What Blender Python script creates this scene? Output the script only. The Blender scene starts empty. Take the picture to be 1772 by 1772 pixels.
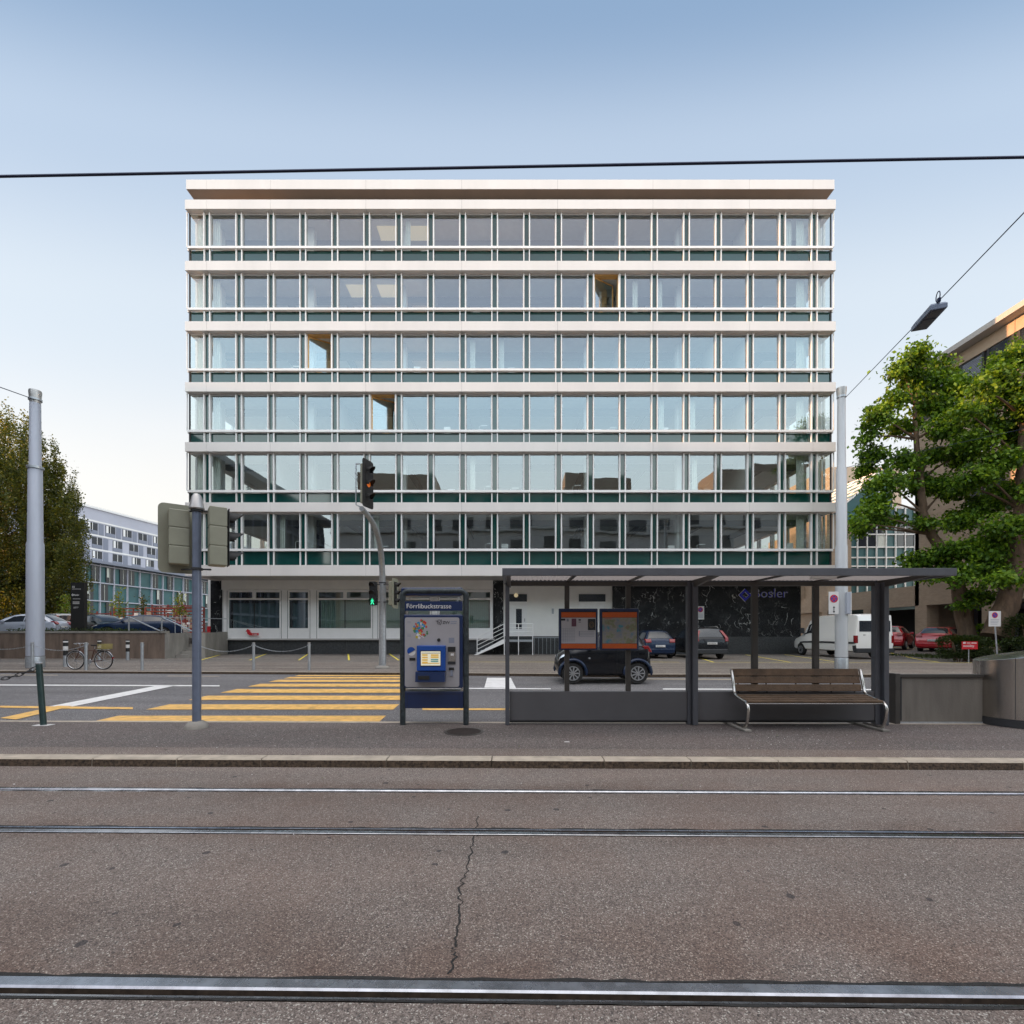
import bpy, math, random
import numpy as np
from mathutils import Vector, Matrix
R = math.radians
random.seed(7)
rng = np.random.default_rng(7)
sc = bpy.context.scene
COL = sc.collection

# ------------------------------------------------------------------ camera
F = 836.8; HY = 1095.0; CX = 886.0; CH = 1.6
cam_d = bpy.data.cameras.new('camera'); cam = bpy.data.objects.new('camera', cam_d); COL.objects.link(cam)
cam.location = (0, 0, CH); cam.rotation_euler = (R(90), 0, 0)
cam_d.sensor_width = 36; cam_d.lens = 36 * F / 1772
cam_d.shift_y = (HY - 886) / 1772
cam_d.clip_start = 0.05; cam_d.clip_end = 4000
sc.camera = cam

# ------------------------------------------------------------------ light
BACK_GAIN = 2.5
SUN_EL, SUN_AZ = 7.0, 267.0      # azimuth clockwise from +Y
w = bpy.data.worlds.new('World'); sc.world = w; w.use_nodes = True
nt = w.node_tree; bg = nt.nodes['Background']
sky = nt.nodes.new('ShaderNodeTexSky'); sky.sky_type = 'NISHITA'; sky.sun_disc = False
sky.sun_elevation = R(SUN_EL); sky.sun_rotation = R(SUN_AZ)
sky.air_density = 1.0; sky.dust_density = 2.2; sky.ozone_density = 1.2; sky.altitude = 400
# the hazy evening sky: the Sky Texture blended with a clear-to-hazy dome (blue high in front, milky overhead and behind)
def wn(typ, **kw):
    n = nt.nodes.new(typ)
    for k, v in kw.items(): setattr(n, k, v)
    return n
def wm(op, a, b=None, c=None):
    n = wn('ShaderNodeMath', operation=op)
    for i, v in enumerate((a, b, c)):
        if v is None: continue
        if hasattr(v, 'links'): nt.links.new(v, n.inputs[i])
        else: n.inputs[i].default_value = v
    return n.outputs[0]
def wramp(src, stops):
    r = wn('ShaderNodeValToRGB'); e = r.color_ramp.elements; r.color_ramp.interpolation = 'EASE'
    while len(e) < len(stops): e.new(.5)
    for i, (p, c) in enumerate(stops): e[i].position = p; e[i].color = (*c, 1)
    nt.links.new(src, r.inputs[0]); return r.outputs[0]
def wmix(a, b, f, mode='MIX'):
    n = wn('ShaderNodeMix'); n.data_type = 'RGBA'; n.blend_type = mode
    for i, v in ((0, f), (6, a), (7, b)):
        if hasattr(v, 'links'): nt.links.new(v, n.inputs[i])
        else: n.inputs[i].default_value = v if i == 0 else (*v, 1)
    return n.outputs[2]
tcw = wn('ShaderNodeTexCoord'); sxyz = wn('ShaderNodeSeparateXYZ'); nt.links.new(tcw.outputs['Generated'], sxyz.inputs[0])
dx, dy, dz = sxyz.outputs
horiz = wm('SQRT', wm('ADD', wm('MULTIPLY', dy, dy), wm('ADD', wm('MULTIPLY', wm('MULTIPLY', dx, dx), .22), 1e-4)))
elev = wm('DIVIDE', wm('ARCTAN2', dz, horiz), math.pi/2)
front = wramp(elev, [(0, (.97,.93,.89)), (.17, (.92,.915,.92)), (.36, (.73,.81,.90)), (.49, (.52,.635,.80)), (.585, (.28,.415,.62)), (.70, (.34,.47,.66)), (.84, (.85,.88,.92)), (1, (.95,.96,.97))])
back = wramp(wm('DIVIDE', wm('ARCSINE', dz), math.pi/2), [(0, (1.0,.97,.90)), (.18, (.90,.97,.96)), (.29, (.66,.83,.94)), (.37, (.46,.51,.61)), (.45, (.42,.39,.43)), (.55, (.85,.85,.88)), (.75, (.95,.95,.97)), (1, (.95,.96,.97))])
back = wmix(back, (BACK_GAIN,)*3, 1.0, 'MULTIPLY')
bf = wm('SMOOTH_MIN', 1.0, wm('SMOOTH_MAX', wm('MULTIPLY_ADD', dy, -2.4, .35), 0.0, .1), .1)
front = wmix(front, (.83,.83,.83), 1.0, 'MULTIPLY')
lw_ = wm('MULTIPLY', wramp(elev, [(.0, (.75,.75,.75)), (.32, (0,0,0))]), wm('SMOOTH_MIN', 1.0, wm('SMOOTH_MAX', wm('MULTIPLY_ADD', dx, -1.8, .1), 0.0, .1), .1))
front = wmix(front, (.84, .78, .70), lw_)
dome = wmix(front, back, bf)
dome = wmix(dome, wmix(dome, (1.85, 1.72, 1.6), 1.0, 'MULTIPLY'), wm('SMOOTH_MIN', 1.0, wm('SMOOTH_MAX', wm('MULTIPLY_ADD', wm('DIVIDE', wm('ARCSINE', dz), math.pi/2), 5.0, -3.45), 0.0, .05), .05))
nz_ = wn('ShaderNodeTexNoise'); nz_.inputs['Scale'].default_value = 2.2; nz_.inputs['Detail'].default_value = 5; mpw = wn('ShaderNodeMapping'); mpw.inputs['Scale'].default_value = (1, 1, 3.5)
nt.links.new(tcw.outputs['Generated'], mpw.inputs[0]); nt.links.new(mpw.outputs[0], nz_.inputs[0])
dome = wmix(dome, (1.0, .97, .95), wm('MULTIPLY', wramp(nz_.outputs[0], [(.5, (0,0,0)), (.75, (.35,.35,.35))]), wramp(elev, [(.1, (1,1,1)), (.3, (0,0,0))])))
dome = wmix(dome, (.5, .5, .5), 1.0, 'MULTIPLY')          # exposure is one stop up
mxw = wmix(dome, wmix(sky.outputs[0], (.30, .27, .24), 1.0, 'MULTIPLY'), .08)
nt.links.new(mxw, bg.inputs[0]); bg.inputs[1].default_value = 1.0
sd = bpy.data.lights.new('sun', 'SUN'); so = bpy.data.objects.new('sun', sd); COL.objects.link(so)
sd.energy = 3.5; sd.angle = R(0.8); sd.color = (1.0, 0.52, 0.24)
az, el = R(SUN_AZ), R(SUN_EL)
sun_dir = Vector((math.sin(az) * math.cos(el), math.cos(az) * math.cos(el), math.sin(el)))
so.rotation_euler = sun_dir.to_track_quat('Z', 'Y').to_euler(); so.location = sun_dir * 60
sc.view_settings.view_transform = 'Standard'; sc.view_settings.look = 'None'
sc.view_settings.exposure = 1.28; sc.view_settings.gamma = 1.0
sc.cycles.use_denoising = True
sc.cycles.max_bounces = 8; sc.cycles.transparent_max_bounces = 16
sc.cycles.diffuse_bounces = 3; sc.cycles.glossy_bounces = 4; sc.cycles.sample_clamp_indirect = 6

# ------------------------------------------------------------------ helpers
def PX(px, D): return (px - CX) / F * D
def PZ(py, D): return CH + (HY - py) / F * D
def P(px, py, D): return Vector((PX(px, D), D, PZ(py, D)))

class MB:
    def __init__(s): s.v = []; s.f = []; s.m = []
    def add(s, vs, fs, mat=0):
        b = len(s.v); s.v += [tuple(v) for v in vs]
        for f in fs: s.f.append(tuple(b + i for i in f)); s.m.append(mat)
        return s
    def box(s, x0, x1, y0, y1, z0, z1, mat=0):
        x0, x1 = min(x0, x1), max(x0, x1); y0, y1 = min(y0, y1), max(y0, y1); z0, z1 = min(z0, z1), max(z0, z1)
        return s.add([(x0,y0,z0),(x1,y0,z0),(x1,y1,z0),(x0,y1,z0),(x0,y0,z1),(x1,y0,z1),(x1,y1,z1),(x0,y1,z1)],
              [(3,2,1,0),(4,5,6,7),(0,1,5,4),(1,2,6,5),(2,3,7,6),(3,0,4,7)], mat)
    def quad(s, a, b, c, d, mat=0): return s.add([a,b,c,d], [(0,1,2,3)], mat)
    def prism(s, poly, y0, y1, mat=0, axis='y'):
        n = len(poly)
        if axis == 'y': vs = [(p[0], y0, p[1]) for p in poly] + [(p[0], y1, p[1]) for p in poly]
        elif axis == 'x': vs = [(y0, p[0], p[1]) for p in poly] + [(y1, p[0], p[1]) for p in poly]
        else: vs = [(p[0], p[1], y0) for p in poly] + [(p[0], p[1], y1) for p in poly]
        fs = [tuple(range(n)), tuple(range(2*n-1, n-1, -1))] + [((i+1) % n, i, n+i, n+(i+1) % n) for i in range(n)]
        return s.add(vs, fs, mat)
    def tube(s, pts, r, n=10, mat=0, cap=True):
        pts = [Vector(p) for p in pts]; k = len(pts)
        rs = r if isinstance(r, (list, tuple)) else [r]*k
        up = None; vs = []
        for i, p in enumerate(pts):
            t = (pts[min(i+1, k-1)] - pts[max(i-1, 0)])
            if t.length < 1e-9: t = Vector((0,0,1))
            t.normalize()
            if up is None: up = t.orthogonal().normalized()
            else:
                up = (up - t * up.dot(t))
                up = up.normalized() if up.length > 1e-6 else t.orthogonal().normalized()
            q = t.cross(up)
            for j in range(n):
                a = 2*math.pi*j/n
                vs.append(p + (up*math.cos(a) + q*math.sin(a))*rs[i])
        fs = []
        for i in range(k-1):
            for j in range(n):
                a, b = i*n+j, i*n+(j+1) % n
                fs.append((a, b, b+n, a+n))
        if cap: fs.append(tuple(range(n-1, -1, -1))); fs.append(tuple((k-1)*n+j for j in range(n)))
        return s.add(vs, fs, mat)
    def lathe(s, prof, c, n=24, mat=0, axis='z', cap=True):
        vs = []
        for r, z in prof:
            for j in range(n):
                a = 2*math.pi*j/n; u, v = r*math.cos(a), r*math.sin(a)
                vs.append((c[0]+u, c[1]+v, c[2]+z) if axis == 'z' else ((c[0]+u, c[1]+z, c[2]+v) if axis == 'y' else (c[0]+z, c[1]+u, c[2]+v)))
        fs = []
        for i in range(len(prof)-1):
            for j in range(n):
                a, b = i*n+j, i*n+(j+1) % n
                fs.append((a, b, b+n, a+n))
        if cap: fs.append(tuple(range(n-1, -1, -1))); fs.append(tuple((len(prof)-1)*n+j for j in range(n)))
        return s.add(vs, fs, mat)
    def build(s, name, mats, parent=None, smooth=False, bevel=0, sharp=35):
        me = bpy.data.meshes.new(name); me.from_pydata(s.v, [], s.f)
        mats = mats if isinstance(mats, (list, tuple)) else [mats]
        for m in mats: me.materials.append(m)
        me.polygons.foreach_set('material_index', s.m)
        if smooth:
            me.polygons.foreach_set('use_smooth', [True]*len(s.f))
            me.set_sharp_from_angle(angle=R(sharp))
        me.update()
        o = bpy.data.objects.new(name, me); COL.objects.link(o)
        if parent: o.parent = parent
        if bevel:
            b = o.modifiers.new('bevel', 'BEVEL'); b.width = bevel; b.segments = 2; b.limit_method = 'ANGLE'; b.angle_limit = R(40)
        return o

def thing(name, label, cat, group=None):
    o = bpy.data.objects.new(name, None); COL.objects.link(o); o.empty_display_size = .2
    o['label'] = label; o['category'] = cat
    if group: o['group'] = group
    return o
def tag(o, label, cat, group=None, kind=None):
    o['label'] = label; o['category'] = cat
    if group: o['group'] = group
    if kind: o['kind'] = kind
    return o
def struct(o): o['kind'] = 'structure'; return o
def kids(o): return [c for c in COL.objects if c.parent == o]
def settle(root, base):
    """built in world coordinates: move the root to its base without moving its parts"""
    base = Vector(base)
    def walk(o):
        for c in kids(o):
            if c.type == 'MESH': c.data.transform(Matrix.Translation(-base))
            walk(c)
    if root.type == 'MESH': root.data.transform(Matrix.Translation(-base))
    walk(root); root.location = base
    return root
def copy_tree(o, parent=None):
    c = o.copy(); COL.objects.link(c); c.parent = parent
    for k in kids(o): copy_tree(k, c)
    return c
def text(body, size, loc, rot, mat, parent, name='lettering', ext=.002, align='LEFT', sx=1, bold=0):
    cu = bpy.data.curves.new('t', 'FONT'); cu.body = body; cu.size = size; cu.extrude = ext; cu.align_x = align; cu.offset = bold
    cu.resolution_u = 3
    t = bpy.data.objects.new('t', cu); COL.objects.link(t)
    dg = bpy.context.evaluated_depsgraph_get(); dg.update()
    me = bpy.data.meshes.new_from_object(t.evaluated_get(dg)); bpy.data.objects.remove(t)
    me.transform(Matrix.Translation(loc) @ rot @ Matrix.Diagonal((sx, 1, 1, 1)))
    me.materials.clear(); me.materials.append(mat); me.name = name
    for p in me.polygons: p.material_index = 0
    o = bpy.data.objects.new(name, me); COL.objects.link(o); o.parent = parent
    return o
FRONT = Matrix.Rotation(R(90), 4, 'X')      # text that faces the street (-Y)

# ------------------------------------------------------------------ materials
def newmat(name):
    m = bpy.data.materials.new(name); m.use_nodes = True
    return m, m.node_tree, m.node_tree.nodes['Principled BSDF']
def N(t, typ, **kw):
    n = t.nodes.new(typ)
    for k, v in kw.items():
        if k in n.inputs: n.inputs[k].default_value = v
        else: setattr(n, k, v)
    return n
def ramp(t, src, stops):
    r = t.nodes.new('ShaderNodeValToRGB'); e = r.color_ramp.elements
    while len(e) < len(stops): e.new(.5)
    for i, (p, c) in enumerate(stops):
        e[i].position = p; e[i].color = (*c, 1) if len(c) == 3 else c
    t.links.new(src, r.inputs[0]); return r.outputs[0]
def mix(t, a, b, fac, mode='MIX'):
    n = t.nodes.new('ShaderNodeMix'); n.data_type = 'RGBA'; n.blend_type = mode
    for s, v in ((0, fac), (6, a), (7, b)):
        if hasattr(v, 'links'): t.links.new(v, n.inputs[s])
        else: n.inputs[s].default_value = v if s == 0 else (*v, 1)
    return n.outputs[2]
def pm(name, col, rough=.6, metal=0, var=.12, scale=3, bump=0, bscale=60, coat=0, spec=.5, streak=0, dirt=0):
    m, t, b = newmat(name)
    b.inputs['Roughness'].default_value = rough; b.inputs['Metallic'].default_value = metal
    b.inputs['Coat Weight'].default_value = coat; b.inputs['Specular IOR Level'].default_value = spec
    tc = N(t, 'ShaderNodeTexCoord')
    mp = N(t, 'ShaderNodeMapping'); t.links.new(tc.outputs['Object'], mp.inputs[0])
    if streak: mp.inputs['Scale'].default_value = (1, 1, 1/streak)
    n = N(t, 'ShaderNodeTexNoise', Scale=scale, Detail=6.0, Roughness=.6); t.links.new(mp.outputs[0], n.inputs[0])
    c = [min(1, x*(1+var)) for x in col]; d = [x*(1-var) for x in col]
    out = ramp(t, n.outputs[0], [(.3, d), (.7, c)])
    if dirt:
        n3 = N(t, 'ShaderNodeTexNoise', Scale=scale*.6, Detail=9.0, Roughness=.7); t.links.new(mp.outputs[0], n3.inputs[0])
        k = ramp(t, n3.outputs[0], [(.5, (0,0,0)), (.72, (dirt,)*3)])
        out = mix(t, out, [x*.35 for x in col], k)
    t.links.new(out, b.inputs['Base Color'])
    if var:
        mr = N(t, 'ShaderNodeMapRange'); mr.inputs[3].default_value = max(0, rough-.08); mr.inputs[4].default_value = min(1, rough+.08)
        t.links.new(n.outputs[0], mr.inputs[0]); t.links.new(mr.outputs[0], b.inputs['Roughness'])
    if bump:
        n2 = N(t, 'ShaderNodeTexNoise', Scale=bscale, Detail=5.0); t.links.new(tc.outputs['Object'], n2.inputs[0])
        bp = N(t, 'ShaderNodeBump', Strength=bump, Distance=.02); t.links.new(n2.outputs[0], bp.inputs['Height'])
        t.links.new(bp.outputs[0], b.inputs['Normal'])
    return m
def emit(name, col, s):
    m, t, b = newmat(name); b.inputs['Emission Color'].default_value = (*col, 1); b.inputs['Emission Strength'].default_value = s
    b.inputs['Base Color'].default_value = (*col, 1); return m
def glass(name, tint, refl, wavy=.0, rough=0.0, rtint=(1,1,1)):
    """window pane: part of the light is mirrored, the rest passes through tinted"""
    m, t, b = newmat(name); t.nodes.remove(b); out = t.nodes['Material Output']
    tr = N(t, 'ShaderNodeBsdfTransparent'); tr.inputs[0].default_value = (*tint, 1)
    gl = N(t, 'ShaderNodeBsdfGlossy'); gl.inputs['Roughness'].default_value = rough; gl.inputs[0].default_value = (*rtint, 1)
    lw = N(t, 'ShaderNodeLayerWeight'); lw.inputs[0].default_value = .5
    fr = N(t, 'ShaderNodeMath', operation='POWER'); fr.inputs[1].default_value = 5.0; t.links.new(lw.outputs['Facing'], fr.inputs[0])
    ad = N(t, 'ShaderNodeMath', operation='ADD'); ad.use_clamp = True; ad.inputs[1].default_value = refl
    t.links.new(fr.outputs[0], ad.inputs[0])
    mx = N(t, 'ShaderNodeMixShader'); t.links.new(ad.outputs[0], mx.inputs[0]); t.links.new(tr.outputs[0], mx.inputs[1]); t.links.new(gl.outputs[0], mx.inputs[2])
    if wavy:
        tc = N(t, 'ShaderNodeTexCoord'); n = N(t, 'ShaderNodeTexNoise', Scale=.9, Detail=1.0); t.links.new(tc.outputs['Object'], n.inputs[0])
        bp = N(t, 'ShaderNodeBump', Strength=wavy, Distance=.02); t.links.new(n.outputs[0], bp.inputs['Height'])
        t.links.new(bp.outputs[0], gl.inputs['Normal'])
    t.links.new(mx.outputs[0], out.inputs[0]); return m

def asphalt(name, dark, light, speck=110, brown=(.12,.085,.07), brownamt=.6, spots=True, patch=.5):
    m, t, b = newmat(name); tc = N(t, 'ShaderNodeNewGeometry'); pos = tc.outputs['Position']
    v = N(t, 'ShaderNodeTexVoronoi', Scale=float(speck)); t.links.new(pos, v.inputs['Vector'])
    sp = N(t, 'ShaderNodeSeparateColor'); t.links.new(v.outputs['Color'], sp.inputs[0])
    c = ramp(t, sp.outputs[0], [(0, [x*.5 for x in dark]), (.3, dark), (.75, [(x+y)/2 for x, y in zip(dark, light)]), (.93, light), (1, [min(.6, x*2.2) for x in light])])
    nz = N(t, 'ShaderNodeTexNoise', Scale=.8, Detail=6.0, Roughness=.6); t.links.new(pos, nz.inputs[0])
    k = ramp(t, nz.outputs[0], [(.42, (0,0,0)), (.68, (brownamt,)*3)])
    c = mix(t, c, mix(t, c, brown, .55), k)
    mp = N(t, 'ShaderNodeMapping'); mp.inputs['Scale'].default_value = (.12, .9, 1); t.links.new(pos, mp.inputs[0])
    nl = N(t, 'ShaderNodeTexNoise', Scale=1.3, Detail=4.0); t.links.new(mp.outputs[0], nl.inputs[0])
    k2 = ramp(t, nl.outputs[0], [(.3, (1-patch*.45,)*3), (.7, (1+patch*.25,)*3)])
    c = mix(t, c, k2, 1.0, 'MULTIPLY')
    v3 = N(t, 'ShaderNodeTexVoronoi', Scale=speck*.62); t.links.new(pos, v3.inputs['Vector'])
    s3 = N(t, 'ShaderNodeSeparateColor'); t.links.new(v3.outputs['Color'], s3.inputs[0])
    c = mix(t, c, (.42,.40,.36), ramp(t, s3.outputs[1], [(.97, (0,0,0)), (.99, (.8,)*3)]))
    c = mix(t, c, (.015,.015,.016), ramp(t, s3.outputs[2], [(.93, (0,0,0)), (.97, (.55,)*3)]))
    if spots:
        v2 = N(t, 'ShaderNodeTexVoronoi', Scale=2.3); v2.voronoi_dimensions = '2D'
        nn = N(t, 'ShaderNodeTexNoise', Scale=9.0, Detail=3.0); t.links.new(pos, nn.inputs[0])
        va = N(t, 'ShaderNodeVectorMath', operation='SCALE'); va.inputs['Scale'].default_value = .05; t.links.new(nn.outputs['Color'], va.inputs[0])
        vb = N(t, 'ShaderNodeVectorMath', operation='ADD'); t.links.new(pos, vb.inputs[0]); t.links.new(va.outputs[0], vb.inputs[1])
        t.links.new(vb.outputs[0], v2.inputs['Vector'])
        s2 = N(t, 'ShaderNodeSeparateColor'); t.links.new(v2.outputs['Color'], s2.inputs[0])
        t0 = N(t, 'ShaderNodeMath', operation='SUBTRACT'); t0.inputs[1].default_value = .50; t.links.new(s2.outputs[0], t0.inputs[0]); t0.use_clamp = True
        thr = N(t, 'ShaderNodeMath', operation='MULTIPLY'); thr.inputs[1].default_value = .13; t.links.new(t0.outputs[0], thr.inputs[0])
        lt = N(t, 'ShaderNodeMath', operation='LESS_THAN'); t.links.new(v2.outputs['Distance'], lt.inputs[0]); t.links.new(thr.outputs[0], lt.inputs[1])
        ml = N(t, 'ShaderNodeMath', operation='MULTIPLY'); ml.inputs[1].default_value = .75; t.links.new(lt.outputs[0], ml.inputs[0])
        c = mix(t, c, (.02,.02,.024), ml.outputs[0])
    if name == 'track_asphalt':      # rusty brake dust along the rails and oil-dark wheel paths
        sx = N(t, 'ShaderNodeSeparateXYZ'); t.links.new(pos, sx.inputs[0])
        yy = N(t, 'ShaderNodeMath', operation='MULTIPLY_ADD'); yy.inputs[1].default_value = .0146; t.links.new(sx.outputs[0], yy.inputs[0]); t.links.new(sx.outputs[1], yy.inputs[2])
        yn = N(t, 'ShaderNodeMath', operation='DIVIDE'); yn.inputs[1].default_value = 6.0; t.links.new(yy.outputs[0], yn.inputs[0])
        wv_ = N(t, 'ShaderNodeTexNoise', Scale=1.7, Detail=5.0); t.links.new(pos, wv_.inputs[0])
        k3 = ramp(t, yn.outputs[0], [(.30, (0,0,0)), (.360, (.1,)*3), (.372, (.7,)*3), (.43, (.5,)*3), (.50, (.15,)*3), (.60, (.08,)*3), (.635, (.4,)*3), (.67, (.45,)*3), (.71, (.1,)*3), (.80, (.4,)*3), (.835, (.5,)*3), (.88, (.1,)*3)])
        k3 = mix(t, k3, ramp(t, wv_.outputs[0], [(.35, (.25,)*3), (.65, (1,1,1))]), 1.0, 'MULTIPLY')
        c = mix(t, c, mix(t, c, (.62,.43,.34), 1.0, 'MULTIPLY'), k3)
    t.links.new(c, b.inputs['Base Color'])
    b.inputs['Roughness'].default_value = .78; b.inputs['Specular IOR Level'].default_value = .45
    bp = N(t, 'ShaderNodeBump', Strength=.55, Distance=.006); t.links.new(v.outputs['Distance'], bp.inputs['Height']); t.links.new(bp.outputs[0], b.inputs['Normal'])
    return m

def marble(name):
    m, t, b = newmat(name); g = N(t, 'ShaderNodeNewGeometry'); pos = g.outputs['Position']
    base = N(t, 'ShaderNodeTexNoise', Scale=1.2, Detail=8.0, Roughness=.65); t.links.new(pos, base.inputs[0])
    c = ramp(t, base.outputs[0], [(.3, (.008,.009,.010)), (.55, (.02,.021,.023)), (.8, (.05,.052,.055))])
    for (sc_, wid, seed, mk, amt, br) in ((1.15, .014, 0, .52, 1.0, .75), (2.6, .015, 11, .57, 1.0, .55), (1.7, .010, 23, .53, .5, .5), (3.6, .014, 31, .60, .5, .4)):
        n = N(t, 'ShaderNodeTexNoise', Scale=1.6, Detail=4.0); va = N(t, 'ShaderNodeVectorMath', operation='SCALE'); va.inputs['Scale'].default_value = 1.0
        mp = N(t, 'ShaderNodeMapping'); mp.inputs['Location'].default_value = (seed, seed*.3, seed*.7); mp.inputs['Rotation'].default_value = (0, R(35 + seed), 0); mp.inputs['Scale'].default_value = (1, 1, .40)
        t.links.new(pos, n.inputs[0]); t.links.new(n.outputs['Color'], va.inputs[0])
        vb = N(t, 'ShaderNodeVectorMath', operation='ADD'); t.links.new(pos, vb.inputs[0]); t.links.new(va.outputs[0], vb.inputs[1]); t.links.new(vb.outputs[0], mp.inputs[0])
        v = N(t, 'ShaderNodeTexVoronoi', Scale=sc_); v.feature = 'DISTANCE_TO_EDGE'; t.links.new(mp.outputs[0], v.inputs['Vector'])
        k = ramp(t, v.outputs['Distance'], [(0, (1,1,1)), (wid, (0,0,0))])
        mk_n = N(t, 'ShaderNodeTexNoise', Scale=1.9, Detail=2.0); mp2 = N(t, 'ShaderNodeMapping'); mp2.inputs['Location'].default_value = (seed+5, 0, 3)
        t.links.new(pos, mp2.inputs[0]); t.links.new(mp2.outputs[0], mk_n.inputs[0])
        kk = mix(t, k, ramp(t, mk_n.outputs[0], [(mk, (0,0,0)), (mk+.08, (amt,)*3)]), 1.0, 'MULTIPLY')
        c = mix(t, c, (br, br, br*.97), kk)
    t.links.new(c, b.inputs['Base Color']); b.inputs['Roughness'].default_value = .3; b.inputs['Specular IOR Level'].default_value = .18
    return m

def brick(name, c1, c2, mortar, s=4.2, rowh=.075, brw=.25):
    m, t, b = newmat(name); tc = N(t, 'ShaderNodeNewGeometry')
    sp = N(t, 'ShaderNodeSeparateXYZ'); t.links.new(tc.outputs['Position'], sp.inputs[0])
    ad = N(t, 'ShaderNodeMath', operation='ADD'); t.links.new(sp.outputs[0], ad.inputs[0]); t.links.new(sp.outputs[1], ad.inputs[1])
    cb = N(t, 'ShaderNodeCombineXYZ'); t.links.new(ad.outputs[0], cb.inputs[0]); t.links.new(sp.outputs[2], cb.inputs[1])
    br = N(t, 'ShaderNodeTexBrick', Scale=1.0); br.inputs['Color1'].default_value = (*c1, 1); br.inputs['Color2'].default_value = (*c2, 1); br.inputs['Mortar'].default_value = (*mortar, 1)
    br.inputs['Mortar Size'].default_value = .006; br.inputs['Brick Width'].default_value = brw; br.inputs['Row Height'].default_value = rowh
    t.links.new(cb.outputs[0], br.inputs['Vector']); 
    n = N(t, 'ShaderNodeTexNoise', Scale=.5, Detail=5.0); t.links.new(tc.outputs['Position'], n.inputs[0])
    t.links.new(mix(t, br.outputs[0], ramp(t, n.outputs[0], [(.3, (.85,)*3), (.7, (1.1,)*3)]), 1.0, 'MULTIPLY'), b.inputs['Base Color'])
    b.inputs['Roughness'].default_value = .85; return m

def leafmat(name, c1, c2, c3, scale=.9, trans=.45):
    m, t, b = newmat(name); out = t.nodes['Material Output']
    g = N(t, 'ShaderNodeNewGeometry')
    n = N(t, 'ShaderNodeTexNoise', Scale=scale, Detail=2.0); t.links.new(g.outputs['Position'], n.inputs[0])
    wn = N(t, 'ShaderNodeTexWhiteNoise'); wn.noise_dimensions = '1D'; t.links.new(g.outputs['Random Per Island'], wn.inputs['W'])
    a = N(t, 'ShaderNodeMath', operation='MULTIPLY_ADD'); a.inputs[1].default_value = .5; t.links.new(wn.outputs[0], a.inputs[0])
    s = N(t, 'ShaderNodeMath', operation='MULTIPLY'); s.inputs[1].default_value = .55; t.links.new(n.outputs[0], s.inputs[0]); t.links.new(s.outputs[0], a.inputs[2])
    c = ramp(t, a.outputs[0], [(.2, c1), (.55, c2), (.85, c3)])
    t.links.new(c, b.inputs['Base Color']); b.inputs['Roughness'].default_value = .5; b.inputs['Specular IOR Level'].default_value = .4
    tl = N(t, 'ShaderNodeBsdfTranslucent'); t.links.new(mix(t, c, (1.25,1.15,.5), 1.0, 'MULTIPLY'), tl.inputs[0])
    mx = N(t, 'ShaderNodeMixShader'); mx.inputs[0].default_value = trans
    t.links.new(b.outputs[0], mx.inputs[1]); t.links.new(tl.outputs[0], mx.inputs[2]); t.links.new(mx.outputs[0], out.inputs[0])
    return m

M = {}
M['asph_near'] = asphalt('track_asphalt', (.140,.114,.100), (.310,.262,.234), 190, brown=(.19,.12,.09))
M['asph_road'] = asphalt('road_asphalt', (.120,.117,.122), (.225,.215,.22), 110, brown=(.15,.135,.13), brownamt=.3, spots=False, patch=.6)
M['asph_plat'] = asphalt('platform_asphalt', (.092,.078,.073), (.21,.18,.168), 130, brown=(.13,.09,.08))
M['asph_pave'] = asphalt('pavement_asphalt', (.17,.145,.125), (.29,.25,.22), 60, spots=False)
M['asph_park'] = asphalt('parking_asphalt', (.125,.112,.10), (.22,.20,.18), 60, spots=False)
M['soil'] = pm('ground_soil', (.12,.11,.09), .9, var=.3, scale=.3)
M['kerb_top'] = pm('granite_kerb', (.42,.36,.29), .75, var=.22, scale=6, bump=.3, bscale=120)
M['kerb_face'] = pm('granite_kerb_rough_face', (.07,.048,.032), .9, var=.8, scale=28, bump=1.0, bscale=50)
M['steel'] = pm('polished_rail_steel', (.36,.37,.40), .27, 1, var=.30, scale=9, dirt=.35)
M['steel_dk'] = pm('rail_side_steel', (.05,.035,.025), .7, .2, var=.5, scale=20)
M['black'] = pm('matt_black', (.012,.012,.012), .6, var=.1)
M['tar'] = pm('tar_joint', (.018,.017,.016), .8, var=.5, scale=40, bump=.6)
M['yellow'] = pm('yellow_road_paint', (.76,.45,.13), .65, var=.22, scale=7, dirt=.6, bump=.3, bscale=90)
M['yellow2'] = pm('lemon_parking_paint', (.80,.66,.06), .65, var=.15, scale=8, dirt=.4)
M['white_paint'] = pm('white_road_paint', (.74,.73,.72), .65, var=.08, scale=7, dirt=.3, bump=.3, bscale=90)
M['alu'] = pm('pale_cladding', (.69,.65,.62), .42, 0, var=.05, scale=.6, coat=.15, streak=8, dirt=.10)
M['alu_b'] = pm('window_frame_metal', (.78,.765,.75), .3, 0, var=.03, scale=1)
M['soff'] = pm('brown_soffit_panels', (.26,.19,.14), .5, var=.1, scale=.7)
M['alu_g'] = pm('grey_sash_metal', (.42,.42,.42), .35, .3, var=.05, scale=1)
M['alu_sh'] = pm('soffit_metal', (.42,.40,.38), .45, var=.05, scale=1)
M['dkgreen'] = pm('dark_green_spandrel_glass', (.005,.048,.042), .04, 0, var=.12, scale=.3, spec=.7, coat=.35)
M['win'] = glass('office_glass', (.80,.86,.85), .21, wavy=.10, rtint=(.84,.94,1.0))
M['winc'] = glass('corner_glass', (.88,.93,.92), .14, wavy=.03)
M['clear'] = glass('shelter_glass', (.95,.96,.95), .010)
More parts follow.
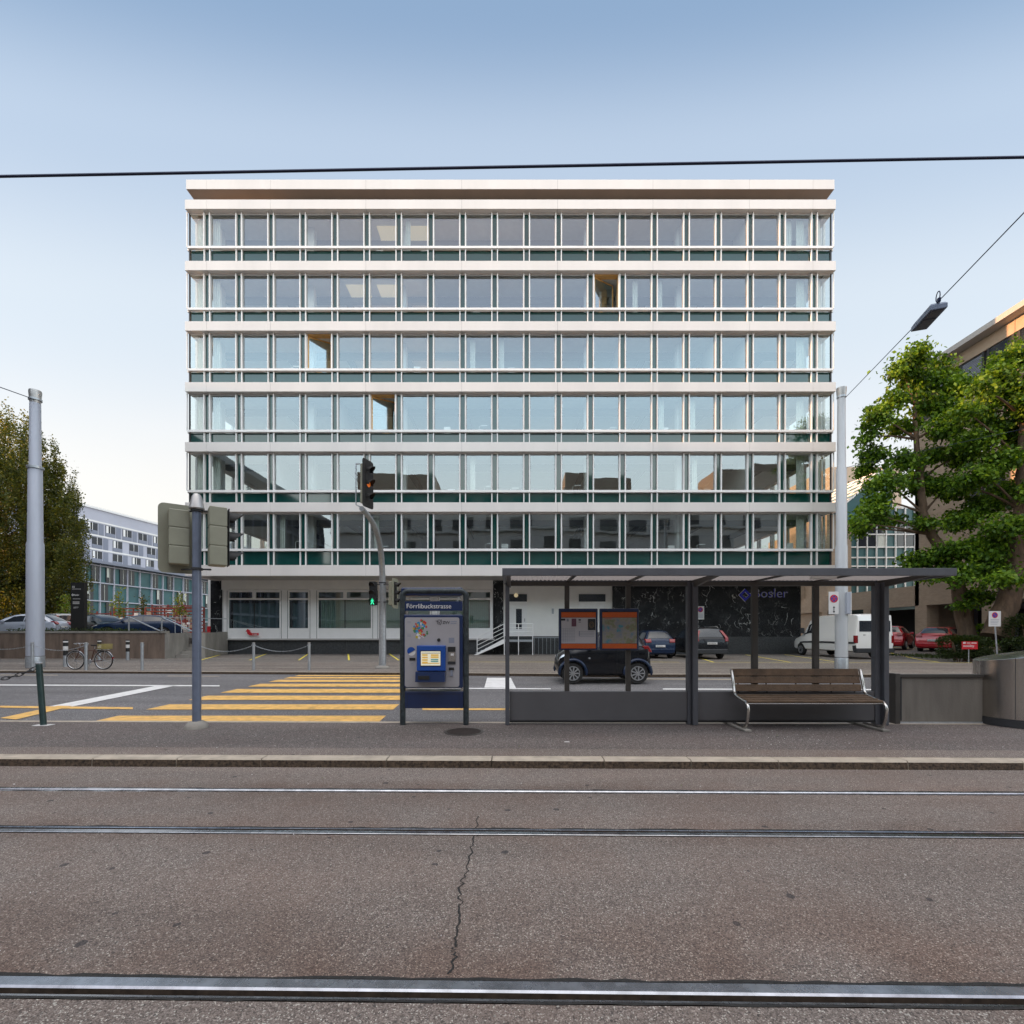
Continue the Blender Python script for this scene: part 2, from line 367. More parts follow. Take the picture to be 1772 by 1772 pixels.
M['carglass'] = glass('car_glass', (.10,.13,.14), .10)
M['gfglass'] = glass('ground_floor_glass', (.50,.66,.63), .22, wavy=.04)
M['ceil'] = pm('office_ceiling', (.80,.80,.78), .8, var=.04)
M['beam'] = pm('office_beam', (.22,.23,.25), .8, var=.04)
M['inwall'] = pm('office_wall', (.62,.61,.59), .85, var=.06)
M['infloor'] = pm('office_carpet', (.35,.34,.32), .9)
M['curtain'] = pm('curtain_fabric', (.66,.68,.62), .85, var=.1, scale=10)
M['sunlit_sash'] = pm('sunlit_orange_sash', (.62,.36,.12), .5, var=.15)  # orange sunlight on the open sashes and reveals is put into this colour
M['marble'] = marble('veined_black_marble')
M['granite'] = pm('dark_granite_plinth', (.045,.048,.05), .4, var=.45, scale=9, bump=.15, dirt=.2)
M['white'] = pm('white_painted_wall', (.86,.84,.80), .6, var=.04, scale=1.5)
M['whitemetal'] = pm('white_metal', (.84,.83,.81), .4, var=.03)
M['galv'] = pm('galvanised_steel', (.42,.45,.48), .42, .6, var=.15, scale=14)
M['mast'] = pm('grey_mast_paint', (.40,.43,.50), .45, .1, var=.06, scale=3, streak=6, dirt=.15)
M['mast_lt'] = pm('pale_mast_paint', (.50,.52,.54), .45, .1, var=.06, scale=3, streak=6, dirt=.15)
M['pole'] = pm('blue_grey_pole_paint', (.15,.18,.25), .4, .2, var=.12, scale=6, dirt=.2)
M['signalback'] = pm('olive_grey_signal_housing', (.25,.25,.19), .5, var=.08, scale=4, dirt=.1)
M['alucast'] = pm('cast_aluminium', (.42,.41,.40), .42, .7, var=.08, scale=9)
M['concrete'] = pm('weathered_concrete', (.26,.245,.22), .9, var=.2, scale=2.2, bump=.25, bscale=40, streak=3, dirt=.4)
M['conc_st'] = pm('stained_concrete_panel', (.17,.155,.135), .9, var=.35, scale=1.6, bump=.25, bscale=40, streak=6, dirt=.7)
M['concrete_d'] = pm('brownish_concrete_wall', (.17,.125,.098), .9, var=.3, scale=3.5, bump=.35, bscale=30, streak=5, dirt=.5)
M['navy'] = pm('navy_enamel', (.004,.018,.075), .35, var=.1, coat=.4)
M['navy_l'] = pm('blue_enamel', (.005,.06,.30), .35, var=.08, coat=.4)
M['navy_tube'] = pm('worn_navy_tube', (.035,.045,.05), .5, .3, var=.5, scale=18, dirt=.3)
M['panelgrey'] = pm('machine_panel_grey', (.36,.35,.37), .45, .2, var=.05, scale=4)
M['shelter'] = pm('shelter_grey_paint', (.095,.10,.115), .45, .2, var=.08, scale=5, dirt=.15)
M['shelter_d'] = pm('shelter_brown_grey', (.06,.055,.05), .5, .2, var=.1, scale=5)
M['shpanel'] = pm('shelter_lower_panel', (.105,.104,.110), .42, .1, var=.10, scale=1.3)
M['wood'] = pm('weathered_bench_wood', (.115,.072,.043), .75, var=.35, scale=5, bump=.4, bscale=30)
M['inox'] = pm('stainless_steel', (.55,.53,.50), .24, 1, var=.08, scale=3, streak=8)
M['binsteel'] = pm('brushed_bin_steel', (.50,.47,.44), .26, 1, var=.2, scale=2, streak=14)
M['orange'] = pm('orange_poster_band', (.58,.10,.012), .5, var=.05)
M['paper'] = pm('poster_paper', (.50,.48,.52), .6, var=.03)
M['maroon'] = pm('maroon_print', (.14,.05,.09), .6)
M['ink'] = pm('black_print', (.02,.02,.025), .6)
M['red'] = pm('sign_red', (.55,.02,.03), .45, var=.03)
M['blue'] = pm('sign_blue', (.03,.06,.33), .45, var=.03)
M['logoblue'] = pm('logo_blue', (.02,.03,.62), .3, var=.03)
M['offwhite'] = pm('sign_white', (.66,.65,.64), .5, var=.04)
M['tyre'] = pm('tyre_rubber', (.012,.012,.012), .8, var=.1)
M['rim'] = pm('alloy_rim', (.52,.53,.55), .28, .8, var=.04)
M['lamp_red'] = pm('tail_lamp_red', (.22,.006,.008), .25, coat=.2, var=.05)
M['lamp_clear'] = pm('clear_lamp', (.65,.67,.70), .12, .5, coat=.6, var=.05)
M['rubber'] = pm('dark_plastic', (.03,.032,.036), .6, var=.05)
M['bark'] = pm('brown_bark', (.13,.085,.055), .9, var=.4, scale=6, bump=1.0, bscale=14, streak=4)
M['leafA'] = leafmat('broad_leaves', (.020,.052,.008), (.095,.20,.016), (.30,.46,.04))
M['leafP'] = leafmat('poplar_leaves', (.024,.040,.008), (.085,.105,.018), (.22,.20,.03), scale=.5)
M['leafH'] = leafmat('hedge_leaves', (.012,.022,.007), (.030,.052,.012), (.06,.09,.02), scale=2)
M['leafY'] = leafmat('young_tree_leaves', (.035,.08,.01), (.09,.17,.015), (.20,.26,.02), scale=2)
M['beige'] = brick('beige_brick', (.42,.32,.23), (.36,.27,.195), (.30,.25,.20))
M['beige2'] = pm('beige_render', (.42,.33,.25), .85, var=.05)
M['dark_in'] = pm('dark_recess', (.02,.019,.018), .8)
M['bluegl'] = pm('teal_glass_panel', (.05,.13,.14), .35, 0, var=.25, scale=.25, spec=.4)
M['greygl'] = pm('dark_window_glass', (.02,.026,.036), .07, 0, var=.3, scale=.6, spec=.5, coat=.12)
M['cladding'] = pm('white_grey_cladding', (.46,.47,.54), .5, var=.05, scale=.3)
M['cladd2'] = pm('blue_grey_shutter', (.22,.24,.30), .5, var=.05)
M['redpaint'] = pm('oxide_red_paint', (.22,.035,.03), .6, var=.2)
M['green_on'] = emit('green_man_light', (.05, 1.0, .5), .4)
M['amber_on'] = emit('amber_light', (1.0, .22, .03), .07)
M['warm_on'] = emit('ceiling_light_warm', (1.0, .82, .50), .13)
M['screen'] = emit('screen_cream', (.80,.76,.60), .13)
M['screen_y'] = emit('screen_yellow', (.75,.48,.10), .09)
M['screen_g'] = emit('screen_green', (.10,.32,.30), .1)
for k_, c_ in (('stR', (.45,.04,.03)), ('stB', (.02,.20,.42)), ('stG', (.05,.18,.06)), ('stY', (.45,.36,.04)), ('stW', (.62,.62,.64))): M[k_] = pm('sticker_'+k_, c_, .5)
def carpaint(name, c): return pm(name, c, .25, .1, var=.02, scale=1, coat=.6 if max(c) > .08 else .25, spec=.5 if max(c) > .08 else .3)

# ------------------------------------------------------------------ the setting
SL = -0.0146
def RYY(x, y): return y + SL * x
def strip(mb, y0, y1, z0, z1, x0=-60, x1=60, mat=0, n=1):
    xs = np.linspace(x0, x1, n+1)
    for a, b in zip(xs[:-1], xs[1:]):
        mb.quad((a, RYY(a, y0), z0), (b, RYY(b, y0), z0), (b, RYY(b, y1), z1), (a, RYY(a, y1), z1), mat)
g = MB(); g.quad((-2500, -2500, -.4), (2500, -2500, -.4), (2500, 2500, -.4), (-2500, 2500, -.4)); struct(g.build('ground', M['soil']))

# rails: (head far edge, head near edge, groove .., lip ..)
# track rails described by [y_far, y_near] of the whole section and which side the groove is on
rails = [(4.918, 4.836, 'near'), (3.937, 3.822, 'far'), (2.218, 2.094, 'near'), (1.245, 1.105, 'far')]
tb = MB()
edges = [5.712] + [e for r_ in rails for e in (r_[0]+.012, r_[1]-.012)] + [-14]
for i in range(0, len(edges), 2): strip(tb, edges[i+1], edges[i], 0, 0)
track = struct(tb.build('tram_road', M['asph_near']))
tj = MB()
for r_ in rails:
    
    xs_j = np.arange(-14, 14, .11); wj = [random.uniform(.006, .026) for _ in xs_j]; wk = [random.uniform(.004, .018) for _ in xs_j]
    for q in range(len(xs_j)-1):
        a_, b_ = xs_j[q], xs_j[q+1]
        tj.quad((a_, RYY(a_, r_[0]), .0035), (b_, RYY(b_, r_[0]), .0035), (b_, RYY(b_, r_[0]+wj[q+1]), .0035), (a_, RYY(a_, r_[0]+wj[q]), .0035))
        tj.quad((a_, RYY(a_, r_[1]-wk[q]), .0035), (b_, RYY(b_, r_[1]-wk[q+1]), .0035), (b_, RYY(b_, r_[1]), .0035), (a_, RYY(a_, r_[1]), .0035))
tj.build('tar_joint', M['tar'], track)
def rail(ya, yb, side, label):
    wd = ya - yb; hd = .55*wd
    if side == 'near': prof = [(ya, -.05), (ya, .002), (ya-.006, .006), (ya-hd+.008, .006), (ya-hd, -.002), (ya-hd-.003, -.042), (yb+.022, -.042), (yb+.018, .0), (yb+.003, .003), (yb, -.004), (yb, -.05)]
    else: prof = [(yb, -.05), (yb, .002), (yb+.006, .006), (yb+hd-.008, .006), (yb+hd, -.002), (yb+hd+.003, -.042), (ya-.022, -.042), (ya-.018, .0), (ya-.003, .003), (ya, -.004), (ya, -.05)]
    mb = MB()
    for i in range(len(prof)-1):
        a, b = prof[i], prof[i+1]; dark = a[1] < -.03 or b[1] < -.03
        mb.quad((-60, RYY(-60, a[0]), a[1]), (60, RYY(60, a[0]), a[1]), (60, RYY(60, b[0]), b[1]), (-60, RYY(-60, b[0]), b[1]), 1 if dark else 0)
    tag(mb.build('tram_rail', [M['steel'], M['steel_dk']]), label, 'rail', 'grooved tram rails in the asphalt')
rail(*rails[0], 'thin shiny tram rail nearest the platform kerb')
rail(*rails[1], 'grooved steel tram rail in the middle of the three, crossed by the asphalt crack')
rail(*rails[2], 'wide bright steel tram rail closest to the viewer')
rail(*rails[3], 'steel tram rail just below the bottom edge of the view')
# crack in the asphalt
cr = MB(); pts = []
cp = [(655,492),(640,560),(605,690),(578,770),(583,850),(560,960),(545,1060),(548,1110),(515,1215)]
cp = [(600+a/2.953, 1280+b/2.953) for a, b in cp]
for (a, b), (c, d) in zip(cp[:-1], cp[1:]):
    for k in range(7):
        t_ = k/7; px, py = a+(c-a)*t_, b+(d-b)*t_; D = CH*F/(py-HY)
        pts.append((PX(px, D) + random.uniform(-.018, .018), D))
def ribbon(mb, pts, wf, z):
    for i in range(len(pts)-1):
        (x0, y0), (x1, y1) = pts[i], pts[i+1]; w0, w1 = wf(i), wf(i+1)
        mb.quad((x0-w0, y0, z), (x0+w0, y0, z), (x1+w1, y1, z), (x1-w1, y1, z))
wv = [random.uniform(.0025, .0075) for _ in range(400)]
ribbon(cr, pts, lambda i: wv[i], .0025)
p2 = [(PX(px, CH*F/(py-HY)) + random.uniform(-.02,.02), CH*F/(py-HY)) for px, py in [(826,1412),(822,1420),(824,1428),(818,1434)]]
ribbon(cr, p2, lambda i: .004, .0025)
cr.build('crack', M['tar'], track)

# near kerb and platform
PZt = .10
kb = MB(); x = -30.0; xs = []
kxs = [-30.0]
while kxs[-1] < 30: kxs.append(kxs[-1] + random.choice([1.02, 1.25, 1.33, 1.5]))
for a, b in zip(kxs[:-1], kxs[1:]):
    a2, b2 = a+.006, b-.006
    y0, y1 = 5.712, 5.885
    vs = []
    for xx in (a2, b2):
        o_ = RYY(xx, 0)
        vs += [(xx, y0+o_, -.05), (xx, y0+.012+o_, PZt-.018), (xx, y0+.028+o_, PZt), (xx, y1+o_, PZt+.001), (xx, y1+o_, -.05)]
    kb.add(vs, [(0,5,6,1)], 1); kb.add(vs, [(1,6,7,2), (2,7,8,3), (3,8,9,4), (0,1,2,3,4), (9,8,7,6,5)], 0)
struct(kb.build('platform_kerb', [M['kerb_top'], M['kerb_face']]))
pl = MB(); strip(pl, 5.885, 8.03, PZt-.002, PZt-.002); strip(pl, 5.6, 5.9, -.03, -.03)
plat = struct(pl.build('tram_platform', M['asph_plat']))
s_ = MB(); strip(s_, 5.885, 6.25, PZt+.002, PZt+.002); s_.build('platform_edge_strip', M['asph_near'], plat)
bk = MB()
for i in range(-24, 24):
    a, b = i*1.2+.004, i*1.2+1.196
    bk.quad((a, RYY(a,8.03), PZt), (b, RYY(b,8.03), PZt), (b, RYY(b,8.15), PZt), (a, RYY(a,8.15), PZt)); bk.quad((a, RYY(a,8.15), PZt), (b, RYY(b,8.15), PZt), (b, RYY(b,8.15), -.1), (a, RYY(a,8.15), -.1))
struct(bk.build('rear_kerb', M['kerb_top']))
# road between the platform and the pavement, rising gently
A = .0168
def rz(D): return A*(D-8.6)
def rp(px, py, dz=.004):
    D = (CH + 8.6*A)*F/((py-HY) + A*F); return Vector((PX(px, D), D, rz(D)+dz))
rd = MB(); rd.quad((-70, RYY(-70,8.0), rz(8.0)), (70, RYY(70,8.0), rz(8.0)), (70, 19, rz(19)), (-70, 19, rz(19)))
road = struct(rd.build('road', M['asph_road']))
def mark(name, quads, mat, dz=.004):
    mb = MB()
    for q in quads: mb.add([rp(a, b, dz) for a, b in q], [tuple(range(len(q)))])
    mb.build(name, mat, road)
def lerpline(y, a, b): t_ = (y-a[1])/(b[1]-a[1]); return a[0]+t_*(b[0]-a[0])
LE, RE = ((164,1248),(514,1169)), ((655,1250),(745,1172))
for (t0, b0) in ((1238.7,1250), (1219,1228), (1204,1211.4), (1192.4,1198.9), (1183.4,1188.3), (1176.4,1180.2), (1171.6,1174.3), (1168.3,1170.0)):
    mark('zebra_stripe', [[(lerpline(b0,*LE), b0), (lerpline(b0,*RE), b0), (lerpline(t0,*RE), t0), (lerpline(t0,*LE), t0)]], M['yellow'])
mark('yellow_line', [[(0,1221.5),(230,1224),(230,1227.5),(70,1226),(0,1224.5)]], M['yellow'])
mark('yellow_line', [[(0,1243),(100,1221.5),(125,1222),(28,1245.5)]], M['yellow'], .006)
mark('yellow_line', [[(731,1226),(868,1226),(1700,1229),(1700,1232),(868,1229),(731,1229)]], M['yellow'])
mark('white_line', [[(80,1223.5),(270,1187),(306,1186.3),(122,1223.5)]], M['white_paint'])
mark('white_line', [[(-400,1183),(380,1186),(380,1188),(-400,1185)]], M['white_paint'])
mark('white_line', [[(843,1173),(884,1173.2),(893,1191),(838,1190)]], M['white_paint'])
mark('white_line', [[(800,1190.6),(953,1191.3),(953,1193),(800,1192.3)]], M['white_paint'])
mark('white_line', [[(1147,1191.5),(1700,1193),(1700,1195),(1147,1193.5)]], M['white_paint'])
mark('road_edge_line', [[(-400,1166.5),(100,1168),(100,1169),(-400,1167.5)], [(290,1169.5),(380,1170),(380,1170.8),(290,1170.4)], [(1040,1174),(1300,1175.2),(1300,1176.6),(1040,1175.4)]], M['kerb_top'])
# pavement behind the road
GZ = .22
fk = [(-60, 18.6), (-18.6, 17.5), (-3.7, 16.75), (3.9, 16.05), (60, 15.9)]
pv = MB(); kb = MB()
for (x0, y0), (x1, y1) in zip(fk[:-1], fk[1:]):
    kb.quad((x0, y0, .0), (x1, y1, .0), (x1, y1, GZ), (x0, y0, GZ), 0)
    kb.quad((x0, y0, GZ), (x1, y1, GZ), (x1, y1+.16, GZ), (x0, y0+.16, GZ), 1)
    pv.quad((x0, y0+.16, GZ-.001), (x1, y1+.16, GZ-.001), (x1, 22.6, GZ-.001), (x0, 22.6, GZ-.001))
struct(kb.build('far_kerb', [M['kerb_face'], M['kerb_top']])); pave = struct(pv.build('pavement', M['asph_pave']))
gl = MB()
for (a, b) in ((18.55, 18.62), (20.0, 20.10), (20.9, 20.95)): gl.quad((-60, a+.9*0, GZ+.003), (60, a, GZ+.003), (60, b, GZ+.003), (-60, b, GZ+.003))
gl.build('gutter_line', M['tar'], pave)
# parking ground, rising to the right rear
def sm(t): t = max(0, min(1, t)); return t*t*(3-2*t)
def gz(x, y): return GZ + .30*sm((x-20)/5)*sm((y-23.5)/4)
pk = MB(); xs = [-70, -40, -20, 0, 10, 19] + list(np.arange(20, 27, .5)) + [28, 32, 60, 120]; ys = [22.6] + list(np.arange(23.5, 29, .5)) + [32, 45, 60, 160]
vi = {}
for i, x in enumerate(xs):
    for j, y in enumerate(ys): vi[i, j] = len(pk.v); pk.v.append((x, y, gz(x, y)))
for i in range(len(xs)-1):
    for j in range(len(ys)-1): pk.f.append((vi[i,j], vi[i+1,j], vi[i+1,j+1], vi[i,j+1])); pk.m.append(0)
park = struct(pk.build('parking_ground', M['asph_park'], smooth=True))
def pline(a, b, w_=.09):
    a, b = Vector(a), Vector(b); d = (b-a).normalized(); n_ = Vector((-d.y, d.x))*w_/2; mb = MB()
    ks = 8; q = []
    for k in range(ks):
        p0, p1 = a.lerp(b, k/ks), a.lerp(b, (k+1)/ks)
        mb.quad(*[(v.x, v.y, gz(v.x, v.y)+.005) for v in (p0-n_, p1-n_, p1+n_, p0+n_)])
    mb.build('parking_line', M['yellow2'], park)
def gp(px, py, z=GZ): D = (CH-z)*F/(py-HY); return (PX(px, D), D)
for a, b in (((347,1142.5),(386,1131.8)), ((432,1142.5),(460,1131.8)), ((517,1142.5),(533,1131.8)), ((604,1142.5),(602.5,1131.8)), ((690,1142.5),(674,1131.8)), ((810,1145.6),(978,1145.6)), ((1120,1145.5),(1175,1146)), ((1205,1146),(1700,1147)), ((1205,1137),(1235,1146)), ((1290,1133),(1370,1146.5)), ((1358,1133),(1455,1146.5)), ((1545,1127),(1640,1134)), ((1535,1134),(1625,1146)), ((1550,1124),(1600,1124.5))): pline(gp(*a), gp(*b))

# ------------------------------------------------------------------ office building
bld = thing('office_building', 'seven storey white and green glass office block with flat projecting roof', 'building')
DG, DF = 28.85, 28.5           # glass plane, front of the projecting bands
sg, sf = F/DG, F/DF
XL, XR = PX(328.5, DG), PX(1437.5, DG); YB = DG + 15.0
bands = [345.3, 451.4, 555.9, 661.3, 765.0, 869.3]
bz = [PZ(b, DF) for b in bands]
BX0, BX1 = PX(320, DF), PX(1446.5, DF)
def zz(py): return PZ(py, DF)
joints = [PX(p, DF) for p in (357.5, 468, 633, 799, 965, 1130, 1297, 1407)]
def ring_band(name, z0, z1, parent, x0, x1, y0, y1, soff=None):
    mb = MB(); ax = [x0] + [j for j in joints if x0 < j < x1] + [x1]
    for a, b in zip(ax[:-1], ax[1:]):
        mb.box(a + (.005 if a != x0 else 0), b - (.005 if b != x1 else 0), y0, y0+.40, z0, z1)
    mb.box(x0, x0+.40, y0+.402, y1, z0, z1); mb.box(x1-.40, x1, y0+.402, y1, z0, z1); mb.box(x0+.402, x1-.402, y1-.4, y1, z0, z1)
    for a in ax[1:-1]: mb.box(a-.0049, a+.0049, y0+.01, y0+.38, z0+.002, z1-.002, 1)
    return mb.build(name, [M['alu'], M['rubber']], parent)
floors = []
for i, zt in enumerate(bz):
    zb = zt - 16.0/sf
    ring_band('fascia_band', zb, zt, bld, BX0, BX1, DF, YB+.35)
    nxt = bz[i+1] if i < 5 else zz(977.8)
    floors.append((zt, zb, nxt))
ring_band('fascia_band', zz(996.3), zz(977.8), bld, BX0, BX1, DF, YB+.35)
sfm = MB(); sfm.box(BX0+.41, BX1-.41, DF+.41, YB-.1, zz(996.3)+.03, zz(996.3)+.13); sfm.build('soffit', M['alu_sh'], bld)
# roof
rx0, rx1 = PX(322, DF), PX(1444, DF); z0, z1 = zz(327), zz(310.8)
ring_band('roof_fascia', z0, z1, bld, rx0, rx1, DF, YB+.2)
mb = MB(); mb.box(rx0+.41, rx1-.41, DF+.41, YB-.3, z0+.02, z0+.2, 1); mb.box(rx0+.3, rx1-.3, DF+.3, YB-.1, z1-.12, z1-.02); mb.box(rx0+.03, rx1-.03, DF+.03, YB-.35, z0-.014, z0-.003, 1); mb.build('roof_slab', [M['alu_sh'], M['soff']], bld)
mb = MB(); mb.box(XL+2.5, XR-2.5, DG+2.4, YB-1.2, bz[0]-.1, z0+.02); mb.build('attic_wall', M['alu_sh'], bld)
mb = MB()
for px_, h_ in ((741,.16),(769,.1),(755,.05)): mb.box(PX(px_,DF)-.03, PX(px_,DF)+.03, DF+.5, DF+.56, z1, z1+h_)
mb.build('roof_vent', M['rubber'], bld)
pairs = [PX(360 + 55.12*k, DG) for k in range(20)]
opened = {(1, 12): 1, (2, 3): 1, (3, 5): 1}
winmesh = {}
def mull(mb, x, zb, zt, w_=.058, d=.15, y=DG): mb.box(x-w_/2, x+w_/2, y-d, y-.002, zb, zt)
for fi, (zt, zb, nx) in enumerate(floors):
    Tpy = bands[fi]
    last = fi == 5
    wt, wb = zb, PZ((Tpy+84.5) if not last else 950.5, DG)
    trb = wb - 3.7/sg; sp_t, sp_b = trb, nx
    fr = MB()
    for x in pairs:
        for dx in (-.165, .165):
            mull(fr, x+dx, wb, wt - .02); mull(fr, x+dx, sp_b+.002, trb, .055, .12)
        fr.box(x-.122, x+.122, DG-.012, DG+.03, wb, wt-.02, 1)      # narrow dark green strip
        fr.box(x-.127, x+.127, DG-.02, DG+.028, sp_b, trb, 1)
    fr.box(XL-.02, XR+.02, DG-.19, DG-.003, trb, wb); fr.box(XL-.02, XR+.02, DG-.03, DG+.05, wt-.06, wt)
    # side facades
    for X_, s_ in ((XL, -1), (XR, 1)):
        fr.box(X_+s_*.0, X_+s_*.15, DG+.002, YB, trb, wb)
        for k in range(8):
            yy = DG + .9 + k*1.9
            for dy in (-.165, .165): fr.box(X_+s_*.0, X_+s_*.13, yy+dy-.04, yy+dy+.04, sp_b, wt)
        fr.box(X_-.035, X_+.035, DG-.035, DG+.035, sp_b, wt, 2)
        fr.box(X_+s_*.07, X_+s_*.13, DG-.13, DG-.07, wb+.003, wt)
    st = fr.build('storey_frame', [M['alu_b'], M['dkgreen'], M['rubber']], bld)
    sb = MB(); sb.box(XL+.05, XR-.05, DG+.035, DG+.06, sp_b, trb)
    sb.box(XL-.015, XL+.03, DG+.05, YB, sp_b, trb); sb.box(XR-.03, XR+.015, DG+.05, YB, sp_b, trb)
    sb.build('spandrel_band', M['dkgreen'], st)
    for k in range(19):
        x0, x1 = pairs[k]+.196, pairs[k+1]-.196
        if (fi, k) in opened:      # sash swung inwards on its left side
            mb = MB(); L_ = x1-x0-.02; a = R(30)
            mb.box(x0, x0+.05, DG-.08, DG+.02, wb, wt-.02, 0); mb.box(x1-.05, x1, DG-.08, DG+.02, wb, wt-.02, 0)
            mb.box(x0+.05, x1-.05, DG-.05, DG+.3, wt-.08, wt-.03, 2); mb.box(x1-.05, x1-.002, DG+.02, DG+.35, wb, wt-.08, 2)
            def rot(u, v, z): return (x0+.05 + u*math.cos(a) - v*math.sin(a), DG+.04 + u*math.sin(a) + v*math.cos(a), z)
            def rb(u0, u1, z0_, z1_, m_, t0=0, t1=.05):
                vs = [rot(u0,t0,z0_), rot(u1,t0,z0_), rot(u1,t1,z0_), rot(u0,t1,z0_), rot(u0,t0,z1_), rot(u1,t0,z1_), rot(u1,t1,z1_), rot(u0,t1,z1_)]
                mb.add(vs, [(3,2,1,0),(4,5,6,7),(0,1,5,4),(1,2,6,5),(2,3,7,6),(3,0,4,7)], m_)
            rb(0, .07, wb+.02, wt-.1, 2); rb(L_-.07, L_, wb+.02, wt-.1, 2); rb(.07, L_-.07, wb+.02, wb+.1, 2); rb(.07, L_-.07, wt-.18, wt-.1, 2)
            rb(.07, L_-.07, wb+.1, wt-.18, 1, .02, .03)
            mb.build('open_window', [M['alu_b'], M['win'], M['sunlit_sash']], st)
            continue
        mb = MB(); f_ = .032
        zt_ = wt-.06
        mb.box(x0, x0+f_, DG-.03, DG+.02, wb, zt_); mb.box(x1-f_, x1, DG-.03, DG+.02, wb, zt_)
        mb.box(x0+f_, x1-f_, DG-.05, DG+.02, zt_-.05, zt_); mb.box(x0+f_, x1-f_, DG-.05, DG+.02, wb, wb+.035)
        ta_, tb__ = random.uniform(-.011,.011), random.uniform(-.006,.006)
        mb.quad((x0+f_, DG, wb+.03), (x1-f_, DG+tb__, wb+.03), (x1-f_, DG+ta_+tb__, zt_-.04), (x0+f_, DG+ta_, zt_-.04), 1)
        mb.build('window', [M['alu_g'], M['win']], st)
    for X_, x0, x1 in ((XL, XL+.04, pairs[0]-.21), (XR, pairs[-1]+.21, XR-.04)):
        mb = MB(); mb.quad((x0, DG, wb), (x1, DG, wb), (x1, DG, wt-.06), (x0, DG, wt-.06), 0)
        mb.quad((X_, DG+.05, wb), (X_, YB-.2, wb), (X_, YB-.2, wt-.03), (X_, DG+.05, wt-.03), 0)
        mb.build('corner_window', [M['winc']], st)
    # inside
    it = MB(); it.box(XL+.2, XR-.2, DG+.12, YB-.3, zt-.25, zt-.05, 0)          # slab / ceiling below this band's top
    cz = zb - .0
    it.box(XL+.2, XR-.2, DG+.5, YB-.3, zb+.05, zt-.26, 0)
    for k in range(1, 20, 1):
        x = pairs[k]
        if k % 2 == 0: it.box(x-.16, x+.16, DG+2.2, DG+6.8, zb-.25, zb+.04, 1)
    it.box(XL+.9, XR-.9, DG+2.0, DG+2.3, zb-.30, zb+.04, 1)
    it.box(XL+2.6, XR-2.6, DG+6.9, DG+7.05, nx-.05, zb+.04, 2)
    it.box(XL+.2, XR-.2, DG+.12, DG+7, nx-.03, nx-.01, 3)
    for k in (rng.choice(np.arange(2, 18), 5, replace=False)):
        it.box(pairs[k]-.06, pairs[k]+.06, DG+.35, DG+6.8, nx, zb+.03, 2)
    for k in (0, 3, 6, 9, 12, 15, 19): it.box(pairs[k]-.2, pairs[k]+.2, DG+1.0, DG+1.4, nx, zb+.04, 0)
    for k in {0: (5, 6), 1: (4, 5)}.get(fi, ()):
        it.box(pairs[k]+.3, pairs[k+1]-.3, DG+.9, DG+2.0, zb+.02, zb+.04, 4)
    it.build('interior', [M['ceil'], M['beam'], M['inwall'], M['infloor'], M['warm_on']], bld)
    # curtains / blinds seen through some windows
    cu = MB(); jobs = [(XL+.25, .35), (pairs[0]+.1, .45), (pairs[19]-.8, .5), (XR-.75, .4)] + [(pairs[k]+.25+random.uniform(0,.5), .3) for k in rng.choice(np.arange(2, 19), 2, replace=False)]
    for cx_, ww in jobs:
        for q in range(int(ww/.06)):
            cu.box(cx_+q*.06, cx_+q*.06+.05, DG+.35+(q%2)*.03, DG+.39+(q%2)*.03, wb-.1, wt-.05)
    cu.build('curtain', M['curtain'], bld)
    # desk lamps and clutter by the glass
    dl = MB()
    for k in rng.choice(np.arange(1, 19), 5, replace=False):
        x = pairs[k] + random.uniform(.4, 1.3); y = DG+.8; hh = random.uniform(.25, .6)
        dl.tube([(x,y,wb-.2),(x,y,wb+hh),(x+.25,y,wb+hh+.06)], .02, 6); dl.box(x+.1, x+.5, y-.05, y+.05, wb+hh+.03, wb+hh+.08)
    for k in rng.choice(np.arange(1, 19), 3, replace=False):
        x = pairs[k] + random.uniform(.3, 1.2); dl.box(x, x+.4, DG+.5, DG+.8, wb-.1, wb+random.uniform(.15, .5))
    dl.build('desk_lamps', M['whitemetal'], bld)
mb = MB(); mb.box(XL+.1, XR-.1, YB-.29, YB-.2, zz(996), bz[0]); mb.build('back_wall', M['inwall'], bld)

# ground floor (recessed)
DW = 31.4; sw = F/DW
def wx(px): return PX(px, DW)
def wz(py): return PZ(py, DW)
ztop = zz(996.3)+.03
mb = MB(); mb.box(wx(385), wx(853), DW+.25, DW+.4, wz(1022), ztop)
mb.box(wx(385), wx(853), DW-.12, DW+.24, wz(1020.5), ztop-.0); mb.build('upper_panel', M['white'], bld)
mb = MB(); mb.box(wx(385), wx(856), DW-.22, DW+.2, wz(1107.5), wz(1105)); mb.build('sill_ledge', M['alu_sh'], bld)
for a, b in ((385,394.5),(486,499),(535.5,549.5),(644,655),(746,759),(850,853)):
    mb = MB(); mb.box(wx(a), wx(b), DW-.02, DW+.2, wz(1105), wz(1020.5))
    if b-a > 5:
        for q in (a+1.2, b-1.2): mb.box(wx(q)-.012, wx(q)+.012, DW-.024, DW-.0205, wz(1105), wz(1022), 1)
    mb.build('wall_pier', [M['whitemetal'], M['rubber']], bld)
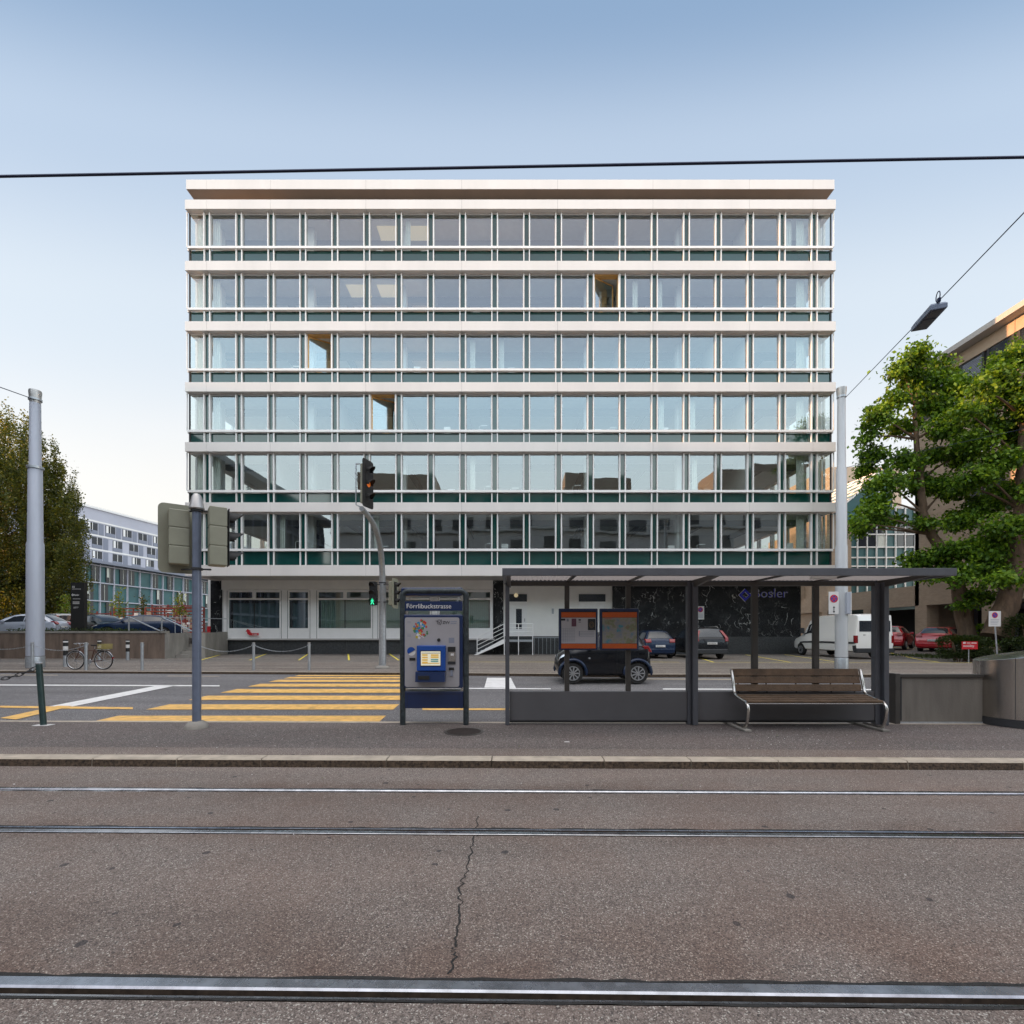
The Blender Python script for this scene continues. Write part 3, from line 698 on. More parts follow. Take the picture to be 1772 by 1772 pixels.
def gwin(a, b, split, lit):
    mb = MB(); x0, x1 = wx(a), wx(b); y = DW
    f_ = .07
    zt_, zm, zb_ = wz(1021), wz(1036.5), wz(1087)
    mb.box(x0, x1, y-.04, y+.06, zt_-.14, zt_); mb.box(x0, x1, y-.04, y+.06, zm-.06, zm+.05); mb.box(x0, x1, y-.03, y+.06, wz(1105), zb_)
    for xx in [x0+f_/2, x1-f_/2]: mb.box(xx-f_/2, xx+f_/2, y-.05, y+.061, wz(1105)+.01, zt_-.01)
    for s in split:
        xs_ = wx(s); mb.box(xs_-.11, xs_+.11, y-.035, y+.05, zm+.05, zt_-.14); mb.box(xs_-.02, xs_+.02, y-.02, y+.04, zb_, zm-.06, 1)
    mb.quad((x0+f_, y, zb_), (x1-f_, y, zb_), (x1-f_, y, zm-.06), (x0+f_, y, zm-.06), 2)
    mb.quad((x0+f_, y+.02, zm+.05), (x1-f_, y+.02, zm+.05), (x1-f_, y+.02, zt_-.14), (x0+f_, y+.02, zt_-.14), 2)
    w_ = mb.build('shop_window', [M['whitemetal'], M['rubber'], M['gfglass']], bld)
    bl = MB(); n = int((x1-x0-.2)/.13)
    if lit:
        for q in range(n): bl.box(x0+.12+q*.13, x0+.20+q*.13, y+.3, y+.32, zb_, zm)
    else: bl.box(x0+.1, x1-.1, y+.4, y+.42, zb_, zm-.25)
    bl.build('blind', M['cladd2'] if not lit else M['curtain'], w_)
for args in ((394.5,486,[440],0), (499,535.5,[],0), (549.5,644,[597],1), (655,746,[700],1), (759,850,[805],1)): gwin(*args)
rm = MB(); rm.box(wx(388), wx(850), DW+5, DW+5.1, wz(1107), ztop); rm.box(wx(388), wx(850), DW+.5, DW+5, wz(1107)-.1, wz(1107)); rm.box(wx(388), wx(850), DW+.42, DW+5, ztop-.3, ztop-.2)
rm.build('shop_interior', M['inwall'], bld)
rm = MB(); rm.box(wx(560), wx(840), DW+1.0, DW+1.6, ztop-.36, ztop-.32); rm.build('ceiling_light', M['warm_on'], bld)
# marble
for a_, b_, d_, c_, n_ in ((365, 384.6, 12, 1131.8, 'marble_pier'), (853.3, 871, .3, 1131.8, 'marble_pier'), (1060, 1385, 12, 1102, 'marble_wall')):
    mb = MB(); mb.box(wx(a_), wx(b_), DW-.05, DW+d_, wz(c_)-(.1 if c_ > 1110 else 0), ztop); mb.build(n_, M['marble'], bld)
mb = MB(); xs_ = [384.8, 400, 440, 490, 540, 600, 640, 700, 760, 853.1]
for a, b in zip(xs_[:-1], xs_[1:]): mb.box(wx(a)+.004, wx(b)-.004, DW+random.uniform(-.004,.004), DW+.3, GZ-.1, wz(1107.5))
mb.box(wx(871.2), wx(1060), DW+.1, DW+.4, GZ-.1, wz(1101))
for a in np.arange(1060, 1385, 65): mb.box(wx(a)+.004, wx(min(a+65, 1386))-.004, DW-.1+random.uniform(-.003,.003), DW+.3, GZ-.1, wz(1101.8))
mb.build('plinth', M['granite'], bld)
mb = MB(); mb.box(wx(871.2), wx(1060), DW+.12, DW+.4, wz(1101), ztop)
mb.build('entrance_wall', M['white'], bld)
mb = MB(); mb.box(wx(384.8), wx(1385), DW+11.5, DW+12, GZ-.1, ztop); mb.build('rear_ground_wall', M['white'], bld)
# doors
def door(a, b, top, bot, ov):
    mb = MB(); x0, x1 = wx(a), wx(b); y = DW+.12
    mb.box(x0, x1, y-.06, y-.002, wz(bot), wz(top)); mb.box(x0+.06, x1-.06, y-.075, y-.061, wz(bot)+.04, wz(top)-.06)
    d = mb.build('door', M['whitemetal'], bld)
    g_ = MB(); w_ = x1-x0; g_.box(x0+w_*.4, x0+w_*.68, y-.085, y-.0755, wz(bot)+.5, wz(top)-.5); g_.box(x0+w_*.4-.03, x0+w_*.68+.03, y-.0755, y-.0751, wz(bot)+.47, wz(top)-.47)
    g_.build('door_window', M['greygl'], d)
    h = MB(); h.box(x1-.18, x1-.13, y-.12, y-.076, wz(bot)+.95, wz(bot)+1.15); h.build('handle', M['alucast'], d)
    t_ = MB(); t_.box(x0, x1, y-.06, y-.002, wz(top)+.004, wz(ov)); t_.build('transom_light', M['greygl'], d)
door(881.5, 912, 1041, 1101, 1028); door(1002, 1048, 1041, 1101, 1028)
mb = MB(); mb.box(wx(955), wx(958.5), DW+.06, DW+.118, wz(1062), wz(1053)); mb.build('intercom', M['galv'], bld)
mb = MB(); mb.lathe([(0,0),(.12,.01),(.14,.06),(.02,.1)], (wx(893), DW+.0, wz(1030)), 12, 0, 'y'); mb.build('wall_lamp', M['warm_on'], bld)
# logo: blue diamond ring and word on the marble
lg = MB(); cx_, cz_ = wx(1288), wz(1030); yl = DW-.05
def dia(r): return [(cx_-r, cz_), (cx_, cz_-r), (cx_+r, cz_), (cx_, cz_+r)]
o4, i4 = dia(.41), dia(.20)
for k in range(4):
    a, b = k, (k+1) % 4
    lg.add([(o4[a][0], yl-.06, o4[a][1]), (o4[b][0], yl-.06, o4[b][1]), (i4[b][0], yl-.06, i4[b][1]), (i4[a][0], yl-.06, i4[a][1])], [(0,1,2,3)], 0)
    lg.add([(o4[a][0], yl-.06, o4[a][1]), (o4[b][0], yl-.06, o4[b][1]), (o4[b][0], yl-.002, o4[b][1]), (o4[a][0], yl-.002, o4[a][1])], [(0,1,2,3)], 1)
lg.tube([(cx_-.43, yl-.05, cz_), (cx_, yl-.05, cz_-.43)], .018, 5, 1); lg.tube([(cx_-.43, yl-.05, cz_), (cx_-.02, yl-.05, cz_+.41)], .018, 5, 1)
lg.tube([(cx_-.02, yl-.065, cz_+.2), (cx_+.2, yl-.065, cz_-.02), (cx_+.05, yl-.065, cz_-.14), (cx_-.02, yl-.065, cz_-.06)], .022, 5, 1)
lg.build('wall_logo', [M['logoblue'], M['offwhite']], bld)
text('Bosler', .82, (wx(1301), yl-.02, wz(1034)), FRONT, M['logoblue'], bld, 'wall_lettering', .03, sx=1.08)
text('Bosler', .82, (wx(1301)+.02, yl-.052, wz(1034)+.0), FRONT, M['cladding'], bld, 'lettering_highlight', .0005, sx=1.08, bold=-.012)  # pale thin copy of the word paints the highlight on the letter edges
settle(bld, (0, DG, GZ))

# bent red arrow sign below the windows
ar = thing('arrow_sign', 'small red bent arrow sign with white lettering under the leftmost ground floor window', 'sign')
mb = MB(); y = DW-.26
def ap(px, py): return (wx(px), wz(py))
mb.prism([ap(436,1099.5), ap(451,1099.5), ap(451,1095.5), ap(439,1095.5), ap(435.5,1092.5), ap(438,1092.5), ap(432,1088.5), ap(428.5,1093), ap(431,1093), ap(431.5,1096.5)], y, y+.03)
mb.build('arrow_plate', M['red'], ar)
text('P HIER', .115, (wx(440), y-.003, wz(1098.7)), FRONT, M['offwhite'], ar, 'lettering')
settle(ar, (wx(440), y, wz(1099)))

# entrance stairs and landing
es = thing('entrance_stairs', 'white metal entrance stairs and railed landing in front of the white door', 'stairs')
mb = MB(); y0, y1 = DW-1.3, DW-.1
lx0, lx1 = PX(873, 30.8), PX(921, 30.8); zl = PZ(1107, 30.8)
mb.box(lx0, lx1, y0, y1, zl-.12, zl); mb.build('landing', M['galv'], es)
sx0 = PX(823, 30.2); n = 6
mb = MB()
for k in range(n):
    t0 = k/n; xa = sx0 + (lx0-sx0)*t0; za = GZ + (zl-GZ)*(k+1)/(n+1)
    mb.box(xa, xa+.3, y0+.06, y1-.02, za-.03, za)
mb.build('steps', M['galv'], es)
for yy in (y0, y1-.05):
    mb = MB(); mb.prism([(sx0-.1, GZ), (sx0+.12, GZ), (lx0, zl-.22), (lx0, zl+.02), (lx0-.12, zl+.02)], yy, yy+.05); mb.build('stringer', M['whitemetal'], es)
mb = MB(); yy = y0+.02
zlo = GZ
for h in (.35, .6, .85, 1.1):
    mb.tube([(sx0+.1, yy, zlo+h), (lx0, yy, zl+h-.1), (lx1, yy, zl+h-.1)], .02 if h < 1 else .025, 6)
mb.tube([(sx0+.1, yy, zlo), (sx0+.1, yy, zlo+1.1)], .025, 6)
for xx in (lx0, (lx0+lx1)/2, lx1): mb.tube([(xx, yy, GZ), (xx, yy, zl+1.0)], .028, 6)
mb.tube([(lx1, y1, zl+1), (lx1, yy, zl+1)], .025, 6); mb.tube([(lx1, y1, zl+.5), (lx1, yy, zl+.5)], .02, 6)
mb.build('handrail', M['whitemetal'], es)
settle(es, (lx0, y0, GZ))
# row of vertical bars before the plinth to the right of the stairs
fr = thing('bar_railing', 'low row of thin vertical steel bars right of the entrance landing', 'railing')
mb = MB()
for q in range(20): x = PX(925+q*7, 31.0); mb.tube([(x, 31.0, GZ), (x, 31.0, GZ+1.05)], .012, 5)
mb.build('bars', M['galv'], fr); mb = MB(); mb.box(PX(922,31.0), PX(1062,31.0), 30.97, 31.03, GZ+1.05, GZ+1.09); mb.build('top_rail', M['galv'], fr)
settle(fr, (PX(925,31.0), 31.0, GZ))

# ------------------------------------------------------------------ signs helper: round no-stopping disc
def disc_sign(root, cx_, y, cz_, r, cross, facing=-1):
    mb = MB(); n = 28
    def ringp(rr, yy): return [(cx_+rr*math.cos(2*math.pi*k/n), yy, cz_+rr*math.sin(2*math.pi*k/n)) for k in range(n)]
    mb.add(ringp(r, y), [tuple(range(n))], 0); mb.add(ringp(r*.74, y-.002), [tuple(range(n))], 1)
    for a in ([45, 135] if cross else [135]):
        a = R(a); dx, dz = math.cos(a)*r*.8, math.sin(a)*r*.8; nx_, nz_ = -math.sin(a)*r*.11, math.cos(a)*r*.11
        mb.quad((cx_-dx-nx_, y-.004-(a>2)*.001, cz_-dz-nz_), (cx_+dx-nx_, y-.004-(a>2)*.001, cz_+dz-nz_), (cx_+dx+nx_, y-.004-(a>2)*.001, cz_+dz+nz_), (cx_-dx+nx_, y-.004-(a>2)*.001, cz_-dz+nz_), 0)
    mb.build('prohibition_disc', [M['red'], M['blue']], root)
ns = thing('no_parking_sign', 'white no parking plate with red and blue disc on the black marble wall', 'sign')
mb = MB(); mb.box(PX(1205.5,31.2), PX(1218.5,31.2), 31.2, 31.23, PZ(1072,31.2), PZ(1049,31.2)); mb.build('plate', M['offwhite'], ns)
disc_sign(ns, PX(1212,31.2), 31.197, PZ(1055,31.2), .17, False)
mb = MB()
for q in range(4): mb.box(PX(1207.5,31.2), PX(1216.5,31.2), 31.196, 31.199, PZ(1063+q*2,31.2), PZ(1062.4+q*2,31.2))
mb.build('small_print', M['cladd2'], ns)
settle(ns, (PX(1212,31.2), 31.22, PZ(1072,31.2)))

# ------------------------------------------------------------------ left terrace, walls, stairs
TZ = 1.30
te = MB(); te.box(-260, -19.9, 29.2, 420, -.1, TZ); te.box(-260, -18.5, 26.15, 29.2, -.1, TZ); te.box(-19.9, -18.9, 30.6, 420, -.1, TZ)
terr = struct(te.build('terrace_ground', M['asph_park']))
cw = thing('retaining_wall', 'long brown weathered concrete retaining wall below the parked cars at left', 'wall')
mb = MB(); mb.box(-70, PX(285,25.9), 25.9, 26.15, GZ-.1, 1.58); mb.build('wall_body', M['concrete_d'], cw)
mb = MB(); mb.box(-70, PX(286,25.9)+.02, 25.86, 26.20, 1.582, 1.69); mb.build('coping', M['concrete'], cw)
mb = MB(); mb.box(PX(285,25.9)+.004, PX(292,25.9), 25.9, 27.5, GZ-.1, 1.58); mb.build('end_pier', M['concrete'], cw)
settle(cw, (-25, 26, GZ))
s2 = thing('stair_wall', 'greenish concrete wall beside the steps up to the terrace', 'wall')
mb = MB()
def wallseg(mb, a, b, t_, z0_, z1_):
    a, b = Vector(a), Vector(b); d = (b-a).normalized(); n_ = Vector((-d.y, d.x))*t_
    p = [a, b, b+n_, a+n_]
    mb.prism([(q.x, q.y) for q in p], z0_, z1_, axis='z')
wallseg(mb, (-17.35, 26.9), (-20.3, 29.6), -.25, GZ-.1, 1.6); mb.build('wall_body', M['concrete'], s2)
mb = MB(); wallseg(mb, (-17.35, 26.9), (-18.25, 30.3), .2, GZ-.1, 1.62); wallseg(mb, (-18.25, 30.3), (-18.4, 31.3), .2, GZ-.1, 1.66); mb.build('return_wall', M['concrete'], s2)
settle(s2, (-17.5, 27, GZ))
s3 = thing('concrete_steps', 'short flight of worn concrete steps between the two terrace walls', 'stairs')
mb = MB()
for k in range(6):
    yk = 26.4 + k*.42; xr = -17.6 - max(0, (yk-26.9))*1.09
    mb.prism([(-18.35, yk), (xr, yk), (xr-.46, yk+.42), (-18.35 if xr-.46 > -18.35 else xr-.47, yk+.42)], GZ-.05, GZ+.18*(k+1), axis='z') if xr-.46 > -18.3 else mb.box(-18.35-1.2, max(xr, -18.2), yk, yk+.42, GZ, GZ+.18*(k+1))
mb.build('step_treads', M['concrete'], s3); settle(s3, (-18, 26.4, GZ))
hr = thing('stair_handrail', 'steel handrail with sloping bars at the top of the terrace steps', 'railing')
mb = MB()
for px_, D in ((223,26.3), (280,27.8)): mb.tube([(PX(px_,D), D, 1.4), (PX(px_,D), D, PZ(1068,D))], .035, 8)
mb.build('rail_post', M['galv'], hr)
mb = MB(); mb.tube([P(225,1068.5,26.3), P(277,1092,25.8)], .035, 8); mb.tube([P(282,1069,27.8), P(334,1093,26.3)], .035, 8); mb.tube([P(282,1069,27.8), P(335,1069.5,29.6), P(392,1071,31.0)], .022, 8)
for q in (303, 314, 327): mb.tube([P(q,1069.3,29.2), (PX(q,29.2), 29.2, 1.3)], .02, 6)
mb.build('sloping_rail', M['galv'], hr); settle(hr, (-18.5, 27, 1.3))

# black totem
tt = thing('totem_sign', 'tall black totem sign with white lettering on the terrace wall', 'sign')
D = 26.6; mb = MB(); mb.box(PX(122.5,D), PX(145,D), D, D+.22, 1.3, PZ(1008,D)); mb.build('totem_body', M['black'], tt)
y = D-.004
text('10', .17, (PX(124,D), y, PZ(1017.5,D)), FRONT, M['offwhite'], tt)
text('Bosler', .14, (PX(128.5,D), y, PZ(1031,D)), FRONT, M['offwhite'], tt, sx=.75)
mb = MB(); c0 = (PX(126,D), PZ(1029.5,D)); r_ = .075
mb.prism([(c0[0]-r_, c0[1]), (c0[0], c0[1]-r_), (c0[0]+r_, c0[1]), (c0[0], c0[1]+r_)], y-.004, y); mb.prism([(c0[0]-.03, c0[1]), (c0[0], c0[1]-.03), (c0[0]+.03, c0[1]), (c0[0], c0[1]+.03)], y-.006, y-.0045, 1)
mb.build('emblem', [M['offwhite'], M['black']], tt)
text('ETT°', .13, (PX(127.5,D), y, PZ(1053,D)), FRONT, M['offwhite'], tt)
mb = MB(); 
for a, b, c, d in ((124.5,140,1019,1019.6),(126,139,1036,1036.6),(126,137.5,1041,1041.7),(126,137.5,1042.7,1043.4),(126,137.5,1044.2,1045)): mb.box(PX(a,D), PX(b,D), y-.002, y, PZ(d,D), PZ(c,D))
mb.build('small_print', M['offwhite'], tt); settle(tt, (PX(134,D), D, 1.3))

# ------------------------------------------------------------------ left background buildings
def facade_frame(A0, B0):
    A0, B0 = Vector(A0), Vector(B0); d = (B0-A0); L = d.length; d.normalize(); n_ = Vector((d.y, -d.x))
    return A0, d, n_, L
def fbox(mb, fr_, u0, u1, w0, w1, z0, z1, mat=0):
    A0, d, n_, L = fr_
    p = [A0+d*u0+n_*w0, A0+d*u1+n_*w0, A0+d*u1+n_*w1, A0+d*u0+n_*w1]
    mb.add([(q.x, q.y, z0) for q in p] + [(q.x, q.y, z1) for q in p], [(3,2,1,0),(4,5,6,7),(0,1,5,4),(1,2,6,5),(2,3,7,6),(3,0,4,7)], mat)
low = thing('glass_office_block', 'long low teal glass office block receding behind the terrace at left', 'building')
frl = facade_frame((-86.5, 70), (-76.5, 190)); L = frl[3]
rows = [(1.3, 4.6), (4.6, 8.2), (8.2, 11.9), (11.9, 15.4)]
mb = MB(); fbox(mb, frl, 0, L, -14, -.3, 0, 15.6); mb.build('wall', M['bluegl'], low)
mb = MB(); fbox(mb, frl, -2, L+2, -15, 1.4, 15.6, 16.1); mb.build('roof', M['cladd2'], low)
mb = MB()
for z0_, z1_ in rows: fbox(mb, frl, 0, L, -.29, .12, z1_-.22, z1_)
u = 0
while u < L: fbox(mb, frl, u, u+.14, -.29, .08, 1.3, 15.6); u += 3.2
mb.build('facade_grid', M['cladding'], low)
for (z0_, z1_) in rows:
    u = 0.3; k = 0
    while u < L-3:
        if random.random() < .7 and 12 < u < 105:
            m2 = MB(); a = u + random.choice([0, 1.2]); fbox(m2, frl, a, a+1.6, -.28, -.1, z0_+.1, z1_-.3); fbox(m2, frl, a+.76, a+.82, -.1, -.06, z0_+.1, z1_-.3, 1)
            if random.random() < .4: fbox(m2, frl, a+.15, a+.6, -.099, -.07, z0_+1.2, z1_-.35, 1)
            m2.build('window', [M['greygl'], M['curtain']], low)
        u += 3.2
settle(low, (-82, 130, 1.3))
up = thing('apartment_block', 'grey white apartment block with grey shutters and window strips above the teal glass block', 'building')
fru = facade_frame((-102.5, 60), (-82.5, 210)); L = fru[3]
mb = MB(); fbox(mb, fru, 0, L, -16, 0, 0, 30.0); mb.build('wall', M['cladding'], up)
mb = MB(); fbox(mb, fru, -.3, L+.3, -16.3, .35, 30.003, 30.5); 
for zz_ in (27.0, 23.8, 20.6, 17.4): fbox(mb, fru, 0, L, .003, .12, zz_, zz_+.35)
mb.build('floor_band', M['whitemetal'], up)
for zz_ in (17.5, 20.7, 23.9):
    u = 20.0
    while u < 95:
        m2 = MB(); ww = 2.4; fbox(m2, fru, u, u+ww, .01, .06, zz_+.35, zz_+2.9); fbox(m2, fru, u+ww/2-.05, u+ww/2+.05, .06, .09, zz_+.35, zz_+2.9, 1); fbox(m2, fru, u, u+ww, .07, .10, zz_+.35, zz_+1.2, 2)
        if random.random() < .5: fbox(m2, fru, u+.15, u+.7, .061, .085, zz_+1.2, zz_+2.85, 1)
        m2.build('window', [M['greygl'], M['whitemetal'], M['cladd2']], up)
        if random.random() < .8: m2 = MB(); fbox(m2, fru, u+ww+.3, u+ww+1.4, .02, .12, zz_+.35, zz_+2.9); m2.build('shutter', M['cladd2'], up)
        u += random.choice([3.9, 4.3, 5.0])
settle(up, (-90, 120, 1.3))

# ------------------------------------------------------------------ right brick building
rb_ = thing('brick_building', 'beige brick office building with grey metal attic receding at right behind the trees', 'building')
X = 30.0; yA, yB_ = 14.0, 36.0; roofz = PZ(532, F*X/886)   # height from the roof line at the right edge
ztp = 1.6 + .6354*X
def rxbox(mb, y0, y1, z0, z1, x0, x1, mat=0): mb.box(x0, x1, y0, y1, z0, z1, mat)
fl = [5.2, 8.9, 12.6, 16.3]
z_at = ztp-3.9
# wall with window openings
mb = MB()
bays = []
yy = yA+.6
while yy < yB_-3.2: bays.append((yy, yy+2.6)); yy += 3.7
zs = [(5.9, 7.7), (9.6, 11.4), (13.2, 14.9)]
zc = 3.6
for z0_, z1_ in [(3.6, 5.9), (7.7, 9.6), (11.4, 13.2), (14.9, z_at)]: mb.box(X, X+.35, yA, yB_, z0_, z1_)
for z0_, z1_ in zs:
    e = [yA] + [q for b in bays for q in b] + [yB_]
    for i in range(0, len(e), 2): mb.box(X, X+.35, e[i], e[i+1], z0_, z1_)
mb.box(X, X+14, yB_-.35, yB_, 0, z_at, 0); mb.box(X+14, X+14.3, yA, yB_, 0, z_at); mb.box(X+.35, X+14, yA, yA+.3, 0, z_at)
for y0_ in (14, 19.3, 24.6, 29.9, 35.0): mb.box(X+.004, X+.9, y0_, y0_+.99, gz(30,30)-.3, 3.6)
mb.build('wall', M['beige'], rb_)
mb = MB(); mb.box(X+4, X+4.2, yA, yB_-.4, 0, 3.6, 0); mb.build('recessed_wall', M['cladd2'], rb_)
for y0_ in (20.5, 26, 30.2, 33): mb = MB(); mb.box(X+3.93, X+3.99, y0_, y0_+2.2, GZ, 3.2); mb.build('recessed_door', M['greygl'], rb_)
for z0_, z1_ in zs:
    for a, b in bays:
        m2 = MB(); m2.box(X+.14, X+.2, a, b, z0_, z1_, 0); 
        for c in (a, (a+b)/2, b-.07): m2.box(X+.08, X+.14, c, c+.07, z0_, z1_, 1)
        m2.box(X+.08, X+.14, a, b, z0_, z0_+.07, 1); m2.box(X-.05, X+.14, a-.05, b+.05, z0_-.07, z0_-.004, 1)
        m2.build('window', [M['greygl'], M['whitemetal']], rb_)
mb = MB(); mb.box(X-.02, X+13, yA, yB_, ztp-1.15, ztp-.35); mb.box(X-.015, X+13, yA, yB_, z_at+.003, z_at+.25); 
for y0_ in np.arange(yA, yB_, 3.7): mb.box(X-.06, X-.021, y0_, y0_+.04, ztp-1.14, ztp-.36)
mb.build('attic_cladding', M['beige2'], rb_)
mb = MB(); mb.box(X-.75, X+13.6, yA-.5, yB_+.5, ztp-.345, ztp); mb.build('roof', M['alu_sh'], rb_)
mb = MB(); mb.box(X+.12, X+.2, yA, yB_, z_at+.25, ztp-1.15); mb.build('attic_wall', M['rubber'], rb_)
yy = yA
k = 0
while yy < yB_-1.8:
    m2 = MB(); m2.box(X+.05, X+.115, yy+.25, yy+1.6, z_at+.3, ztp-1.2, 0)
    for c in (yy+.1, yy+1.6): m2.box(X+.0, X+.118, c, c+.14, z_at+.26, ztp-1.16, 1)
    blind = yy > 29
    if blind:
        for q in range(22): m2.box(X+.02, X+.049, yy+.25, yy+1.59, z_at+.32+q*.105, z_at+.39+q*.105, 2)
        mm = [M['rubber'], M['rubber'], M['cladd2']]
    else: mm = [M['greygl'], M['rubber'], M['rubber']]
    m2.build('attic_window', mm, rb_); yy += 1.85; k += 1
# lower wing running back: brick beam on piers
mb = MB(); mb.box(X, X+.4, yB_+.02, 60, 3.6, 5.1); 
for y0_ in (40.5, 46, 52, 58): mb.box(X+.003, X+1.2, y0_, y0_+.8, GZ-.1, 3.6)
mb.box(X+.4, X+12, yB_+.02, 60, 4.9, 5.05)
mb.box(X-.3, X+.3, 50, 56, 5.11, 12); mb.build('podium_wall', M['beige'], rb_)
mb = MB(); mb.box(X+4, X+4.2, yB_+.02, 60, GZ-.1, 3.6); mb.build('podium_recess', M['dark_in'], rb_)
mb = MB(); mb.lathe([(.03,0),(.25,.1),(.28,.16),(0,.2)], (X-.5, 33.6, 6.0), 12); mb.tube([(X-.5,33.6,6.15),(X,33.6,6.2)], .03, 6); mb.build('wall_lamp', M['whitemetal'], rb_)
settle(rb_, (X, 28, .4))
# glazed stair block between
gb = thing('glazed_wing', 'white framed glazed wing with sloping glass roof between the office block and the brick building', 'building')
Yg = 47.0; x0, x1 = PX(1440,Yg), PX(1600,Yg); zb_ = 5.1
zt_ = PZ(868, Yg)
mb = MB(); mb.box(PX(1468,Yg), x1+3, Yg, Yg+8, 0, PZ(880,Yg)); mb.build('wall', M['bluegl'], gb)
mb = MB()
for k in range(0, 14): 
    xx = PX(1466+k*16.5, Yg)
    if xx < x1+3: mb.box(xx-.05, xx+.05, Yg-.15, Yg-.003, zb_, PZ(878 if k else 900,Yg))
for py in (878, 903, 925, 947, 965, 980, 999): mb.box(PX(1466,Yg), x1+3, Yg-.12, Yg-.004, PZ(py,Yg)-.06, PZ(py,Yg)+.06)
mb.build('mullion_grid', M['whitemetal'], gb)
for k in range(0, 10):
    for (a, b) in ((926,946), (981,998), (904,924)):
        if random.random() < .7:
            m2 = MB(); xa = PX(1468+k*16.5, Yg); m2.box(xa+.08, xa+.8, Yg-.06, Yg-.004, PZ(b,Yg), PZ(a,Yg)); m2.build('window', random.choice([M['greygl'], M['greygl'], M['curtain'], M['cladd2']]), gb)
mb = MB(); a, b = PX(1436,Yg), PX(1530,Yg)
mb.add([(a, Yg-1, PZ(885,Yg-1)), (b, Yg-1, PZ(805,Yg-1)), (b, Yg+8, PZ(805,Yg-1)), (a, Yg+8, PZ(885,Yg-1)), (a, Yg-1, PZ(905,Yg-1)), (b, Yg-1, PZ(880,Yg-1)), (b, Yg+8, PZ(880,Yg-1)), (a, Yg+8, PZ(905,Yg-1))], [(0,1,2,3),(4,5,1,0),(1,5,6,2)], 0)
for k in range(8):
    t_ = k/7; xx = a+(b-a)*t_; zz_ = PZ(885,Yg-1) + (PZ(805,Yg-1)-PZ(885,Yg-1))*t_
    mb.box(xx-.06, xx+.06, Yg-1.1, Yg+8, zz_-.02, zz_+.1, 1)
for k in range(6): yy = Yg-1+k*1.7; mb.tube([(a, yy, PZ(885,Yg-1)+.05), (b, yy, PZ(805,Yg-1)+.05)], .06, 5, 1)
mb.tube([(PX(1468,Yg), Yg-1.05, PZ(905,Yg)), (PX(1510,Yg), Yg-1.05, PZ(855,Yg)), (PX(1560,Yg), Yg-1.05, PZ(855,Yg))], .12, 6, 1)
mb.build('glass_roof', [M['bluegl'], M['whitemetal']], gb)
mb = MB(); mb.box(PX(1425,Yg), PX(1467,Yg), Yg-.5, Yg+8, GZ, PZ(893,Yg)); mb.build('brick_pier', M['beige'], gb)
mb = MB(); mb.box(PX(1436,64), PX(1560,64), 64, 74, GZ, PZ(808,64)); mb.build('rear_wall', M['beige2'], gb)
settle(gb, ((x0+x1)/2, Yg, GZ))

# ------------------------------------------------------------------ buildings behind and beside the viewer (mirrored in the windows), and an added sun blocker
ob = thing('street_facing_block', 'long grey apartment row across the tracks, seen mirrored in the office windows', 'building')
YO = -30.0
mb = MB(); mb.box(-33, 90, YO-12, YO, 0, 26.6); mb.build('wall', M['inwall'], ob)
mb = MB(); mb.box(-75, -33.02, YO-12, YO-.5, 0, 14.2); mb.build('low_wing', M['beige2'], ob)
for a, b, h in ((-29, -14, 31.4), (10, 22, 31.0), (38, 58, 32.4), (25, 27, 28.2), (62, 82, 29.5)):
    mb = MB(); mb.box(a, b, YO-11, YO-2.5, 26.9, h); mb.build('penthouse', M['beige2'], ob)
mb = MB()
for z_ in (4, 8, 12, 16, 20, 24): mb.box(-33, 90, YO+.02, YO+.5, z_-.15, z_)
mb.box(-33, 90, YO, YO+.6, 26.6, 26.9); mb.build('cornice', M['concrete'], ob)
for z_ in (8, 12, 16, 20, 23.5):
    x = -31
    while x < 86:
        if random.random() < .85:
            m2 = MB(); ww = random.choice([2.0, 3.0]); m2.box(x, x+ww, YO+.01, YO+.07, z_+.5, z_+2.6); m2.build('window', random.choice([M['greygl'], M['greygl'], M['rubber']]), ob)
        x += 5.2
settle(ob, (28, YO-6, 0))
lb = thing('dark_glass_block', 'dark glazed block with overhanging flat roof, mirrored at left in office windows', 'building')
mb = MB(); mb.box(-45, -28, -13.4, 23.5, 0, 17.4); mb.build('wall', M['rubber'], lb)
mb = MB(); mb.box(-46, -26.4, -14.8, 24.2, 17.4, 18.0); mb.build('roof', M['shelter'], lb)
mb = MB()
for z_ in (3.6, 7.2, 10.8, 14.4): mb.box(-28, -27.8, -13.4, 23.5, z_-.2, z_)
for y_ in np.arange(-13.4, 23.5, 1.9): mb.box(-27.998, -27.75, y_, y_+.1, 0, 17.3)
mb.build('facade_grid', M['cladd2'], lb)
mb = MB()
for y_ in np.arange(-13.2, 22, 1.9):
    for z_ in (0.2, 3.8, 7.4, 11, 14.6): mb.box(-27.995, -27.95, y_+.2, y_+1.6, z_, z_+2.9)
mb.build('glazing', M['greygl'], lb)
settle(lb, (-36, 5, 0))
lc = thing('sun_blocker_block', 'unseen pale block added beyond the left edge to shade the facade', 'building')  # unseen block added to keep the low sun off the facade and terrace
mb = MB(); mb.box(-92, -62, -2, 33, 0, 21); mb.build('wall', M['inwall'], lc); mb = MB(); mb.box(-92.5, -61.5, -2.5, 33.5, 21, 21.4); mb.build('roof', M['rubber'], lc); settle(lc, (-77, 37, 0))

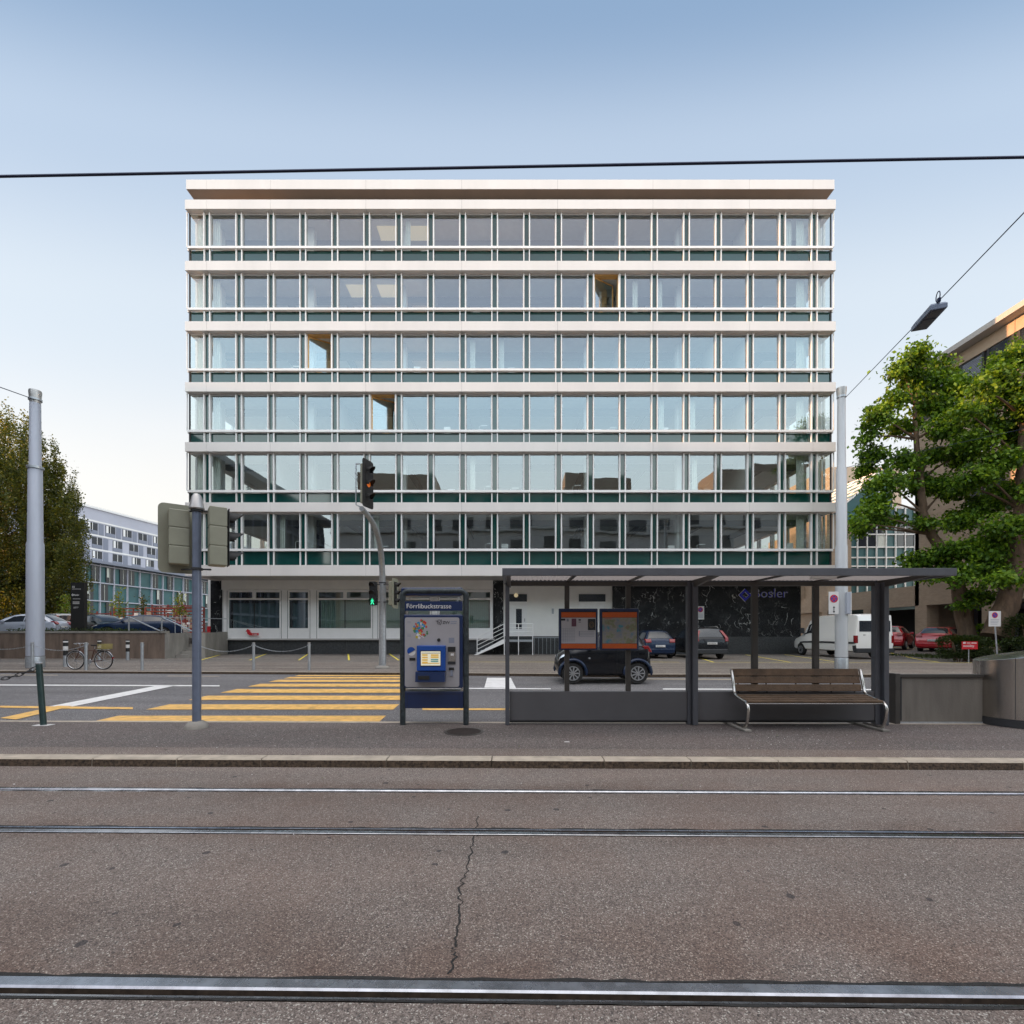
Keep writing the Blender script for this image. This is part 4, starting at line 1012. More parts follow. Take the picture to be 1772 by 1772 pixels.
# ------------------------------------------------------------------ tram masts, wires, hanging lamp
def mast(px, D, wpx, segs, label, m1):
    x = PX(px, D); t = thing('tram_mast', label, 'mast', 'stepped steel tram masts')
    prof = [(s_[1]/2*D/F, PZ(s_[0], D)) for s_ in segs]
    base = GZ
    mb = MB(); vs = []
    pr = []
    for r, z in prof: pr.append((r, z-base))
    mb.lathe(pr, (x, D, base), 28); mb.build('shaft', m1, t, smooth=True)
    sl = MB(); rb = prof[0][0]; sl.lathe([(rb*1.0+.012, 0), (rb+.012, .42), (rb+.004, .44)], (x, D, base), 28); sl.build('base_sleeve', M['galv'], t, smooth=True)
    return t, x
t1, x1m = mast(61, 19.2, 24, [(1135,24.5),(942,23.5),(938,21),(808,19),(805,16.5),(700,15.2),(698,14.5)], 'tall blue grey tram mast at the left before the poplar', M['mast'])
mb = MB(); zt_ = PZ(698,19.2); mb.lathe([(.17,0),(.205,.42),(.195,.5),(.0,.5)], (x1m,19.2,zt_), 20); mb.build('cap', M['alucast'], t1, smooth=True)
mb = MB(); mb.lathe([(.2,0),(.215,.01),(.215,.08),(.2,.09)], (x1m,19.2,PZ(694,19.2)), 20); mb.lathe([(.24,0),(.265,.01),(.265,.1),(.24,.11)], (x1m,19.2,PZ(812,19.2)), 20); mb.build('clamp_ring', M['galv'], t1, smooth=True)
settle(t1, (x1m, 19.2, GZ))
t2, x2m = mast(1456, 18.3, 19, [(1137,19.5),(946,18.5),(943,17),(812,16.2),(809,13.4),(690,12.2)], 'tall pale grey tram mast behind the shelter carrying no stopping signs', M['mast_lt'])
mb = MB(); zt2 = PZ(690,18.3); mb.lathe([(.135,0),(.165,.25),(.17,.4),(.0,.4)], (x2m,18.3,zt2), 20); mb.build('cap', M['alucast'], t2, smooth=True)
mb = MB(); mb.lathe([(.14,0),(.155,.01),(.155,.08),(.14,.09)], (x2m,18.3,zt2+.02), 20); mb.build('clamp_ring', M['galv'], t2, smooth=True)
settle(t2, (x2m, 18.3, GZ))
# signs on the right mast
def sgn(name, label, px, D, y0, y1, x0, x1, cross, arrow=False):
    t = thing(name, label, 'sign'); mb = MB(); mb.box(PX(x0,D), PX(x1,D), D, D+.035, PZ(y1,D), PZ(y0,D)); mb.build('plate', M['offwhite'], t, bevel=.012)
    return t
D = 17.95; t = sgn('no_stopping_sign', 'white plate with no stopping disc and double arrow on the right mast', 0, D, 1024, 1063, 1434.5, 1451.5, True)
disc_sign(t, PX(1443,D), D-.004, PZ(1036,D), .15, True)
mb = MB(); c = PX(1443,D); mb.box(c-.012, c+.012, D-.006, D-.001, PZ(1058,D), PZ(1051,D))
for zt_, zb_, in ((PZ(1048.5,D), PZ(1052,D)), (PZ(1061,D), PZ(1057.5,D))): mb.add([(c,D-.006,zt_),(c-.045,D-.006,zb_),(c+.045,D-.006,zb_)], [(0,1,2) if zt_ < zb_ else (0,1,2)])
mb.build('double_arrow', M['ink'], t); settle(t, (c, D, PZ(1063,D)))
t = thing('sign_back', 'narrow dark sign seen edge on at the right side of the right mast', 'sign')
mb = MB(); mb.box(PX(1465.5,18.0), PX(1472,18.0), 18.0, 18.3, PZ(1062,18), PZ(1025,18)); mb.build('plate', M['mast'], t)
mb = MB(); mb.box(PX(1471.6,18.0)+.012, PX(1472,18.0)+.03, 17.99, 18.5, PZ(1063,18), PZ(1024,18)); mb.build('rim_plate', M['offwhite'], t); settle(t, (PX(1468,18), 18.1, PZ(1062,18)))
# wires
def cable(name, label, a, b, r, mat, sag=0, n=24, cat='cable', group=None):
    a, b = Vector(a), Vector(b); pts = [a.lerp(b, k/n) - Vector((0,0,sag*4*(k/n)*(1-k/n))) for k in range(n+1)]
    mb = MB(); mb.tube(pts, r, 7); o = mb.build(name, mat, smooth=True); tag(o, label, cat, group); settle(o, a); return o
M['cable'] = pm('dark_cable', (.008,.016,.05), .4, .5)
yc = 4.36; z_l = 1.6 + (HY-305.5)*4.43/F; z_r = 1.6 + (HY-271.3)*4.29/F
sl_ = (z_r-z_l)/9.3
cable('contact_wire', 'dark overhead tram contact wire crossing in front of the roof', (-30, RYY(-30,yc), z_l-sl_*25.3), (30, RYY(30,yc), z_r+sl_*25.3), .0115, M['cable'])
Am = P(1463, 688, 18.25); Bm = P(1772, 368, 8.9); far = Am + (Bm-Am)*2.6
cable('span_wire', 'thin span wire rising from the right mast and holding the street lamp', Am, far, .011, M['cable'])
cable('span_wire', 'thin span wire leaving the left mast towards the upper left', P(59,691,19.1), P(0,670,16.5)+(P(0,670,16.5)-P(59,691,19.1))*2, .016, M['cable'])
cable('feeder_wire', 'faint wire from the lower ring of the right mast into the tree', P(1464,809,18.3), P(1772,742,14.5), .007, M['cable'])
# lamp on the span wire
dirw = (Bm-Am).normalized()
best = min((abs((Am+dirw*k/50).x/(Am+dirw*k/50).y*F+CX - 1607), k/50) for k in range(700))[1]
Lc = Am + dirw*best
hl = thing('hanging_street_lamp', 'grey box street lamp hanging from the span wire at upper right', 'street lamp')
ang = math.atan2(dirw.y, dirw.x); RM = Matrix.Translation(Lc) @ Matrix.Rotation(ang, 4, 'Z') @ Matrix.Rotation(-math.asin(dirw.z)*.6, 4, 'Y')
def loc_box(mb, x0,x1,y0,y1,z0,z1, tx=0, mat=0):
    vs = [(x0,y0,z0),(x1,y0,z0),(x1,y1,z0),(x0,y1,z0),(x0+tx,y0+tx*.5,z1),(x1-tx,y0+tx*.5,z1),(x1-tx,y1-tx*.5,z1),(x0+tx,y1-tx*.5,z1)]
    mb.add([RM @ Vector(v) for v in vs], [(3,2,1,0),(4,5,6,7),(0,1,5,4),(1,2,6,5),(2,3,7,6),(3,0,4,7)], mat)
mb = MB(); loc_box(mb, -.52,.52,-.17,.17,-.21,-.11, 0); loc_box(mb, -.52,.52,-.17,.17,-.109,-.05, .06); mb.build('housing', M['pole'], hl)
mb = MB(); loc_box(mb, -.46,.06,-.13,.13,-.23,-.2105, 0); mb.build('diffuser', M['shelter'], hl)
mb = MB(); loc_box(mb, .10,.46,-.12,.12,-.225,-.2105, 0); mb.build('gear_cover', M['shelter'], hl)
mb = MB()
for u in (-.5, .5): loc_box(mb, u-.03,u+.03,-.03,.03,-.055,.04)
mb.tube([RM @ Vector((.45+.1*math.cos(a), .0, .1+.12*math.sin(a))) for a in np.linspace(0, 2*math.pi, 14)], .012, 6); mb.build('hanger', M['cable'], hl)
settle(hl, Lc)

# ------------------------------------------------------------------ traffic signals
def Rz(a): return Matrix.Rotation(a, 4, 'Z')
def sig_head(root, c, yaw, w_, d_, h_, back, n=3, rear=True, lit=None, housing=None, man=False, dark_board=False):
    """three-lamp head centred at c; its lamps look along the yaw direction (yaw 0 = towards -Y)"""
    T = Matrix.Translation(c) @ Rz(yaw)
    def add(mb, x0,x1,y0,y1,z0,z1, mat=0):
        vs = [(x0,y0,z0),(x1,y0,z0),(x1,y1,z0),(x0,y1,z0),(x0,y0,z1),(x1,y0,z1),(x1,y1,z1),(x0,y1,z1)]
        mb.add([T @ Vector(v) for v in vs], [(3,2,1,0),(4,5,6,7),(0,1,5,4),(1,2,6,5),(2,3,7,6),(3,0,4,7)], mat)
    seg = h_/n
    mb = MB()
    for k in range(n): z0_ = -h_/2 + k*seg; add(mb, -w_/2, w_/2, -d_/2, d_/2, z0_+.004, z0_+seg-.004)
    add(mb, -w_/2+.01, w_/2-.01, -d_/2+.01, d_/2-.01, -h_/2, h_/2)
    hs = mb.build('signal_housing', housing or M['signalback'], root, bevel=.012)
    if back:
        mb = MB(); W_, H_ = w_/2+.13, h_/2+.12; r_ = .08; poly = []
        for cx_, cz_, a0 in ((W_-r_, H_-r_, 0), (-W_+r_, H_-r_, 90), (-W_+r_, -H_+r_, 180), (W_-r_, -H_+r_, 270)):
            for k in range(5): a = R(a0+k*22.5); poly.append((cx_+r_*math.cos(a), cz_+r_*math.sin(a)))
        m2 = MB(); m2.prism(poly, -d_/2-.02, -d_/2-.004); mb.add([T @ Vector(v) for v in m2.v], m2.f)
        mb.build('backing_board', [M['black'] if dark_board else M['signalback']], root)
    m2 = MB(); add(m2, -w_/2+.012, w_/2-.012, -d_/2-.032, -d_/2-.0215, -h_/2+.01, h_/2-.01); m2.build('lamp_face', M['black'], root)
    for k in range(n):
        zc = h_/2 - (k+.5)*seg; rr = min(w_, seg)*.40
        mb = MB(); vs = []; fs = []; m_ = 14
        for i in range(m_+1):
            a = R(-20 + 220*i/m_); dep = .22 if rr > .09 else .14
            if seg < .2: dep = .1
            ex = dep*(.45+.55*max(0, math.sin(a)))
            for (q, yy) in ((rr, -d_/2-.03), (rr*.96, -d_/2-.03-ex), (rr*.90, -d_/2-.03-ex), (rr*.93, -d_/2-.034)):
                vs.append(T @ Vector((q*math.cos(a), yy, zc+q*math.sin(a))))
        for i in range(m_):
            for j in range(3): a_ = i*4+j; fs.append((a_, a_+1, a_+5, a_+4))
        mb.add(vs, fs); mb.build('visor', M['black'], root, smooth=True)
        mb = MB(); mm = M['rubber']
        if lit and lit[0] == k: mm = lit[1]
        if man and lit and lit[0] == k:
            pts = [[(0,.08),(.022,.062),(0,.044),(-.022,.062)], [(-.02,.04),(.02,.04),(.018,-.015),(-.018,-.015)], [(-.018,-.015),(.002,-.015),(-.02,-.085),(-.045,-.085)], [(0,-.015),(.018,-.015),(.05,-.085),(.025,-.085)], [(.018,.04),(.03,.03),(.045,-.01),(.03,-.01)], [(-.018,.04),(-.03,.03),(-.045,-.01),(-.03,-.01)]]
            for p_ in pts: mb.add([T @ Vector((a*1.5, -d_/2-.042, zc+b*1.5)) for a, b in p_], [tuple(range(4))])
        else: mb.add([T @ Vector((rr*.88*math.cos(a), -d_/2-.036, zc+rr*.88*math.sin(a))) for a in np.linspace(0, 2*math.pi, 20, endpoint=False)], [tuple(range(20))])
        mb.build('lens' if not man else 'pictogram', mm, root)
# near pole
tp = thing('traffic_light_pole', 'blue grey pole with two signal heads seen from behind, standing on the platform', 'traffic light')
D = 7.62; x = PX(340.5,D); zb_ = PZt
mb = MB(); mb.tube([(x,D,zb_),(x,D,PZ(878,D))], .063, 20); mb.build('pole', M['pole'], tp, smooth=True)
mb = MB(); mb.lathe([(.10,0),(.11,.02),(.10,.06),(.072,.20),(.045,.245),(0,.26)], (x,D,PZ(882,D)), 20); mb.build('pole_cap', M['alucast'], tp, smooth=True)
mb = MB(); mb.lathe([(.17,-.02),(.165,.03),(.14,.08),(.085,.11),(.06,.115)], (x,D,zb_), 14); 
mb.v = [(a*1+random.uniform(-.008,.008), b+random.uniform(-.008,.008), c+random.uniform(-.006,.006)) for a,b,c in mb.v]; mb.build('concrete_foot', M['concrete'], tp, smooth=True)
for zc in (PZ(884,D), PZ(985,D)):
    mb = MB(); mb.lathe([(.066,0),(.085,.005),(.085,.04),(.066,.045)], (x,D,zc-.02), 16); mb.tube([(x-.28,D+.06,zc),(x-.08,D+.02,zc),(x+.08,D+.02,zc),(x+.2,D+.04,zc)], .014, 8); mb.build('clamp', M['rubber'], tp)
sig_head(tp, Vector((PX(308,D), D+.02, PZ(930,D))), R(180+38), .27, .22, .86, True)
sig_head(tp, Vector((PX(375,D)+.0, D+.02, PZ(929,D))), R(180-52), .26, .24, .92, False)
settle(tp, (x, D, zb_))
# far curved pole
tf = thing('traffic_light_pole', 'curved grey traffic light mast behind the crossing with lit green man', 'traffic light')
D0 = 18.9; x0 = PX(662,D0); top = P(626, 880, 14.4)
zc1 = PZ(975,D0)
pts = [Vector((x0,D0,GZ)), Vector((x0,D0,2.2)), Vector((x0,D0,zc1-1.0))]
ctrl = [Vector((x0,D0,zc1-1.0)), Vector((x0,D0,zc1+1.0)), Vector((PX(650,16.6),16.6,PZ(905,16.6))), top]
for k in range(1, 15):
    t_ = k/14; a, b, c, d = ctrl; pts.append(a*(1-t_)**3 + b*3*t_*(1-t_)**2 + c*3*t_*t_*(1-t_) + d*t_**3)
rs = [.14, .14, .125] + [.12-.045*k/14 for k in range(1, 15)]
mb = MB(); mb.tube(pts, rs, 18); mb.build('mast', M['galv'], tf, smooth=True)
mb = MB(); mb.lathe([(.3,-.02),(.28,.04),(.2,.09),(.14,.11)], (x0,D0,GZ), 14); mb.build('concrete_foot', M['concrete'], tf, smooth=True)
mb = MB(); mb.lathe([(.13,0),(.15,.01),(.15,.05),(.12,.06)], (x0,D0,PZ(1010,D0)), 16); mb.tube([(x0-.35,D0-.1,PZ(1012,D0)),(x0+.4,D0-.1,PZ(1012,D0))], .02, 6); mb.tube([(x0-.35,D0-.1,PZ(1042,D0)),(x0+.4,D0-.1,PZ(1042,D0))], .02, 6); mb.build('clamp', M['rubber'], tf)
sig_head(tf, Vector((PX(632,14.2), 14.2, PZ(838,14.2))), R(72), .27, .16, 1.16, True, lit=(1, M['amber_on']), dark_board=True)
mb = MB(); c = P(616,838,14.2); mb.tube([c+Vector((0,0,.62)), c+Vector((0,0,-.6)), c+Vector((.12,0,-.66))], .02, 6); mb.tube([c+Vector((0,0,.6)), c+Vector((.12,0,.6))], .02, 6); mb.build('rear_bracket', M['galv'], tf)
sig_head(tf, Vector((PX(646,18.5), 18.5, PZ(1027,18.5))), 0, .27, .2, .90, False, lit=(2, M['green_on']), housing=M['black'], man=True)
sig_head(tf, Vector((PX(679,18.5), 18.5, PZ(1027,18.5))), R(80), .27, .2, .90, True)
settle(tf, (x0, D0, GZ))

# ------------------------------------------------------------------ chain posts and bollards
def chain(label, a, b, sag, r=.022, cat='chain', grp='chains between the posts'):
    a, b = Vector(a), Vector(b); L_ = (b-a).length*1.05; n = max(10, int(L_/(r*3.1))); mb = MB()
    f = lambda t_: a.lerp(b, t_) - Vector((0,0,sag*4*t_*(1-t_)))
    for k in range(n):
        p0, p1 = f(k/n), f((k+1)/n); d = (p1-p0).normalized(); s_ = d.cross(Vector((0,0,1))).normalized(); u_ = s_.cross(d)
        v = s_ if k % 2 else u_; c = (p0+p1)/2; h = (p1-p0).length*.72
        mb.tube([c + d*h*math.cos(q) + v*r*.75*math.sin(q) for q in np.linspace(0, 2*math.pi, 9)], r*.22, 4, cap=False)
    o = mb.build('chain', M['galv'] if r < .03 else M['rubber'], smooth=True); tag(o, label, cat, grp); settle(o, a)
def chain_post(px, label, y=17.85, group='grey chain posts along the far pavement'):
    t = thing('chain_post', label, 'post', group); xx = PX(px, y)
    mb = MB(); mb.tube([(xx,y,GZ),(xx,y,GZ+1.0)], .05, 12); mb.build('post_shaft', M['galv'], t, smooth=True)
    mb = MB(); mb.lathe([(.052,0),(.056,.005),(.056,.02),(0,.03)], (xx,y,GZ+1.0), 12); mb.build('post_cap', M['alucast'], t, smooth=True)
    mb = MB(); mb.tube([(xx-.075,y,GZ+.93),(xx+.075,y,GZ+.93)], .012, 6); mb.build('chain_eye', M['galv'], t)
    settle(t, (xx, y, GZ)); return xx
lab = ['grey chain post in front of the left tram mast', 'grey chain post that the bicycle leans on', 'grey chain post between the bicycle and the near signal pole', 'grey chain post hidden behind the near signal pole', 'grey chain post left of the zebra crossing, between the two sagging chains', 'grey chain post just left of the curved signal mast, end of the chain']
pxs = [56, 149, 246, 343, 439, 535]
xsp = [chain_post(p_, l_) for p_, l_ in zip(pxs, lab)]
chain('sagging steel chain leaving the left edge to the mast post', (PX(-45,17.85),17.85,1.15), (xsp[0],17.85,1.15), .16)
chain('sagging steel chain from the mast post to the bicycle post', (xsp[0],17.85,1.15), (xsp[1],17.85,1.15), .2)
chain('sagging steel chain running right from behind the near signal pole', (xsp[3],17.85,1.15), (xsp[4],17.85,1.15), .24)
chain('sagging steel chain ending at the post beside the zebra crossing', (xsp[4],17.85,1.15), (xsp[5],17.85,1.15), .24)
# near green post
t = thing('chain_post', 'dark green round post with white foot plate on the near platform edge', 'post'); D = 7.85; xx = PX(70.5,D)
mb = MB(); mb.tube([(xx+.045,D,PZt),(xx-.03,D,PZ(1149,D))], .042, 16); mb.build('post_shaft', pm('dark_green_post', (.03,.06,.06), .4, .2, var=.3, scale=8, dirt=.3), t, smooth=True)
mb = MB(); mb.lathe([(.046,0),(.048,.02),(.03,.028)], (xx-.03,D,PZ(1149,D)), 16); mb.build('post_cap', M['galv'], t, smooth=True)
mb = MB(); mb.box(xx-.08,xx+.17,D-.07,D+.07,PZt,PZt+.006); mb.build('foot_plate', M['offwhite'], t); settle(t, (xx,D,PZt))
chain('dark heavy chain sagging from the near green post to the left edge', (xx-.06,D,PZ(1155,D)), (xx-1.7,D-.05,PZ(1160,D)), .19, .035)
for px_, D, top_, l_ in ((113.5, 19.6, 1107, 'black and white banded bollard left of the bicycle'), (172, 24.3, 1107, 'black and white banded bollard behind the bicycle basket'), (221, 24.3, 1107, 'black and white banded bollard right of the bicycle')):
    t = thing('banded_bollard', l_, 'bollard', 'black and white banded bollards'); xx = PX(px_,D); zt_ = PZ(top_,D); h = zt_-GZ
    mb = MB(); mb.tube([(xx,D,GZ),(xx,D,GZ+h*.42)], .075, 14); mb.build('bollard_shaft', M['galv'], t, smooth=True)
    mb = MB(); mb.tube([(xx,D,GZ+h*.42+.002),(xx,D,zt_)], .08, 14); mb.build('bollard_head', M['black'], t, smooth=True)
    mb = MB(); mb.lathe([(.082,0),(.082,h*.16)], (xx,D,GZ+h*.60), 14); mb.lathe([(.082,0),(.082,h*.05)], (xx,D,GZ+h*.9), 14); mb.build('white_band', M['offwhite'], t, smooth=True); settle(t, (xx,D,GZ))

# ------------------------------------------------------------------ bicycle
bi = thing('bicycle', 'old brown bicycle with a green basket leaning on a chain post', 'bicycle')
D = 18.15; s_ = F/D; wr = .335; xf, xr = PX(130.5,D), PX(174,D); zc = GZ+wr+.01
xr = xf+1.06
M['bike'] = pm('brown_bike_frame', (.10,.04,.03), .4, .3); 
for xx in (xf, xr):
    mb = MB(); mb.tube([(xx+wr*math.cos(a), D, zc+wr*math.sin(a)) for a in np.linspace(0, 2*math.pi, 33)], .02, 6, cap=False); wh = mb.build('wheel', M['tyre'], bi, smooth=True)
    mb = MB(); mb.tube([(xx+(wr-.022)*math.cos(a), D, zc+(wr-.022)*math.sin(a)) for a in np.linspace(0, 2*math.pi, 33)], .012, 5, cap=False)
    for k in range(14): a = k*math.pi/7; mb.tube([(xx, D+(.02 if k%2 else -.02), zc), (xx+(wr-.02)*math.cos(a), D, zc+(wr-.02)*math.sin(a))], .0035, 4)
    mb.lathe([(.02,-.04),(.02,.04)], (xx,D,zc), 8, 0, 'y'); mb.build('rim_and_spokes', M['rim'], wh)
bb = Vector((xf+.58, D, zc-.04)); st_ = Vector((xf+.72, D, zc+.42)); hd = Vector((xf+.20, D, zc+.42)); hb = Vector((xf+.155, D, zc+.28+.1))
mb = MB()
for a, b in ((hd, bb), (bb, st_), (hd+Vector((0,0,-.02)), st_+Vector((0,0,-.06))), (st_+Vector((0,0,-.05)), Vector((xr,D,zc))), (bb, Vector((xr,D,zc)))): mb.tube([a, b], .016, 8)
mb.tube([hd+Vector((-.02,0,.1)), hb, Vector((xf,D,zc))], .015, 8); mb.build('frame', M['bike'], bi, smooth=True)
mb = MB(); mb.tube([hd+Vector((-.02,0,.1)), hd+Vector((-.03,0,.2)), hd+Vector((-.1,.0,.22))], .013, 8); mb.tube([hd+Vector((.08,-.26,.19)), hd+Vector((-.08,-.2,.21)), hd+Vector((-.1,0,.22)), hd+Vector((-.08,.2,.21)), hd+Vector((.08,.26,.19))], .012, 8); mb.build('handlebar', M['rim'], bi, smooth=True)
mb = MB(); mb.tube([st_, st_+Vector((.01,0,.1))], .013, 8); mb.build('seat_post', M['rim'], bi)
mb = MB(); q = st_+Vector((.02,0,.12)); mb.prism([(q.x-.16,D-.02),(q.x+.1,D-.08),(q.x+.13,D),(q.x+.1,D+.08),(q.x-.16,D+.02)], q.z, q.z+.05, axis='z'); mb.build('saddle', M['black'], bi, bevel=.012)
for xx, a0, a1 in ((xf, 20, 160), (xr, -10, 170)):
    mb = MB(); mb.tube([(xx+(wr+.035)*math.cos(R(a)), D, zc+(wr+.035)*math.sin(R(a))) for a in np.linspace(a0, a1, 16)], .014, 5); mb.build('mudguard', M['rim'], bi, smooth=True)
mb = MB(); mb.box(xr-.25,xr+.2,D-.06,D+.06,zc+.40,zc+.415); mb.tube([(xr,D-.05,zc),(xr+.1,D-.05,zc+.4)], .008, 5); mb.tube([(xr,D+.05,zc),(xr+.1,D+.05,zc+.4)], .008, 5); mb.build('rear_rack', M['rim'], bi)
bk_ = MB(); xa, xb_ = xr-.10, xr+.20
for k in range(7): z_ = zc+.43+k*.03; bk_.tube([(xa-.01*k*.3,D-.15,z_),(xb_+.01*k*.3,D-.15,z_),(xb_+.01*k*.3,D+.15,z_),(xa-.01*k*.3,D+.15,z_),(xa-.01*k*.3,D-.15,z_)], .007, 4)
for k in range(10): u = xa+(xb_-xa)*k/9; bk_.tube([(u,D-.15,zc+.43),(u,D-.155,zc+.62)], .006, 4); bk_.tube([(u,D+.15,zc+.43),(u,D+.155,zc+.62)], .006, 4)
bk_.build('basket', pm('olive_basket', (.30,.25,.08), .6, var=.2), bi)
mb = MB(); mb.lathe([(.07,-.01),(.09,0),(.07,.01)], (bb.x,D-.06,bb.z), 14, 0, 'y'); mb.box(bb.x-.01,bb.x+.01,D-.09,D-.07,bb.z-.17,bb.z); mb.box(bb.x-.05,bb.x+.05,D-.16,D-.09,bb.z-.18,bb.z-.155); mb.build('crank', M['rim'], bi)
mb = MB(); mb.box(xr+wr+.01, xr+wr+.035, D-.03, D+.03, zc+.05, zc+.12); mb.build('rear_reflector', M['lamp_red'], bi)
mb = MB(); mb.lathe([(.02,0),(.04,-.05),(.0,-.055)], (xf+.05,D,zc+.42), 10, 0, 'x'); mb.build('headlamp', M['rubber'], bi)
settle(bi, ((xf+xr)/2, D, GZ))

# ------------------------------------------------------------------ ticket machine
tm = thing('ticket_machine', 'blue and grey ticket machine in a tubular frame on the platform', 'ticket machine')
D = 7.9; dp = .34
xl, xr_ = PX(697,D), PX(806.5,D); zt_ = PZ(1023,D)
mb = MB(); rr = .09; pts = [(xl,D,PZt),(xl,D,zt_-rr)] + [(xl+rr-rr*math.cos(R(a)),D,zt_-rr+rr*math.sin(R(a))) for a in (20,45,70,90)] + [(xr_-rr+rr*math.sin(R(a)),D,zt_-rr+rr*math.cos(R(a))) for a in (0,20,45,70,90)] + [(xr_,D,PZt)]
mb.tube(pts, .046, 16); mb.build('tube_frame', M['navy_tube'], tm, smooth=True)
def tb_(name, x0, x1, y0, y1, d0, d1, mat, parent=tm, bev=0):
    m_ = MB(); m_.box(PX(x0,D), PX(x1,D), D+d0, D+d1, PZ(y1,D), PZ(y0,D)); return m_.build(name, mat, parent, bevel=bev)
tb_('top_cover', 694, 800, 1016.5, 1031, -.02, .3, M['navy'], bev=.02)
tb_('name_board', 701, 800.5, 1040.5, 1057, -.02, .02, M['navy'])
text('Förrlibuckstrasse', .108, (PX(703.5,D), D-.024, PZ(1052.8,D)), FRONT, M['offwhite'], tm, sx=.98)
body = tb_('machine_body', 700, 801.5, 1063.5, 1190, -.05, dp, M['navy'], bev=.015)
# rounded grey front panel
def rrect(x0, x1, z0, z1, r, n=5):
    p = []
    for cx_, cz_, a0 in ((x1-r, z1-r, 0), (x0+r, z1-r, 90), (x0+r, z0+r, 180), (x1-r, z0+r, 270)):
        for k in range(n+1): a = R(a0+90*k/n); p.append((cx_+r*math.cos(a), cz_+r*math.sin(a)))
    return p
mb = MB(); mb.prism(rrect(PX(702,D), PX(795.5,D), PZ(1188,D), PZ(1068.5,D), .035), D-.062, D-.051); mb.build('front_panel', M['panelgrey'], tm)
hs = tb_('screen_housing', 724, 773, 1116.5, 1160, -.15, -.063, M['navy_l'], bev=.012)
mb = MB(); x0, x1 = PX(723,D), PX(773,D); mb.prism([(D-.063, PZ(1161,D)), (D-.20, PZ(1161,D)), (D-.22, PZ(1178,D)), (D-.063, PZ(1178.5,D))], x0, x1, axis='x'); mb.build('ticket_tray', M['navy'], tm)
tb_('tray_opening', 728, 747, 1167.5, 1173.5, -.228, -.2125, M['black'])
tb_('screen_bezel', 730.5, 765.5, 1125, 1152, -.155, -.1505, M['black'])
tb_('screen', 731.5, 764.5, 1126.5, 1150.5, -.158, -.1552, M['screen'])
def row_(x0, x1, y0, y1, m_, d=-.1605): tb_('screen_button', x0, x1, y0, y1, d, -.1582, m_)
for q in range(4): row_(733.5, 743, 1131.3+q*4.2, 1134+q*4.2, M['screen_y'])
for q in range(2): row_(748.5, 761.5, 1131.5+q*3.6, 1134.3+q*3.6, M['screen_y'])
for q in range(2): row_(748.5, 761, 1139.5+q*3, 1141.5+q*3, M['screen_g'])
row_(733, 763, 1146, 1147.4, M['screen_y']); row_(733, 764, 1129, 1129.8, M['ink'])
tb_('card_reader', 776, 789, 1119, 1127.5, -.075, -.0625, M['black'])
tb_('card_terminal', 777, 789, 1128, 1144, -.085, -.0625, M['inox'])
tb_('terminal_label', 781, 786.5, 1130.5, 1134, -.088, -.0855, M['offwhite'])
tb_('note_slot', 776, 789, 1144.5, 1149, -.075, -.0625, M['rubber'])
tb_('coin_slot', 778, 786.5, 1154.5, 1159, -.08, -.0625, M['black'])
tb_('coin_button', 780.5, 784.5, 1159.3, 1169.5, -.078, -.0625, M['cladd2'])
tb_('stamp_slot', 710, 720, 1138, 1142.5, -.07, -.0625, M['black'])
tb_('speaker_grille', 777.5, 787, 1103.5, 1112.5, -.066, -.0625, M['cladd2'])
mb = MB(); mb.lathe([(.022,0),(.028,-.012),(.0,-.016)], (PX(760.5,D), D-.062, PZ(1107.3,D)), 14, 0, 'y'); mb.build('lock', M['black'], tm)
# round sticker
mb = MB(); c = (PX(713,D), PZ(1126.5,D)); r_ = .066
def arc(a0, a1, n=18): return [(c[0]+r_*math.cos(R(a0+(a1-a0)*k/n)), D-.0645, c[1]+r_*math.sin(R(a0+(a1-a0)*k/n))) for k in range(n+1)]
mb.add(arc(18, 222), [tuple(range(19))], 0); mb.add([(p[0]+.006, p[1], p[2]-.008) for p in arc(222, 378)], [tuple(range(19))], 1); mb.build('round_sticker', [M['navy_l'], M['offwhite']], tm)
# colourful blob print
mb = MB(); ks = ['stR','stB','stG','stY','stW']; k0 = 0
for q in range(58):
    a = random.uniform(0, 6.283); rr_ = math.sqrt(random.random()); u = PX(729.5,D)+.118*rr_*math.cos(a); v = PZ(1089.5,D)+.16*rr_*math.sin(a); s_ = random.uniform(.014,.026)
    mb.add([(u+s_*math.cos(b), D-.0635-q*.00003, v+s_*math.sin(b)) for b in np.linspace(0, 6.283, 9)[:-1]], [tuple(range(8))], random.choices(range(5), [.28,.26,.24,.14,.08])[0])
pts = [(PX(722.5+12.5*t_,D), PZ(1094+9.5*t_**.8,D)) for t_ in np.linspace(0,1,9)]
for (a, b), (c_, d_) in zip(pts[:-1], pts[1:]): mb.quad((a,D-.0665,b-.006),(c_,D-.0665,d_-.006),(c_,D-.0665,d_+.006),(a,D-.0665,b+.006), 4)
mb.build('colour_print', [M[k] for k in ks], tm)
text('ZVV', .062, (PX(767,D), D-.0635, PZ(1079.6,D)), FRONT, M['ink'], tm, bold=.001)
mb = MB(); c = (PX(761.5,D), PZ(1076.5,D))
